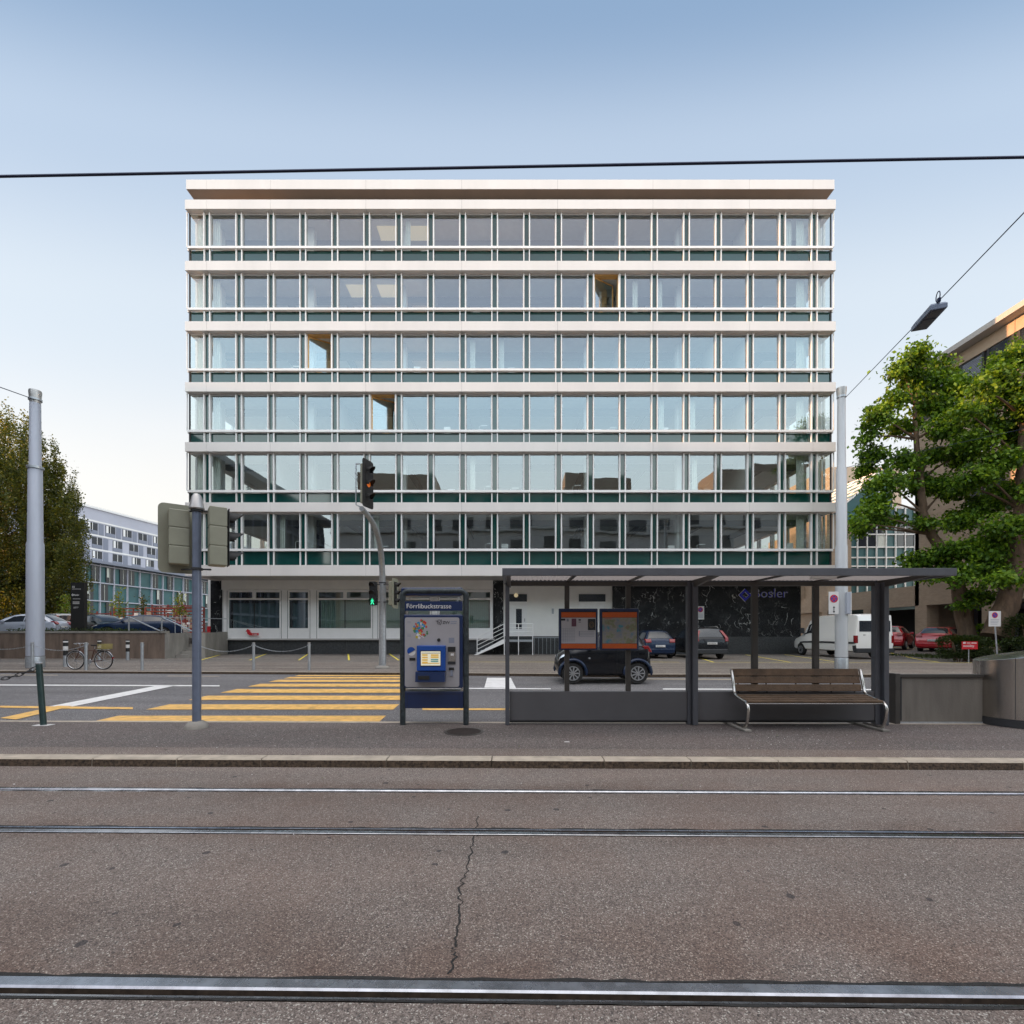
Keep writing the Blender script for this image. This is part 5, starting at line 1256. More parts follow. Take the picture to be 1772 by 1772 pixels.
mb.tube([(c[0]+.036*math.cos(a), D-.064, c[1]+.036*math.sin(a)) for a in np.linspace(0, 6.283, 20)], .004, 4, cap=False); mb.tube([(c[0]-.06,D-.064,c[1]+.02),(c[0]-.02,D-.064,c[1]+.008),(c[0],D-.064,c[1]-.012),(c[0]+.02,D-.064,c[1]+.01),(c[0]+.035,D-.064,c[1]+.04)], .004, 4); mb.tube([(c[0]-.015,D-.064,c[1]),(c[0]+.02,D-.064,c[1]-.05)], .0035, 4); mb.build('emblem', M['ink'], tm)
mb = MB()
for q in range(2): mb.box(PX(780.5,D), PX(791.5-q,D), D-.0637, D-.0622, PZ(1076.5+q*3,D), PZ(1075+q*3,D))
for q, yy in enumerate((1075.5,1077.5,1097,1099.5,1101,1147,1150)): mb.box(PX(706 if q<5 else 712,D), PX(712.5 if q<5 else 717,D), D-.0637, D-.0622, PZ(yy+.6,D), PZ(yy,D))
mb.build('small_print', M['cladd2'], tm)
tb_('lower_box', 698.5, 802, 1196, 1225.5, -.02, .32, M['navy'], bev=.012)
m_ = MB(); 
for a, b, c_, d_ in ((705,796,1200.5,1201),(705,705.4,1201,1224.5),(794.5,794.9,1201,1224.5)): m_.box(PX(a,D),PX(b,D),D-.0225,D-.0202,PZ(d_,D),PZ(c_,D))
m_.build('door_gap', M['black'], tm)
for a, b, c_, d_ in ((701.5,709,1033,1038.5),(744,758,1033,1040),(797,801,1031,1040),(701.5,705.5,1057.4,1063),(797.5,801,1191,1196),(701.5,705,1191.5,1195.5)): tb_('bracket', a, b, c_, d_, .0, .05, M['inox'])
settle(tm, (PX(752,D), D, PZt))

# ------------------------------------------------------------------ shelter (built straight, then turned with the platform)
sh = thing('tram_shelter', 'long open tram shelter with grey steel roof edge and glass rear wall', 'shelter')
D = 7.95; yw = D; zR = PZ(1011,D)
def sx(px, d=D): return PX(px, d)
z_p0 = PZt
def post(name, a, b, y0=-.05, y1=.05, zt=None, mat='shelter'):
    m_ = MB(); m_.box(sx(a), sx(b), yw+y0, yw+y1, z_p0, zt or PZ(1009,D)); return m_.build(name, M[mat], sh, bevel=.006)
post('post', 874.5, 881.5, -.10, .05); post('post', 1188, 1194, -.05, .05); post('post', 1194.6, 1203.5, -.12, .06); post('post', 1511, 1520, -.05, .05); post('post', 1520.6, 1529, -.12, .06)
for a, b in ((977,985),(1083,1091),(1301,1310.5),(1407,1416)):
    m_ = MB(); m_.box(sx(a), sx(b), yw-.03, yw+.04, PZ(1196,D)+.003, PZ(1014,D)-.003); m_.build('mullion', M['shelter_d'], sh, bevel=.004)
for a, b in ((881.8,1187.7),(1203.8,1510.7)):
    m_ = MB(); m_.box(sx(a), sx(b), yw-.035, yw+.035, PZ(1014,D), PZ(1007,D)); m_.build('top_beam', M['shelter_d'], sh)
    m_ = MB(); m_.box(sx(a), sx(b), yw-.04, yw+.03, PZ(1246.5,D), PZ(1196,D)); m_.build('lower_panel', M['shpanel'], sh, bevel=.01)
    m_ = MB(); m_.box(sx(a), sx(b), yw-.05, yw+.02, PZ(1249,D), PZ(1247,D)); m_.build('bottom_rail', M['black'], sh)
e = [881.8, 977, 985, 1083, 1091, 1187.7, 1203.8, 1301, 1310.5, 1407, 1416, 1510.7]
for i in range(0, 12, 2):
    m_ = MB(); m_.quad((sx(e[i]), yw, PZ(1196,D)+.004), (sx(e[i+1]), yw, PZ(1196,D)+.004), (sx(e[i+1]), yw, PZ(1014,D)-.004), (sx(e[i]), yw, PZ(1014,D)-.004)); m_.build('glass_pane', M['clear'], sh)
# roof: edge profile, translucent ribbed panels, cross arms
Df = 6.83; xa, xb_ = PX(869,Df), PX(1656,Df); zf0, zf1 = PZ(996,Df), PZ(983,Df); yb_ = yw+.12
xbb = PX(1548,D)+.12
m_ = MB(); m_.box(xa, xb_, Df, Df+.05, zf0, zf1); m_.build('front_edge', M['shelter'], sh, bevel=.004)
m_ = MB(); m_.box(xa, xa+.05, Df+.051, yb_-.051, zf0, zf1); m_.build('side_edge', M['shelter'], sh)
m_ = MB(); m_.box(xb_-.05, xb_, Df+.051, yb_-.051, zf0, zf1); m_.build('side_edge', M['shelter'], sh)
m_ = MB(); m_.box(xa, xb_, yb_-.05, yb_, zf0, zf1); m_.build('rear_edge', M['shelter'], sh)
def poly_mat():
    m, t, b = newmat('ribbed_translucent_roof'); b.inputs['Base Color'].default_value = (.34,.31,.29,1); b.inputs['Roughness'].default_value = .5
    tl = N(t, 'ShaderNodeBsdfTranslucent'); tl.inputs[0].default_value = (.33,.29,.27,1); mx = N(t, 'ShaderNodeMixShader'); mx.inputs[0].default_value = .6
    t.links.new(b.outputs[0], mx.inputs[1]); t.links.new(tl.outputs[0], mx.inputs[2]); t.links.new(mx.outputs[0], t.nodes['Material Output'].inputs[0]); return m
M['poly'] = poly_mat()
n = 190; m_ = MB(); xs_ = np.linspace(xa+.05, xb_-.05, n)
for i in range(n-1):
    za = zf0+.055 + (.012 if i % 2 else 0); zb2 = zf0+.055 + (.012 if (i+1) % 2 else 0)
    m_.quad((xs_[i], Df+.05, za), (xs_[i+1], Df+.05, zb2), (xs_[i+1], yb_-.05, zb2), (xs_[i], yb_-.05, za))
m_.build('roof_sheet', M['poly'], sh)
for a in (xa+.09, PX(983,D), PX(1089,D), PX(1199,D), PX(1306,D), PX(1411,D), PX(1525,D)):
    big = a in (PX(1199,D), PX(1525,D)) or a == xa+.09
    m_ = MB(); h_ = .05 if not big else .0
    if big: m_.prism([(Df+.06, zf0+.02), (Df+.06, zf0+.05), (yb_-.06, zf0+.05), (yb_-.06, zf0-.06), (yw-.1, zf0-.06)], a-.03, a+.03, axis='x')
    else: m_.box(a-.025, a+.025, Df+.06, yb_-.06, zf0+.025, zf0+.05)
    m_.build('roof_arm', M['shelter_d'], sh)
m_ = MB(); m_.box(PX(1428,Df+.4)-.18, PX(1428,Df+.4)+.18, Df+.4, Df+.5, zf0+.0, zf0+.05); m_.build('roof_lamp', M['whitemetal'], sh, bevel=.01)
# display cases
def case(px0, px1, label, kind):
    t = thing('display_case', label, 'notice board', 'navy display cases in the shelter'); d = 7.84
    x0, x1, z0_, z1_ = PX(px0,d), PX(px1,d), PZ(1125,d), PZ(1053,d)
    m_ = MB(); m_.box(x0, x1, d-.0, d+.055, z0_, z1_); m_.build('case_frame', M['navy'], t, bevel=.012)
    m_ = MB(); m_.box(x0+.035, x1-.03, d-.006, d-.001, z0_+.03, z1_-.05); m_.build('backing', M['black'], t)
    for a, b in ((1059.5,1068.5),(1113.8,1122)): m_ = MB(); m_.box(x0+.04, x1-.035, d-.012, d-.0065, PZ(b,d), PZ(a,d)); m_.build('orange_band', M['orange'], t)
    m_ = MB(); m_.box(x0+.04, x1-.035, d-.011, d-.0065, PZ(1113.4,d), PZ(1069,d)); m_.build('poster', M['paper'] if kind == 0 else mapm(), t)
    def pb(a, b, c_, d_, m__, nm='print_block'): q_ = MB(); q_.box(PX(a,d), PX(b,d), d-.014, d-.0112, PZ(d_,d), PZ(c_,d)); q_.build(nm, m__, t)
    if kind == 0:
        pb(970,978,1070.5,1074,M['ink']); pb(980.5,984,1071,1075.5,M['cladd2']); pb(989,997,1070.5,1084,M['maroon']); pb(1017,1030,1071,1090.5,M['ink'],'picture_print'); pb(1001,1005,1071.5,1074,M['ink']); pb(1001,1005,1076,1077,M['ink'])
        q_ = MB()
        for k in range(7): q_.box(PX(971+k*3.7,d), PX(971.3+k*3.7,d), d-.0135, d-.0112, PZ(1111.5,d), PZ(1086.5,d))
        for k in range(4): q_.box(PX(1002,d), PX(1028,d), d-.0135, d-.0112, PZ(1093.5+k*2.6,d), PZ(1092.9+k*2.6,d))
        for k in range(9): q_.box(PX(971,d), PX(995,d), d-.0137, d-.0136, PZ(1088.4+k*2.6,d), PZ(1088+k*2.6,d))
        q_.box(PX(1001.6,d), PX(1003,d), d-.0135, d-.0112, PZ(1101,d), PZ(1092,d)); q_.build('small_print', M['cladd2'], t)
        m__ = MB(); c = PX(1023.5,d), PZ(1081,d)
        for r0, r1 in ((.026,.038),(.012,.02)):
            for k in range(16):
                a0, a1 = k*math.pi/8, (k+1)*math.pi/8; m__.quad(*[(c[0]+r*math.cos(a)*1.1, d-.0147, c[1]+r*math.sin(a)*1.4) for r, a in ((r0,a0),(r1,a0),(r1,a1),(r0,a1))])
        m__.build('picture_ring', M['bark'], t)
    else: pb(1046,1059,1070.3,1071,M['red']); 
    m_ = MB(); m_.quad((x0+.035, d-.018, z0_+.03), (x1-.03, d-.018, z0_+.03), (x1-.03, d-.018, z1_-.05), (x0+.035, d-.018, z1_-.05)); m_.build('glass_cover', M['clear'], t)
    settle(t, ((x0+x1)/2, d, z0_)); return t
def mapm():
    m, t, b = newmat('town_map_print'); g_ = N(t, 'ShaderNodeNewGeometry')
    v = N(t, 'ShaderNodeTexVoronoi', Scale=26.0); v.feature = 'DISTANCE_TO_EDGE'; nz = N(t, 'ShaderNodeTexNoise', Scale=9.0, Detail=6.0); t.links.new(g_.outputs['Position'], v.inputs['Vector']); t.links.new(g_.outputs['Position'], nz.inputs[0])
    c = ramp(t, nz.outputs[0], [(.34, (.06,.25,.32)), (.40, (.22,.23,.28)), (.52, (.30,.28,.25)), (.62, (.19,.22,.12)), (.7, (.26,.15,.12))])
    k = ramp(t, v.outputs[0], [(0, (.8,)*3), (.06, (0,)*3)]); t.links.new(mix(t, c, (.26,.25,.22), k), b.inputs['Base Color']); return m
case(967, 1034.5, 'left navy display case with orange bands and a grey timetable poster', 0)
case(1038, 1105.5, 'right navy display case with orange bands and a town map', 1)
settle(sh, (PX(1200,D), D, PZt)); 

# ------------------------------------------------------------------ bench
be = thing('bench', 'weathered wooden bench on curved stainless steel tubes inside the shelter', 'bench')
yF, yB2 = 7.32, 7.86; xL_, xR_ = 3.57, 5.66
for xx in (xL_, xR_):
    zb2 = PZt+.045
    pts = [(yB2+.02, 1.00), (yB2-.0, .985), (yB2-.06, .78), (yB2-.09, .66), (yB2-.13, .615), (yB2-.20, .59), (yF+.12, .55), (yF+.05, .535), (yF, .49), (yF-.015, .43), (yF+.01, .28), (yF+.035, zb2+.07), (yF+.07, zb2+.02), (yF+.13, zb2), (yB2-.08, zb2)]
    m_ = MB(); m_.tube([(xx, y_, z_) for y_, z_ in pts], .023, 12); m_.build('tube_frame', M['inox'], be, smooth=True)
    m_ = MB(); m_.box(xx-.055, xx+.05, yF-.02, yB2+.22, PZt, PZt+.035); m_.build('foot_slab', M['concrete'], be, bevel=.008)
for (z0_, z1_, y_) in ((.905,1.015,yB2+.0), (.785,.89,yB2-.035), (.66,.77,yB2-.07)):
    m_ = MB(); m_.prism([(y_-.015, z0_), (y_+.02, z0_-.006), (y_+.045, z1_-.006), (y_+.01, z1_)], xL_+.03, xR_-.03, axis='x'); m_.build('back_board', M['wood'], be, bevel=.008)
for k in range(4):
    y_ = yF+.03+k*.108; z_ = .535+k*.014
    m_ = MB(); m_.box(xL_+.01, xR_-.01, y_, y_+.098, z_, z_+.036); m_.build('seat_board', M['wood'], be, bevel=.008)
m_ = MB(); m_.tube([(xL_, yF+.06, .52), (xR_, yF+.06, .52)], .014, 8); m_.tube([(xL_, yB2-.2, .56), (xR_, yB2-.2, .56)], .014, 8); m_.build('cross_rail', M['inox'], be, smooth=True)
m_ = MB()
for u in (.27,.5,.77,.05,.95): xx = xL_+(xR_-xL_)*u; m_.tube([(xx, yB2-.02, .63), (xx, yB2+.05, 1.0)], .012, 6)
m_.build('back_strap', M['black'], be)
settle(be, ((xL_+xR_)/2, yF+.25, PZt))

# ------------------------------------------------------------------ concrete screen and bin
cs = thing('concrete_screen', 'low concrete wall panel in a rusty dark frame between shelter and bin', 'wall')
D = 7.98; x0, x1 = PX(1547,D), PX(1730,D)
m_ = MB(); m_.box(x0+.07, x1, D+.02, D+.09, PZt+.03, PZ(1172,D)); m_.build('concrete_panel', M['conc_st'], cs)
m_ = MB(); m_.box(x0, x0+.085, D-.03, D+.13, PZt, PZ(1165.5,D)); m_.build('frame_post', M['shelter_d'], cs, bevel=.008)
m_ = MB(); m_.box(x0+.088, x1, D-.01, D+.11, PZ(1172,D), PZ(1167,D)); m_.build('top_rail', M['shelter_d'], cs, bevel=.004)
m_ = MB(); m_.box(x0+.11, x0+.13, D-.0, D+.019, PZt+.05, PZ(1172,D)); m_.build('edge_bar', M['rubber'], cs)
m_ = MB(); m_.box(x0+.09, x1, D+.01, D+.1, PZt, PZt+.028); m_.build('bottom_rail', M['galv'], cs)
settle(cs, ((x0+x1)/2, D, PZt))
bn = thing('litter_bin', 'large round brushed steel litter bin with black slot at the right edge', 'bin')
cx_, cy_, rr = 8.33, 7.95, .55; zt_ = PZ(1131,7.5)
n = 40; vs = []; fs = []
for i, (r, z) in enumerate([(rr,PZt+.13),(rr,1.10),(rr,None),(rr-.03,None)]):
    for j in range(n):
        a = 2*math.pi*j/n; zz_ = z if z is not None else (1.235 + .07*math.sin(a*1) * -0 + .10*math.cos(a-R(-25))) + (0 if i == 2 else .012)
        vs.append((cx_+r*math.cos(a), cy_+r*math.sin(a), zz_))
for i in range(3):
    for j in range(n): a, b = i*n+j, i*n+(j+1) % n; fs.append((a, b, b+n, a+n))
fs.append(tuple(3*n+j for j in range(n)))
m_ = MB(); m_.add(vs, fs); m_.build('bin_shell', M['binsteel'], bn, smooth=True)
m_ = MB(); m_.lathe([(rr-.02,0),(rr+.005,.005),(rr+.005,.12),(rr-.02,.128)], (cx_,cy_,PZt), 36); m_.build('base_ring', M['rubber'], bn, smooth=True)
m_ = MB(); vs = []
aa = np.linspace(R(-118), R(-75), 12)
for z_ in (1.05, 1.16):
    for a in aa: vs.append((cx_+(rr+.004)*math.cos(a), cy_+(rr+.004)*math.sin(a), z_))
m_.add(vs, [(i, i+1, i+13, i+12) for i in range(11)]); m_.build('slot', M['black'], bn)
m_ = MB(); vs = []
m_.tube([(cx_+(rr+.004)*math.cos(R(-140)), cy_+(rr+.004)*math.sin(R(-140)), z_) for z_ in (PZt+.14, 1.2)], .004, 5); m_.build('door_seam', M['rubber'], bn)
settle(bn, (cx_, cy_, PZt))
# manhole, paper scraps
mh = thing('manhole_cover', 'round iron manhole cover in the platform in front of the ticket machine', 'manhole')
m_ = MB(); c = (PX(803,7.34), 7.34, PZt); m_.lathe([(.30,.0),(.30,.004),(.0,.004)], c, 32); m_.build('cover_ring', M['shelter_d'], mh)
m_ = MB(); m_.lathe([(.26,.0045),(.26,.007),(.0,.007)], c, 32); 
for k in range(-3, 4): w_ = math.sqrt(max(.01, .24**2-(k*.065)**2)); m_.box(c[0]-w_, c[0]+w_, c[1]+k*.065-.008, c[1]+k*.065+.008, PZt+.0075, PZt+.0105)
m_.build('cover_plate', pm('cast_iron', (.045,.035,.032), .7, .4, var=.4, scale=30), mh); settle(mh, c)
lt_ = MB(); rs_ = random.Random(3)
def scrap(px, py, s_, z=PZt):
    Dd = (CH-z)*F/(py-HY); a = rs_.uniform(0,3.1); xx = PX(px,Dd); u, v = math.cos(a)*s_, math.sin(a)*s_*.6
    lt_.add([(xx-u,Dd-v,z+.004),(xx+v,Dd-u,z+.006),(xx+u,Dd+v,z+.01),(xx-v,Dd+u,z+.005)], [(0,1,2,3)], rs_.choice([0,0,0,1,2]))
for k in range(110): scrap(rs_.gauss(1370,110), rs_.uniform(1258,1296), rs_.uniform(.004,.010))
for k in range(70): scrap(rs_.uniform(0,1772), rs_.uniform(1262,1302), rs_.uniform(.004,.009))
for k in range(40): scrap(rs_.uniform(0,1772), rs_.gauss(1329,3) if k%2 else rs_.uniform(1330,1362), rs_.uniform(.004,.011), 0)
for k in range(14): scrap(rs_.uniform(0,1772), rs_.uniform(1390,1680), rs_.uniform(.003,.007), 0)
o = lt_.build('litter_scraps', [M['offwhite'], M['leafY'], M['wood']]); tag(o, 'tiny pale petals and scraps scattered over the platform and track', 'litter', kind='stuff')
pp = MB(); c = P(981,1284.5,1.5*F/(1284.5-HY)); pp.box(c.x-.035, c.x+.035, c.y-.012, c.y+.012, PZt+.002, PZt+.012); o = pp.build('paper_scrap', M['offwhite'], bevel=.003); tag(o, 'small white folded paper scrap lying on the platform right of the manhole', 'litter'); settle(o, (c.x,c.y,PZt))

# ------------------------------------------------------------------ vehicles
def make_car(name, label, paint, kind, L, Wd, H, loc, heading, group=None, plate='', belt=.92, hood=.80, cowl=1.15, rs=1.95, re=None, tail=None, wr=.31, wb=None, ov=.85, seats=True, rails_=False, wt=.62, zlow=.2, extra=None, rimstyle=9):
    """local axes: the front looks along -x, length L from -L/2"""
    t = thing(name, label, 'van' if kind == 'van' else 'car', group)
    re = re or L-.75; tail = tail or L-.12; hw = Wd/2; wb = wb or L*.6
    tz = belt+.08 if kind != 'van' else 1.15
    S = [(0, zlow+.18, .50*hood+.15, .52*hood+.17, .78, .80), (.06, zlow+.05, hood-.17, hood-.14, .80, .88), (.25, zlow, hood-.08, hood-.03, .80, .95), (cowl*.6, zlow, hood+.0, hood+.07, .80, 1.0),
         (cowl, zlow, belt-.05, belt+.04, .80, 1.0), (cowl+(rs-cowl)*.5, zlow, belt-.02, belt+.05+(H-belt)*.50, .70, 1.0), (rs, zlow, belt, H-.07, wt+.01, 1.0), (rs+.35, zlow, belt+.01, H-.01, wt, 1.0), ((rs+re)/2, zlow, belt+.02, H, wt, 1.0),
         (re-.25, zlow, belt+.04, H-.02, wt-.005, 1.0), (re, zlow, belt+.05, H-.06, wt-.01, .99), ((re+tail)/2, zlow, belt+.06, (H+tz)/2, (wt+.74)/2+.0, .97), (tail, zlow+.02, tz-.03, tz, .80, .955), (L-.03, zlow+.06, tz-.14, tz-.10, .80, .93), (L, zlow+.14, .50, .52, .80, .90)]
    if kind == 'van':
        S = [(0, zlow+.18, .62, .66, .80, .80), (.08, zlow+.05, .84, .90, .80, .90), (.35, zlow, 1.0, 1.08, .78, .97), (cowl, zlow, 1.15, 1.30, .78, 1.0), (cowl+.35, zlow, 1.2, 1.72, .76, 1.0), (rs, zlow, 1.22, 2.12, .78, 1.0), (rs+.45, zlow, 1.24, H-.06, .82, 1.0), (2.6, zlow, 1.25, H, .86, 1.0), (4.0, zlow, 1.25, H, .86, 1.0), (L-.25, zlow, 1.25, H-.01, .86, 1.0), (L-.06, zlow+.02, 1.25, H-.05, .85, .99), (L, zlow+.05, 1.25, H-.14, .84, .96)]
    def ring(st):
        x_, zl, zb_, zt_, wt_, wf = st; w_ = hw*wf
        return [(0,zl), (.80*w_,zl), (.955*w_,zl+.07), (w_, zl+.42*(zb_-zl)), (.995*w_, zb_-.12*(zb_-zl)-.02), (.955*w_, zb_), (wt_*hw*wf*1.06, zt_-.055), (wt_*hw*wf*.86, zt_-.008), (0, zt_+.006)]
    rings = [ring(s_) for s_ in S]; nr = 9
    mb = MB(); x_of = [s_[0]-L/2 for s_ in S]
    full = []
    for xx, r_ in zip(x_of, rings): full.append([(xx, -a, b) for a, b in r_] + [(xx, a, b) for a, b in r_[-2:0:-1]])
    m_ = len(full[0])
    for f_ in full: mb.v += f_
    for i in range(len(full)-1):
        for j in range(m_): mb.f.append((i*m_+j, i*m_+(j+1) % m_, (i+1)*m_+(j+1) % m_, (i+1)*m_+j)); mb.m.append(0)
    mb.f.append(tuple(range(m_-1, -1, -1))); mb.m.append(0); mb.f.append(tuple((len(full)-1)*m_+j for j in range(m_))); mb.m.append(0)
    body = mb.build('body', [paint, M['rubber']], t, smooth=True, sharp=42)
    # cut the wheel arches
    xw = (-L/2+ov, -L/2+ov+wb); zw = wr
    cut = MB()
    for xx in xw:
        for s_ in (-1, 1):
            y0_, y1_ = (hw-.26, hw+.2) if s_ > 0 else (-hw-.2, -hw+.26)
            n_ = 20; vs = [(xx+(wr+.055)*math.cos(2*math.pi*k/n_), yy, zw+.01+(wr+.055)*math.sin(2*math.pi*k/n_)) for yy in (y0_, y1_) for k in range(n_)]
            cut.add(vs, [tuple(range(n_)), tuple(range(2*n_-1, n_-1, -1))] + [((k+1) % n_, k, n_+k, n_+(k+1) % n_) for k in range(n_)], 0)
    co = cut.build('cutter', M['rubber'])
    bo = body.modifiers.new('b', 'BOOLEAN'); bo.object = co; bo.operation = 'DIFFERENCE'; bo.solver = 'EXACT'
    try: bo.material_mode = 'TRANSFER'
    except Exception: pass
    dg = bpy.context.evaluated_depsgraph_get(); dg.update()
    me = bpy.data.meshes.new_from_object(body.evaluated_get(dg)); body.modifiers.clear(); body.data = me; bpy.data.objects.remove(co)
    def sp(u, k, s_=-1):
        i = min(int(u), len(rings)-2); f_ = u-i; j = min(int(k), nr-2); g_ = k-j
        a = Vector((x_of[i]*(1-f_)+x_of[i+1]*f_, 0, 0))
        def q(r_): return Vector((0, r_[j][0]*(1-g_)+r_[j+1][0]*g_, r_[j][1]*(1-g_)+r_[j+1][1]*g_))
        v = q(rings[i])*(1-f_)+q(rings[i+1])*f_
        return Vector((a.x, s_*v.y, v.z))
    def patch(nm, corners, mat, off=.012, s_=-1, nu=6, nv=3):
        """corners: four (u, k) on the body surface of one side"""
        (u0,k0),(u1,k1),(u2,k2),(u3,k3) = corners; vs = []; 
        for a in range(nu+1):
            for b in range(nv+1):
                p, q = a/nu, b/nv
                u = (u0*(1-p)+u1*p)*(1-q)+(u3*(1-p)+u2*p)*q; k = (k0*(1-p)+k1*p)*(1-q)+(k3*(1-p)+k2*p)*q
                v = sp(u, k, s_); e1 = sp(u+.02, k, s_)-v; e2 = sp(u, min(k+.02, 7.99), s_)-v
                n_ = e1.cross(e2); n_ = n_.normalized() if n_.length > 1e-9 else Vector((0,0,1))
                if n_.dot(Vector((0, v.y, v.z-.6))) < 0: n_ = -n_
                vs.append(v+n_*off)
        m2 = MB(); m2.add(vs, [(a*(nv+1)+b, (a+1)*(nv+1)+b, (a+1)*(nv+1)+b+1, a*(nv+1)+b+1) for a in range(nu) for b in range(nv)])
        return m2.build(nm, mat, t, smooth=True)
    def across(nm, u0, u1, kk, mat, off=.012, kin=None):
        vs = []; na, nb = 5, 10
        for a in range(na+1):
            u = u0+(u1-u0)*a/na
            for b in range(nb+1):
                q = -1+2*b/nb; s_ = -1 if q < 0 else 1; k = 8-(8-kk)*abs(q)
                v = sp(u, min(k, 7.999), s_); e1 = sp(u+.02, min(k,7.99), s_)-v; n_ = Vector((-e1.z, 0, e1.x)).normalized()
                if n_.z < 0: n_ = -n_
                vs.append(v+n_*off)
        m2 = MB(); m2.add(vs, [(a*(nb+1)+b, (a+1)*(nb+1)+b, (a+1)*(nb+1)+b+1, a*(nb+1)+b+1) for a in range(na) for b in range(nb)])
        return m2.build(nm, mat, t, smooth=True)
    G = M['greygl'] if kind != 'van' else M['greygl']
    if kind == 'van':
        across('windscreen', 3.15, 5.1, 6.35, G)
        for s_ in (-1, 1):
            patch('side_window', [(3.75, 5.12), (5.9, 5.12), (5.9, 5.72), (4.7, 5.72)], G, s_=s_)
            patch('side_moulding', [(2.9, 3.15), (10.3, 3.15), (10.3, 3.4), (2.9, 3.4)], M['rubber'], .02, s_, nu=12)
            patch('lower_trim', [(9.2, 1.6), (10.9, 1.6), (10.9, 2.9), (9.2, 2.9)], M['rubber'], .02, s_)
            patch('headlight', [(.3, 3.9), (1.9, 4.3), (1.9, 5.3), (.6, 5.0)], M['lamp_clear'], .014, s_)
            m2 = MB(); sgn_ = s_; 
            m2.box(L/2-.16, L/2+.012, min(sgn_*hw*.86, sgn_*hw*1.005), max(sgn_*hw*.86, sgn_*hw*1.005), .82, 1.22); m2.build('tail_light', M['lamp_red'], t, bevel=.02)
            m2 = MB(); m2.box(-L/2+1.25, -L/2+1.4, sgn_*(hw+.02), sgn_*(hw+.24), 1.32, 1.66); m2.build('mirror', M['rubber'], t, bevel=.02)
            m2 = MB(); y0_, y1_ = (.06, hw-.2) if s_ > 0 else (-hw+.2, -.06); m2.box(L/2-.0, L/2+.016, y0_, y1_, 1.42, 1.98); m2.build('rear_window', G, t, bevel=.01)
        m2 = MB(); m2.box(L/2+.001, L/2+.012, -.012, .012, .5, H-.2); m2.build('door_gap', M['black'], t)
        m2 = MB(); m2.box(L/2-.2, L/2+.09, -hw+.02, hw-.02, .32, .56); m2.build('rear_bumper', M['rubber'], t, bevel=.04)
        m2 = MB(); m2.box(L/2+.001, L/2+.022, .12, .64, .84, .97); pl_ = m2.build('number_plate', M['offwhite'], t)
        m2 = MB(); m2.box(L/2+.001, L/2+.02, .06, .68, 1.04, 1.10); m2.build('handle_trim', M['rubber'], t)
        txr = Matrix.Rotation(R(90), 4, 'Z') @ Matrix.Rotation(R(90), 4, 'X')
        text('ZH 710 391', .10, (L/2+.024, .145, .87), txr, M['ink'], t, 'plate_lettering')
        m2 = MB(); m2.box(L/2+.001, L/2+.008, .2, .55, 1.2, 1.25); m2.box(L/2+.001, L/2+.008, -.6, -.48, 1.23, 1.26); m2.build('badge', M['rubber'], t)
    else:
        across('windscreen', 4.12, 5.9, 6.15, G)
        a0 = 10.12; a1 = 11.8
        across('rear_window', a0, a1, 6.3, G)
        for s_ in (-1, 1):
            patch('side_window', [(4.6, 5.1), (7.6, 5.1), (7.6, 5.86), (6.05, 5.86)], G, s_=s_); patch('side_window', [(7.75, 5.1), (10.9, 5.15), (10.0, 5.86), (7.75, 5.86)], G, s_=s_)
            patch('headlight', [(.35, 4.25), (2.2, 4.5), (2.3, 5.2), (.75, 5.0)], M['lamp_clear'], .012, s_)
            m2 = MB(); vs = []
            if kind == 'suv': prof_ = [(re+.10, wt*hw*.99+.03, H-.16), (tail+.02, hw*.90, tz+.02), (L-.01, hw*.87, tz-.16)]; wd_ = .12
            else: prof_ = [(tail+.0, hw*.88, tz+.02), (L-.02, hw*.86, tz-.10), (L+.005, hw*.86, tz-.17)]; wd_ = .26
            for (a_, y_, z_) in prof_:
                for dx_, dy_ in ((-.16, .06), (.035, .03), (.035, -wd_), (-.16, -wd_)): vs.append((a_-L/2+dx_, s_*(y_+dy_), z_))
            fs_ = [(3,2,1,0), (8,9,10,11)] + [(i*4+j, i*4+(j+1) % 4, i*4+4+(j+1) % 4, i*4+4+j) for i in range(2) for j in range(4)]
            m2.add(vs, fs_); m2.build('tail_light', M['lamp_red'], t, bevel=.015)
            m2 = MB(); m2.box(-L/2+cowl+.35, -L/2+cowl+.47, s_*(hw*.93), s_*(hw+.13), belt+.0, belt+.13); m2.build('mirror', paint, t, bevel=.02)
            m2 = MB(); xd = -L/2+(rs+re)/2+.05; m2.box(xd-.004, xd+.004, s_*(hw*.99), s_*(hw*1.004), .35, belt-.02); m2.build('door_gap', M['black'], t)
            for q in (0, .95): m2 = MB(); m2.box(xd-.28+q, xd-.12+q, s_*(hw*.985), s_*(hw+.02), belt-.14, belt-.11); m2.build('door_handle', paint, t)
        zr = tz-.30
        mid = (.52+tz-.10)/2
        m2 = MB(); m2.prism([(L/2-.1, .28), (L/2+.045, .30), (L/2+.05, .52), (L/2-.04, .56)], -hw*.86, hw*.86); 
        m3 = MB(); m3.add([(a, b, c) for (a, b, c) in m2.v], m2.f); m3.build('rear_bumper', M['rubber'] if kind == 'suv' else paint, t, bevel=.02)
        m2 = MB(); zz_ = .62 if kind != 'suv' else .78; m2.box(L/2-.02, L/2+.035, -.25, .25, zz_, zz_+.11); m2.build('number_plate', M['offwhite'], t)
        txr = Matrix.Rotation(R(90), 4, 'Z') @ Matrix.Rotation(R(90), 4, 'X')
        if plate: text(plate, .085, (L/2+.038, -.21, zz_+.02), txr, M['ink'], t, 'plate_lettering')
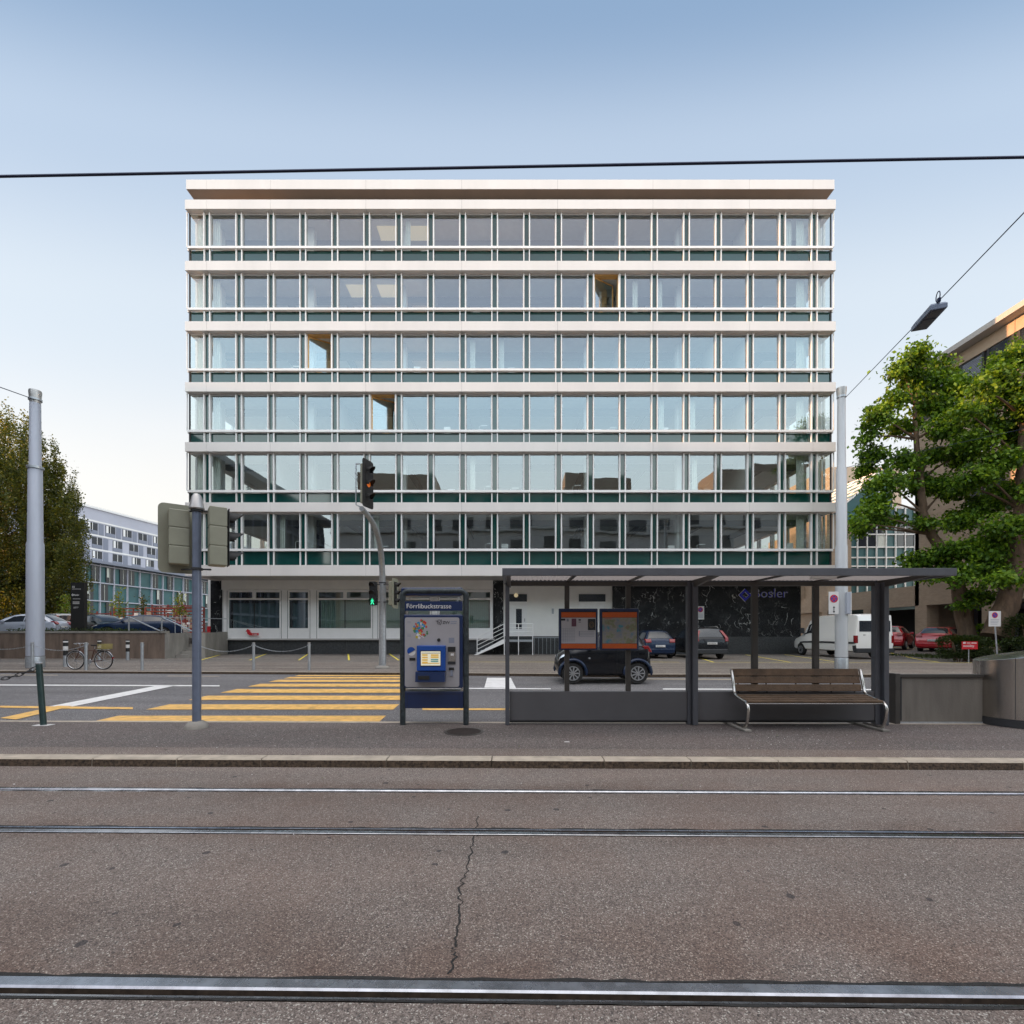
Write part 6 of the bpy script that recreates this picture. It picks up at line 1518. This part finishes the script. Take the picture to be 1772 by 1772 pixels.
        m2 = MB(); m2.box(-L/2-.02, -L/2+.05, -hw*.45, hw*.45, .52, .62); m2.build('grille', M['black'], t)
        if rails_:
            for s_ in (-1, 1): m2 = MB(); m2.tube([(-L/2+rs+.3, s_*hw*.58, H-.02), (-L/2+rs+.4, s_*hw*.58, H+.04), (-L/2+re-.2, s_*hw*.57, H+.03), (-L/2+re-.1, s_*hw*.57, H-.03)], .018, 6); m2.build('roof_rail', M['alucast'], t)
    for xx in xw:
        for s_ in (-1, 1):
            yo = s_*(hw-.012); m2 = MB(); q_ = -s_
            m2.lathe([(wr*.62, 0), (wr*.95, 0), (wr, q_*.03), (wr, q_*.17), (wr*.9, q_*.20), (.05, q_*.2)], (xx, yo, zw), 26, 0, 'y'); wh = m2.build('wheel', M['tyre'], t, smooth=True)
            m2 = MB(); ro = wr*.66
            m2.lathe([(ro*.88, -q_*.004), (ro*.9, -q_*.016), (ro*1.02, -q_*.016), (ro*1.02, q_*.01)], (xx, yo, zw), 26, 0, 'y', False)
            m2.lathe([(.0, -q_*.02), (.045, -q_*.02), (.05, q_*.0)], (xx, yo, zw), 12, 0, 'y')
            for k in range(rimstyle):
                a = 2*math.pi*k/rimstyle; ca, sa = math.cos(a), math.sin(a); w0, w1 = .016, .022
                pts = [(.03,-w0),(ro*.9,-w1),(ro*.9,w1),(.03,w0)]
                vs = [(xx+p*ca-q*sa, yo-q_*.018, zw+p*sa+q*ca) for p, q in pts]+[(xx+p*ca-q*sa, yo+q_*.002, zw+p*sa+q*ca) for p, q in pts]
                m2.add(vs, [(0,1,2,3),(7,6,5,4),(0,4,5,1),(1,5,6,2),(2,6,7,3),(3,7,4,0)])
            m2.build('rim', M['rim'], wh, smooth=True)
    if extra: extra(t, patch, across, L, hw, sp)
    t.location = loc; t.rotation_euler = (0, 0, heading)
    return t
BLK = carpaint('black_car_paint', (.006,.007,.010)); NVY = carpaint('dark_blue_car_paint', (.006,.018,.05)); SIL = carpaint('silver_car_paint', (.36,.40,.48)); RED = carpaint('red_car_paint', (.42,.012,.022)); DRED = carpaint('dark_red_car_paint', (.17,.012,.03)); WHT = carpaint('white_van_paint', (.86,.85,.82)); DGR = carpaint('dark_grey_green_car_paint', (.02,.03,.032)); PLW = carpaint('pale_car_paint', (.45,.44,.42))
UP = R(-90)   # front looks away from the viewer
make_car('parked_car', 'black sport utility car with tall red tail lights parked against the marble wall', BLK, 'suv', 4.55, 1.82, 1.66, (PX(1234,24.8)+.0, 24.9+2.28, GZ), UP, 'cars parked in front of the office block', 'ZH 505724', belt=1.02, hood=.95, re=4.12, tail=4.46, wr=.35, wt=.66, zlow=.28, rails_=True)
make_car('parked_car', 'dark blue hatchback parked left of the black sport utility car', NVY, 'hatch', 4.1, 1.72, 1.52, (PX(1143,25.6), 25.6+2.05, GZ), UP, 'cars parked in front of the office block', 'ZH 8174', belt=.95, hood=.85, re=3.6, tail=4.0, wr=.31, wt=.62)
make_car('delivery_van', 'long white delivery van with dark rear windows parked behind the shelter', WHT, 'van', 5.7, 2.0, 2.36, (18.75, 25.0+2.85, GZ+.02), UP, None, cowl=.95, rs=1.65, wr=.34, wb=3.5, ov=.95, zlow=.34)
def smart_extra(t, patch, across, L, hw, sp):
    for s_ in (-1, 1):
        for xw_, in ((-L/2+.42,), (-L/2+.42+1.90,)):
            pts = [(xw_+.40*math.cos(R(a)), s_*(hw+.004), .315+.40*math.sin(R(a))) for a in np.linspace(-8, 188, 18)]
            m2 = MB(); m2.tube(pts, [.02]+[.045]*16+[.02], 8); m2.build('wheel_arch_trim', NVY, t, smooth=True)
        m2 = MB(); m2.box(-L/2+.88, -L/2+.93, s_*(hw+.0), s_*(hw+.012), .74, .78); m2.build('side_repeater', M['lamp_clear'], t)
make_car('small_black_car', 'tiny two seat black car with alloy wheels driving left behind the shelter', BLK, 'hatch', 2.72, 1.56, 1.54, (PX(1047,14.15), 14.15+.78, rz(14.3)), 0, None, belt=1.02, hood=.98, cowl=.50, rs=.98, re=2.34, tail=2.62, wr=.315, wb=1.90, ov=.42, wt=.70, zlow=.24, extra=smart_extra)
gr_ = 'red cars parked at the right'
zr_ = gz(26, 29)-.02
hd_ = R(-90-38)
make_car('parked_car', 'red estate car with sloping rear window, nearest of the red cars', RED, 'hatch', 4.5, 1.78, 1.46, (26.0, 29.2, gz(25.5,29)-.03), R(-90-52), gr_, 'ZH 312950', belt=.96, hood=.85, re=3.85, tail=4.4, wt=.60)
make_car('parked_car', 'small red hatchback between the van and the red estate car', RED, 'hatch', 3.8, 1.68, 1.50, (25.2, 31.9, gz(25,32)+.03), R(-90-48), gr_, 'ZH 640231', belt=.96, hood=.88, re=3.35, tail=3.7, wt=.62)
make_car('parked_car', 'dark red estate car, farthest of the red cars behind the van', DRED, 'hatch', 4.5, 1.78, 1.62, (26.6, 36.4, gz(26,36)+.1), R(-90-35), gr_, '', belt=.98, hood=.88, re=3.85, tail=4.4)
gl_ = 'cars parked on the terrace at left'
make_car('parked_car', 'silver grey hatchback at the left edge of the terrace', SIL, 'hatch', 4.2, 1.75, 1.47, (PX(36,30.0), 30.2, TZ), R(14), gl_)
make_car('parked_car', 'pale sport utility car seen from behind next to the black totem', PLW, 'suv', 4.3, 1.8, 1.60, (PX(112,32.8), 33.6, TZ), R(-90-10), gl_, belt=1.0, hood=.95, re=3.7, tail=4.2)
make_car('parked_car', 'dark grey estate car behind the black totem', DGR, 'suv', 4.6, 1.8, 1.52, (PX(163,32), 32.6, TZ), R(160), gl_, belt=.96, re=4.0, tail=4.5)
make_car('parked_car', 'dark navy coupe with chrome grille on the terrace above the steps', NVY, 'hatch', 4.5, 1.78, 1.40, (PX(231,29.2), 29.8, TZ), R(24), gl_, belt=.92, hood=.82, re=3.35, tail=4.15)

# ------------------------------------------------------------------ terrace clutter
rp_ = thing('striped_post', 'slim white post with red foot at the corner of the office block', 'post')
D = 33.5; m_ = MB(); x_ = PX(363.5,D); m_.box(x_-.09, x_+.09, D-.09, D+.09, TZ, PZ(1003,D)); m_.build('post_shaft', M['whitemetal'], rp_)
m_ = MB(); m_.box(x_-.25, x_+.25, D-.25, D+.25, TZ, TZ+.35); m_.box(x_-.13, x_+.13, D-.13, D+.13, TZ+.36, TZ+.75); m_.build('red_foot', M['red'], rp_); settle(rp_, (x_, D, TZ))
sg_ = thing('small_notice', 'small white notice on a short post beside the slim white post', 'sign')
D = 34.5; m_ = MB(); m_.box(PX(371,D), PX(380,D), D, D+.04, PZ(1059,D), PZ(1049,D)); m_.build('plate', M['offwhite'], sg_); m_ = MB(); m_.tube([(PX(375,D),D+.06,TZ),(PX(375,D),D+.06,PZ(1052,D))], .03, 6); m_.build('post', M['galv'], sg_)
m_ = MB(); m_.box(PX(373,D), PX(378,D), D-.006, D-.001, PZ(1053.5,D), PZ(1051.5,D)); m_.build('print_block', M['ink'], sg_); settle(sg_, (PX(375,D), D, TZ))
for i, (px0, px1, D, top_) in enumerate(((196, 246, 40, 1053), (250, 300, 39, 1052), (304, 352, 38, 1051), (120, 190, 44, 1058), (262, 345, 46, 1046))):
    t = thing('red_railing', ['oxide red slatted barrier behind the navy coupe', 'oxide red slatted barrier left of the slim tree on the terrace', 'oxide red slatted barrier nearest the office block corner', 'oxide red slatted barrier behind the dark grey estate car', 'tall oxide red slatted barrier at the foot of the teal block'][i], 'barrier', 'oxide red barriers on the terrace')
    m_ = MB(); x0, x1 = PX(px0,D), PX(px1,D); zt_ = PZ(top_,D); k = 0
    z_ = TZ+.3
    while z_ < zt_: m_.box(x0, x1, D, D+.05, z_, z_+.09); z_ += .28
    m_.build('slats', M['redpaint'], t); 
    for q in np.arange(x0, x1+.01, (x1-x0)/3): m_ = MB(); m_.box(q-.05, q+.05, D+.052, D+.13, TZ, zt_); m_.build('post', M['redpaint'], t)
    m_ = MB()
    for q in range(6): xx = random.uniform(x0, x1-.5); zz_ = random.uniform(TZ+.5, zt_-.5); m_.box(xx, xx+random.uniform(.2,.5), D-.04, D-.005, zz_, zz_+.25)
    m_.build('notice', random.choice([M['beige2'], M['whitemetal'], M['bark']]), t); settle(t, ((x0+x1)/2, D, TZ))

# ------------------------------------------------------------------ planting
def leaves(name, pts, size, mat, parent=None, droop=.3, asp=.55, seed=1):
    """one mesh of many folded leaf faces; pts Nx3"""
    r = np.random.default_rng(seed); n = len(pts)
    d = r.normal(size=(n,3)); d[:,2] -= droop; d /= np.linalg.norm(d, axis=1)[:,None]
    up = r.normal(size=(n,3)); up[:,2] += 1.2
    s_ = np.cross(d, up); s_ /= np.linalg.norm(s_, axis=1)[:,None]+1e-9; nn = np.cross(s_, d)
    L_ = size*r.uniform(.6, 1.3, n)[:,None]
    v = np.empty((n,4,3)); v[:,0] = pts; v[:,1] = pts + d*L_*.5 + s_*L_*asp*.5 + nn*L_*.08; v[:,2] = pts + d*L_; v[:,3] = pts + d*L_*.5 - s_*L_*asp*.5 + nn*L_*.08
    me = bpy.data.meshes.new(name); me.vertices.add(n*4); me.vertices.foreach_set('co', v.ravel()); me.loops.add(n*4); me.loops.foreach_set('vertex_index', np.arange(n*4)); me.polygons.add(n); me.polygons.foreach_set('loop_start', np.arange(0, n*4, 4)); me.polygons.foreach_set('loop_total', np.full(n,4)); me.update(calc_edges=True)
    me.materials.append(mat); o = bpy.data.objects.new(name, me); COL.objects.link(o); o.parent = parent; return o
def cloud(cl, per, sub, r, sgm=.16, shell=.75):
    """leaf positions: each clump gets sub-clusters near its shell"""
    out = []
    for (c, rad) in cl:
        c = np.array(c); rad = np.array(rad)
        k = max(3, int(sub*rad[0]*rad[2])); 
        u = r.normal(size=(k,3)); u /= np.linalg.norm(u, axis=1)[:,None]; u *= (shell + (1-shell)*r.random((k,1)))*r.uniform(.55,1.08,(k,1))
        cen = c + u*rad
        for q in cen:
            m = int(per*r.uniform(.3,1.5)); w_ = r.normal(size=(m,3))*np.array([sgm*1.3, sgm*1.3, sgm*.68])*r.uniform(.6,1.5)
            out.append(q + w_)
    return np.concatenate(out)
def pxclumps(lst, D, s_, dj=.0, seed=0):
    r = np.random.default_rng(seed); out = []
    for (px, py, rx, ry) in lst:
        d = D + r.uniform(-dj, dj); c = P(px, py, d); out.append(((c.x, c.y, c.z), (rx/F*d, (rx+ry)/2/F*d*s_, ry/F*d)))
    return out
def limb(mb, pts, r0, r1, n=10):
    k = len(pts); q = []
    for i in range(k-1):
        for t_ in np.linspace(0, 1, 4, endpoint=False): q.append(Vector(pts[i]).lerp(Vector(pts[i+1]), t_))
    q.append(Vector(pts[-1]))
    for i in range(1, len(q)-1): q[i] = (q[i-1]+q[i]*2+q[i+1])/4 + Vector((random.uniform(-1,1), random.uniform(-1,1), 0))*r0*.08
    mb.tube(q, [r0+(r1-r0)*(i/(len(q)-1))**.8 for i in range(len(q))], n)
# slim broad-leaved tree
ta = thing('broadleaf_tree', 'slim leaning broad leaved tree left of the thicker one, reaching up to the lamp', 'tree')
D = 25.5; tr_ = [(1676,1110,1.0),(1668,1080,1.0),(1657,1015,1.0),(1640,968,1.0),(1612,925,1.0),(1598,888,1.0),(1592,830,1),(1585,760,1),(1583,700,1),(1590,640,1)]
pts = [P(a, b, D) for a, b, c in tr_]
m_ = MB(); limb(m_, pts, .42, .05, 14); m_.build('trunk', M['bark'], ta, smooth=True)
clA = [(1590,612,30,22),(1560,640,28,16),(1625,640,28,20),(1590,665,45,22),(1550,690,26,14),(1650,668,32,24),(1610,700,40,18),(1520,722,28,22),(1560,738,34,14),(1640,735,42,26),(1500,755,20,10),(1515,785,26,14),(1560,798,34,16),(1610,790,28,14),(1660,788,36,24),(1492,812,22,10),(1530,835,40,16),(1590,838,40,20),(1640,845,36,22),(1510,888,34,18),(1480,905,16,10),(1545,902,22,10),(1520,865,26,10),(1600,905,20,12),(1660,900,30,18),(1590,968,34,16),(1620,990,40,14),(1575,988,26,10),(1650,950,30,16),(1485,915,16,14),(1690,1030,34,14),(1668,1048,18,8)]
cA = pxclumps(clA, D, .9, 1.0, 3)
m_ = MB()
for i, (c, r_) in enumerate(cA):
    c = Vector(c); j = min(range(len(pts)), key=lambda k: (pts[k]-c).length + max(0, pts[k].z-c.z+.3)*1.5); a = pts[j]
    mid = a.lerp(c, .5)+Vector((0,0,.1)); limb(m_, [a, mid, c], .075, .02, 6)
m_.build('branches', M['bark'], ta, smooth=True)
r = np.random.default_rng(5)
leaves('crown', cloud([(c, (q[0]*1.03, q[1]*1.0, q[2]*1.12)) for c, q in cA], 44, 50, r, .16, .45), .205, M['leafA'], ta, droop=.75, asp=.62, seed=5)
settle(ta, (pts[0].x, D, .4))
# thick tree
tb2 = thing('broadleaf_tree', 'large broad leaved tree with thick trunk at the right edge', 'tree')
D = 24.0; pts = [P(a, b, D) for a, b in [(1722,1105),(1732,1075),(1750,1025),(1760,985),(1758,940),(1765,880),(1770,800),(1768,720),(1765,650)]]
m_ = MB(); limb(m_, pts, .62, .08, 16); m_.build('trunk', M['bark'], tb2, smooth=True)
pb_ = [P(a, b, D) for a, b in [(1760,985),(1790,930),(1830,850),(1860,760)]]
clB = [(1755,625,40,26),(1720,650,30,16),(1790,640,40,30),(1700,672,26,14),(1745,680,46,24),(1800,700,46,30),(1700,712,34,18),(1668,708,24,14),(1740,740,40,22),(1690,762,38,18),(1780,775,46,28),(1735,795,40,22),(1700,820,36,18),(1665,840,28,16),(1750,850,44,24),(1800,850,44,30),(1705,875,38,18),(1670,900,30,16),(1750,905,44,20),(1715,935,38,16),(1680,950,30,14),(1770,955,40,18),(1700,985,40,16),(1740,1000,34,12),(1660,1000,24,12),(1720,960,30,14),(1830,760,50,40),(1840,880,50,40),(1840,980,50,30)]
cB = pxclumps(clB, D-.3, .9, 1.4, 4)
m_ = MB(); limb(m_, pb_, .22, .05, 10)
for i, (c, r_) in enumerate(cB):
    c = Vector(c); j = min(range(len(pts)), key=lambda k: (pts[k]-c).length + max(0, pts[k].z-c.z+.3)*1.5); a = pts[j]; limb(m_, [a, a.lerp(c, .5)+Vector((0,0,.15)), c], .09, .02, 6)
m_.build('branches', M['bark'], tb2, smooth=True)
leaves('crown', cloud([(c, (q[0]*1.03, q[1]*1.0, q[2]*1.12)) for c, q in cB], 46, 48, r, .17, .45), .205, M['leafA'], tb2, droop=.75, asp=.62, seed=6)
settle(tb2, (pts[0].x, D, .4))
# poplar
tpz = thing('poplar_tree', 'tall dense dark green poplar lit golden on its left side behind the mast', 'tree')
D = 45.0
cP = pxclumps([(35,795,20,92),(18,850,42,132),(64,835,24,104),(82,890,22,112),(104,890,18,88),(50,905,60,130),(122,900,14,58),(135,935,11,44),(125,985,20,60),(100,1000,34,60),(60,1010,70,70),(0,930,60,150),(-30,840,34,110),(-70,900,46,150),(-20,1010,80,80),(30,1050,80,40)], D, .9, 1.5, 8)
m_ = MB(); limb(m_, [(PX(45,D),D,TZ-.1),(PX(47,D),D,9),(PX(45,D),D,18)], .5, .1, 12); m_.build('trunk', M['bark'], tpz, smooth=True)
def vcloud(cl, per, dens, r, sg):
    out = []
    for (c, rad) in cl:
        c = np.array(c); rad = np.array(rad); k = int(dens*rad[0]*rad[2])
        u = r.normal(size=(k,3)); u /= np.linalg.norm(u, axis=1)[:,None]; u *= r.uniform(.5, 1.0, (k,1))**.5*r.uniform(.8,1.06,(k,1)); cen = c+u*rad
        for q in cen: m = int(per*r.uniform(.5,1.5)); out.append(q + r.normal(size=(m,3))*np.array(sg))
    return np.concatenate(out)
leaves('crown', vcloud(cP, 60, 15, r, (.15,.15,.40)), .165, M['leafP'], tpz, droop=-.8, asp=.8, seed=9)
settle(tpz, (PX(45,D), D, TZ))
# young trees on the terrace
for i, (px, D, top_, bot_, w_) in enumerate(((205, 38, 1018, 1068, 11), (247, 40, 1028, 1066, 10), (309, 37, 1028, 1068, 11), (112, 36, 1030, 1068, 14), (148, 38, 1040, 1068, 10))):
    t = thing('young_tree', ['young bright green tree in front of the dark carport, behind the navy coupe', 'dark green young tree left of the pale box, behind the coupe roof', 'young light green tree just left of the near signal pole', 'yellow green small tree left of the black totem', 'yellow green small tree right of the black totem'][i], 'tree', 'young trees on the terrace')
    m_ = MB(); x_ = PX(px,D); limb(m_, [(x_,D,TZ),(x_+.05,D,(TZ+PZ(top_,D))/2),(x_,D,PZ(top_+5,D))], .07, .02, 8); m_.build('trunk', M['bark'], t, smooth=True)
    cl = []
    for k in range(7):
        f_ = k/6; cl.append(((x_+random.uniform(-.25,.25)*(1-f_), D, PZ(bot_-6+(top_-bot_+8)*f_, D)), (w_/F*D*(1-.65*f_), w_/F*D*(1-.65*f_), .22)))
    leaves('crown', cloud(cl, 12, 60, r, .12, .3), .17, M['leafY'] if i != 1 else M['leafH'], t, droop=.2, seed=20+i); settle(t, (x_, D, TZ))
# hedges and shrubs at the right
def shrub(name, label, cl, n, size, mat, seed, base, cat='hedge', grp=None):
    rr_ = np.random.default_rng(seed); pts = []
    for (c, rad) in cl:
        u = rr_.normal(size=(n,3)); u /= np.linalg.norm(u, axis=1)[:,None]; u = np.sign(u)*np.abs(u)**.6; u *= rr_.uniform(.7,1.05,(n,1)); u[:,2] = np.clip(u[:,2], -.95, 1.1); pts.append(np.array(c)+u*np.array(rad))
    t = thing(name, label, cat, grp); leaves('foliage', np.concatenate(pts), size, mat, t, droop=.0, asp=.6, seed=seed)
    m_ = MB()
    for (c, rad) in cl:
        for q in range(5): a = Vector((c[0]+rr_.uniform(-.4,.4)*rad[0], c[1]+rr_.uniform(-.4,.4)*rad[1], base)); m_.tube([a, a+Vector((rr_.uniform(-.2,.2), rr_.uniform(-.2,.2), c[2]+rad[2]*.6-base))], [.03,.01], 5)
    m_.build('stems', M['bark'], t); settle(t, (cl[0][0][0], cl[0][0][1], base))
D = 23.0
shrub('hedge', 'clipped dark green hedge block right of the red estate car', [((PX(1662,D), D, .95), (.85,.6,.5)), ((PX(1690,D), D+.2, .93), (.6,.6,.5))], 5200, .075, M['leafH'], 31, GZ)
shrub('shrub', 'tall dark green shrub at the right edge behind the bin', [((PX(1768,D), D-.5, 1.35), (.95,.8,1.1)), ((PX(1745,D), D-.6, .8), (.6,.6,.6)), ((PX(1815,D), D-.3, 1.6), (.9,.8,1.3))], 4600, .10, M['leafH'], 32, GZ, 'shrub')
shrub('shrub', 'small bright shrub between the two tree trunks', [((PX(1706,26), 26, 1.7), (.35,.35,.35)), ((PX(1712,24), 24, .75), (.7,.5,.5))], 1400, .09, M['leafA'], 33, .3, 'shrub')
bd = MB(); poly = [gp(1607,1131), gp(1700,1139.5), gp(1900,1142), (32, 30), (24.5, 27)]
bd.prism([(a, b) for a, b in poly], GZ-.02, GZ+.14, axis='z'); struct(bd.build('planting_bed', M['concrete_d']))
gc = np.array([(random.uniform(20.5, 27), random.uniform(22.6, 27), GZ+.16) for _ in range(3500)])
o = leaves('ground_cover', gc, .10, M['leafH'], droop=-.6, seed=40); tag(o, 'low dark ground cover around the tree trunks at the right', 'ground cover', kind='stuff')
# weeds on top of the retaining wall
wd = np.array([(random.uniform(-27.5, -20.5), random.uniform(26.2, 27.0), 1.66 + abs(random.gauss(0,.08))) for _ in range(1600)])
wd[:400,0] = np.random.default_rng(2).normal(PX(165,26.4), 1.2, 400)
o = leaves('weeds', wd, .09, M['leafH'], droop=-.6, seed=41); tag(o, 'ragged weeds growing along the top of the retaining wall', 'weeds', kind='stuff')
# small signs at the right
rs2 = thing('red_car_sharing_sign', 'small red sign with white lettering on a short post before the hedge', 'sign')
D = 22.3; m_ = MB(); m_.box(PX(1665,D), PX(1692,D), D, D+.03, PZ(1123.5,D), PZ(1110,D)); m_.build('plate', M['red'], rs2)
text('mobility', .15, (PX(1666.5,D), D-.003, PZ(1119.6,D)), FRONT, M['offwhite'], rs2, sx=1.05, bold=.002)
m_ = MB(); m_.box(PX(1666.5,D), PX(1671,D), D-.004, D-.001, PZ(1114,D), PZ(1111,D)); m_.box(PX(1673,D), PX(1679,D), D-.004, D-.001, PZ(1113.4,D), PZ(1112.2,D)); m_.box(PX(1681,D), PX(1690,D), D-.004, D-.001, PZ(1113.6,D), PZ(1112,D)); m_.build('small_print', M['offwhite'], rs2)
m_ = MB(); m_.tube([(PX(1678,D),D+.05,GZ),(PX(1678,D),D+.05,PZ(1114,D))], .022, 8); m_.build('post', M['galv'], rs2); settle(rs2, (PX(1678,D), D, GZ))
ws = thing('no_parking_sign', 'white no parking sign on a thin tilted post at the right edge', 'sign')
D = 21.0; m_ = MB(); m_.box(PX(1711.5,D), PX(1732,D), D, D+.02, PZ(1084,D), PZ(1057.5,D)); m_.build('plate', M['offwhite'], ws)
disc_sign(ws, PX(1721.5,D), D-.003, PZ(1064.5,D), .13, False)
m_ = MB()
for q in range(4): m_.box(PX(1714,D), PX(1729-q,D), D-.004, D-.001, PZ(1072.6+q*2.6,D), PZ(1072+q*2.6,D))
m_.build('small_print', M['cladd2'], ws)
m_ = MB(); m_.tube([(PX(1728.5,D),D+.04,GZ),(PX(1722,D),D+.04,PZ(1064,D))], .028, 8); m_.build('post', M['galv'], ws); settle(ws, (PX(1726,D), D, GZ))
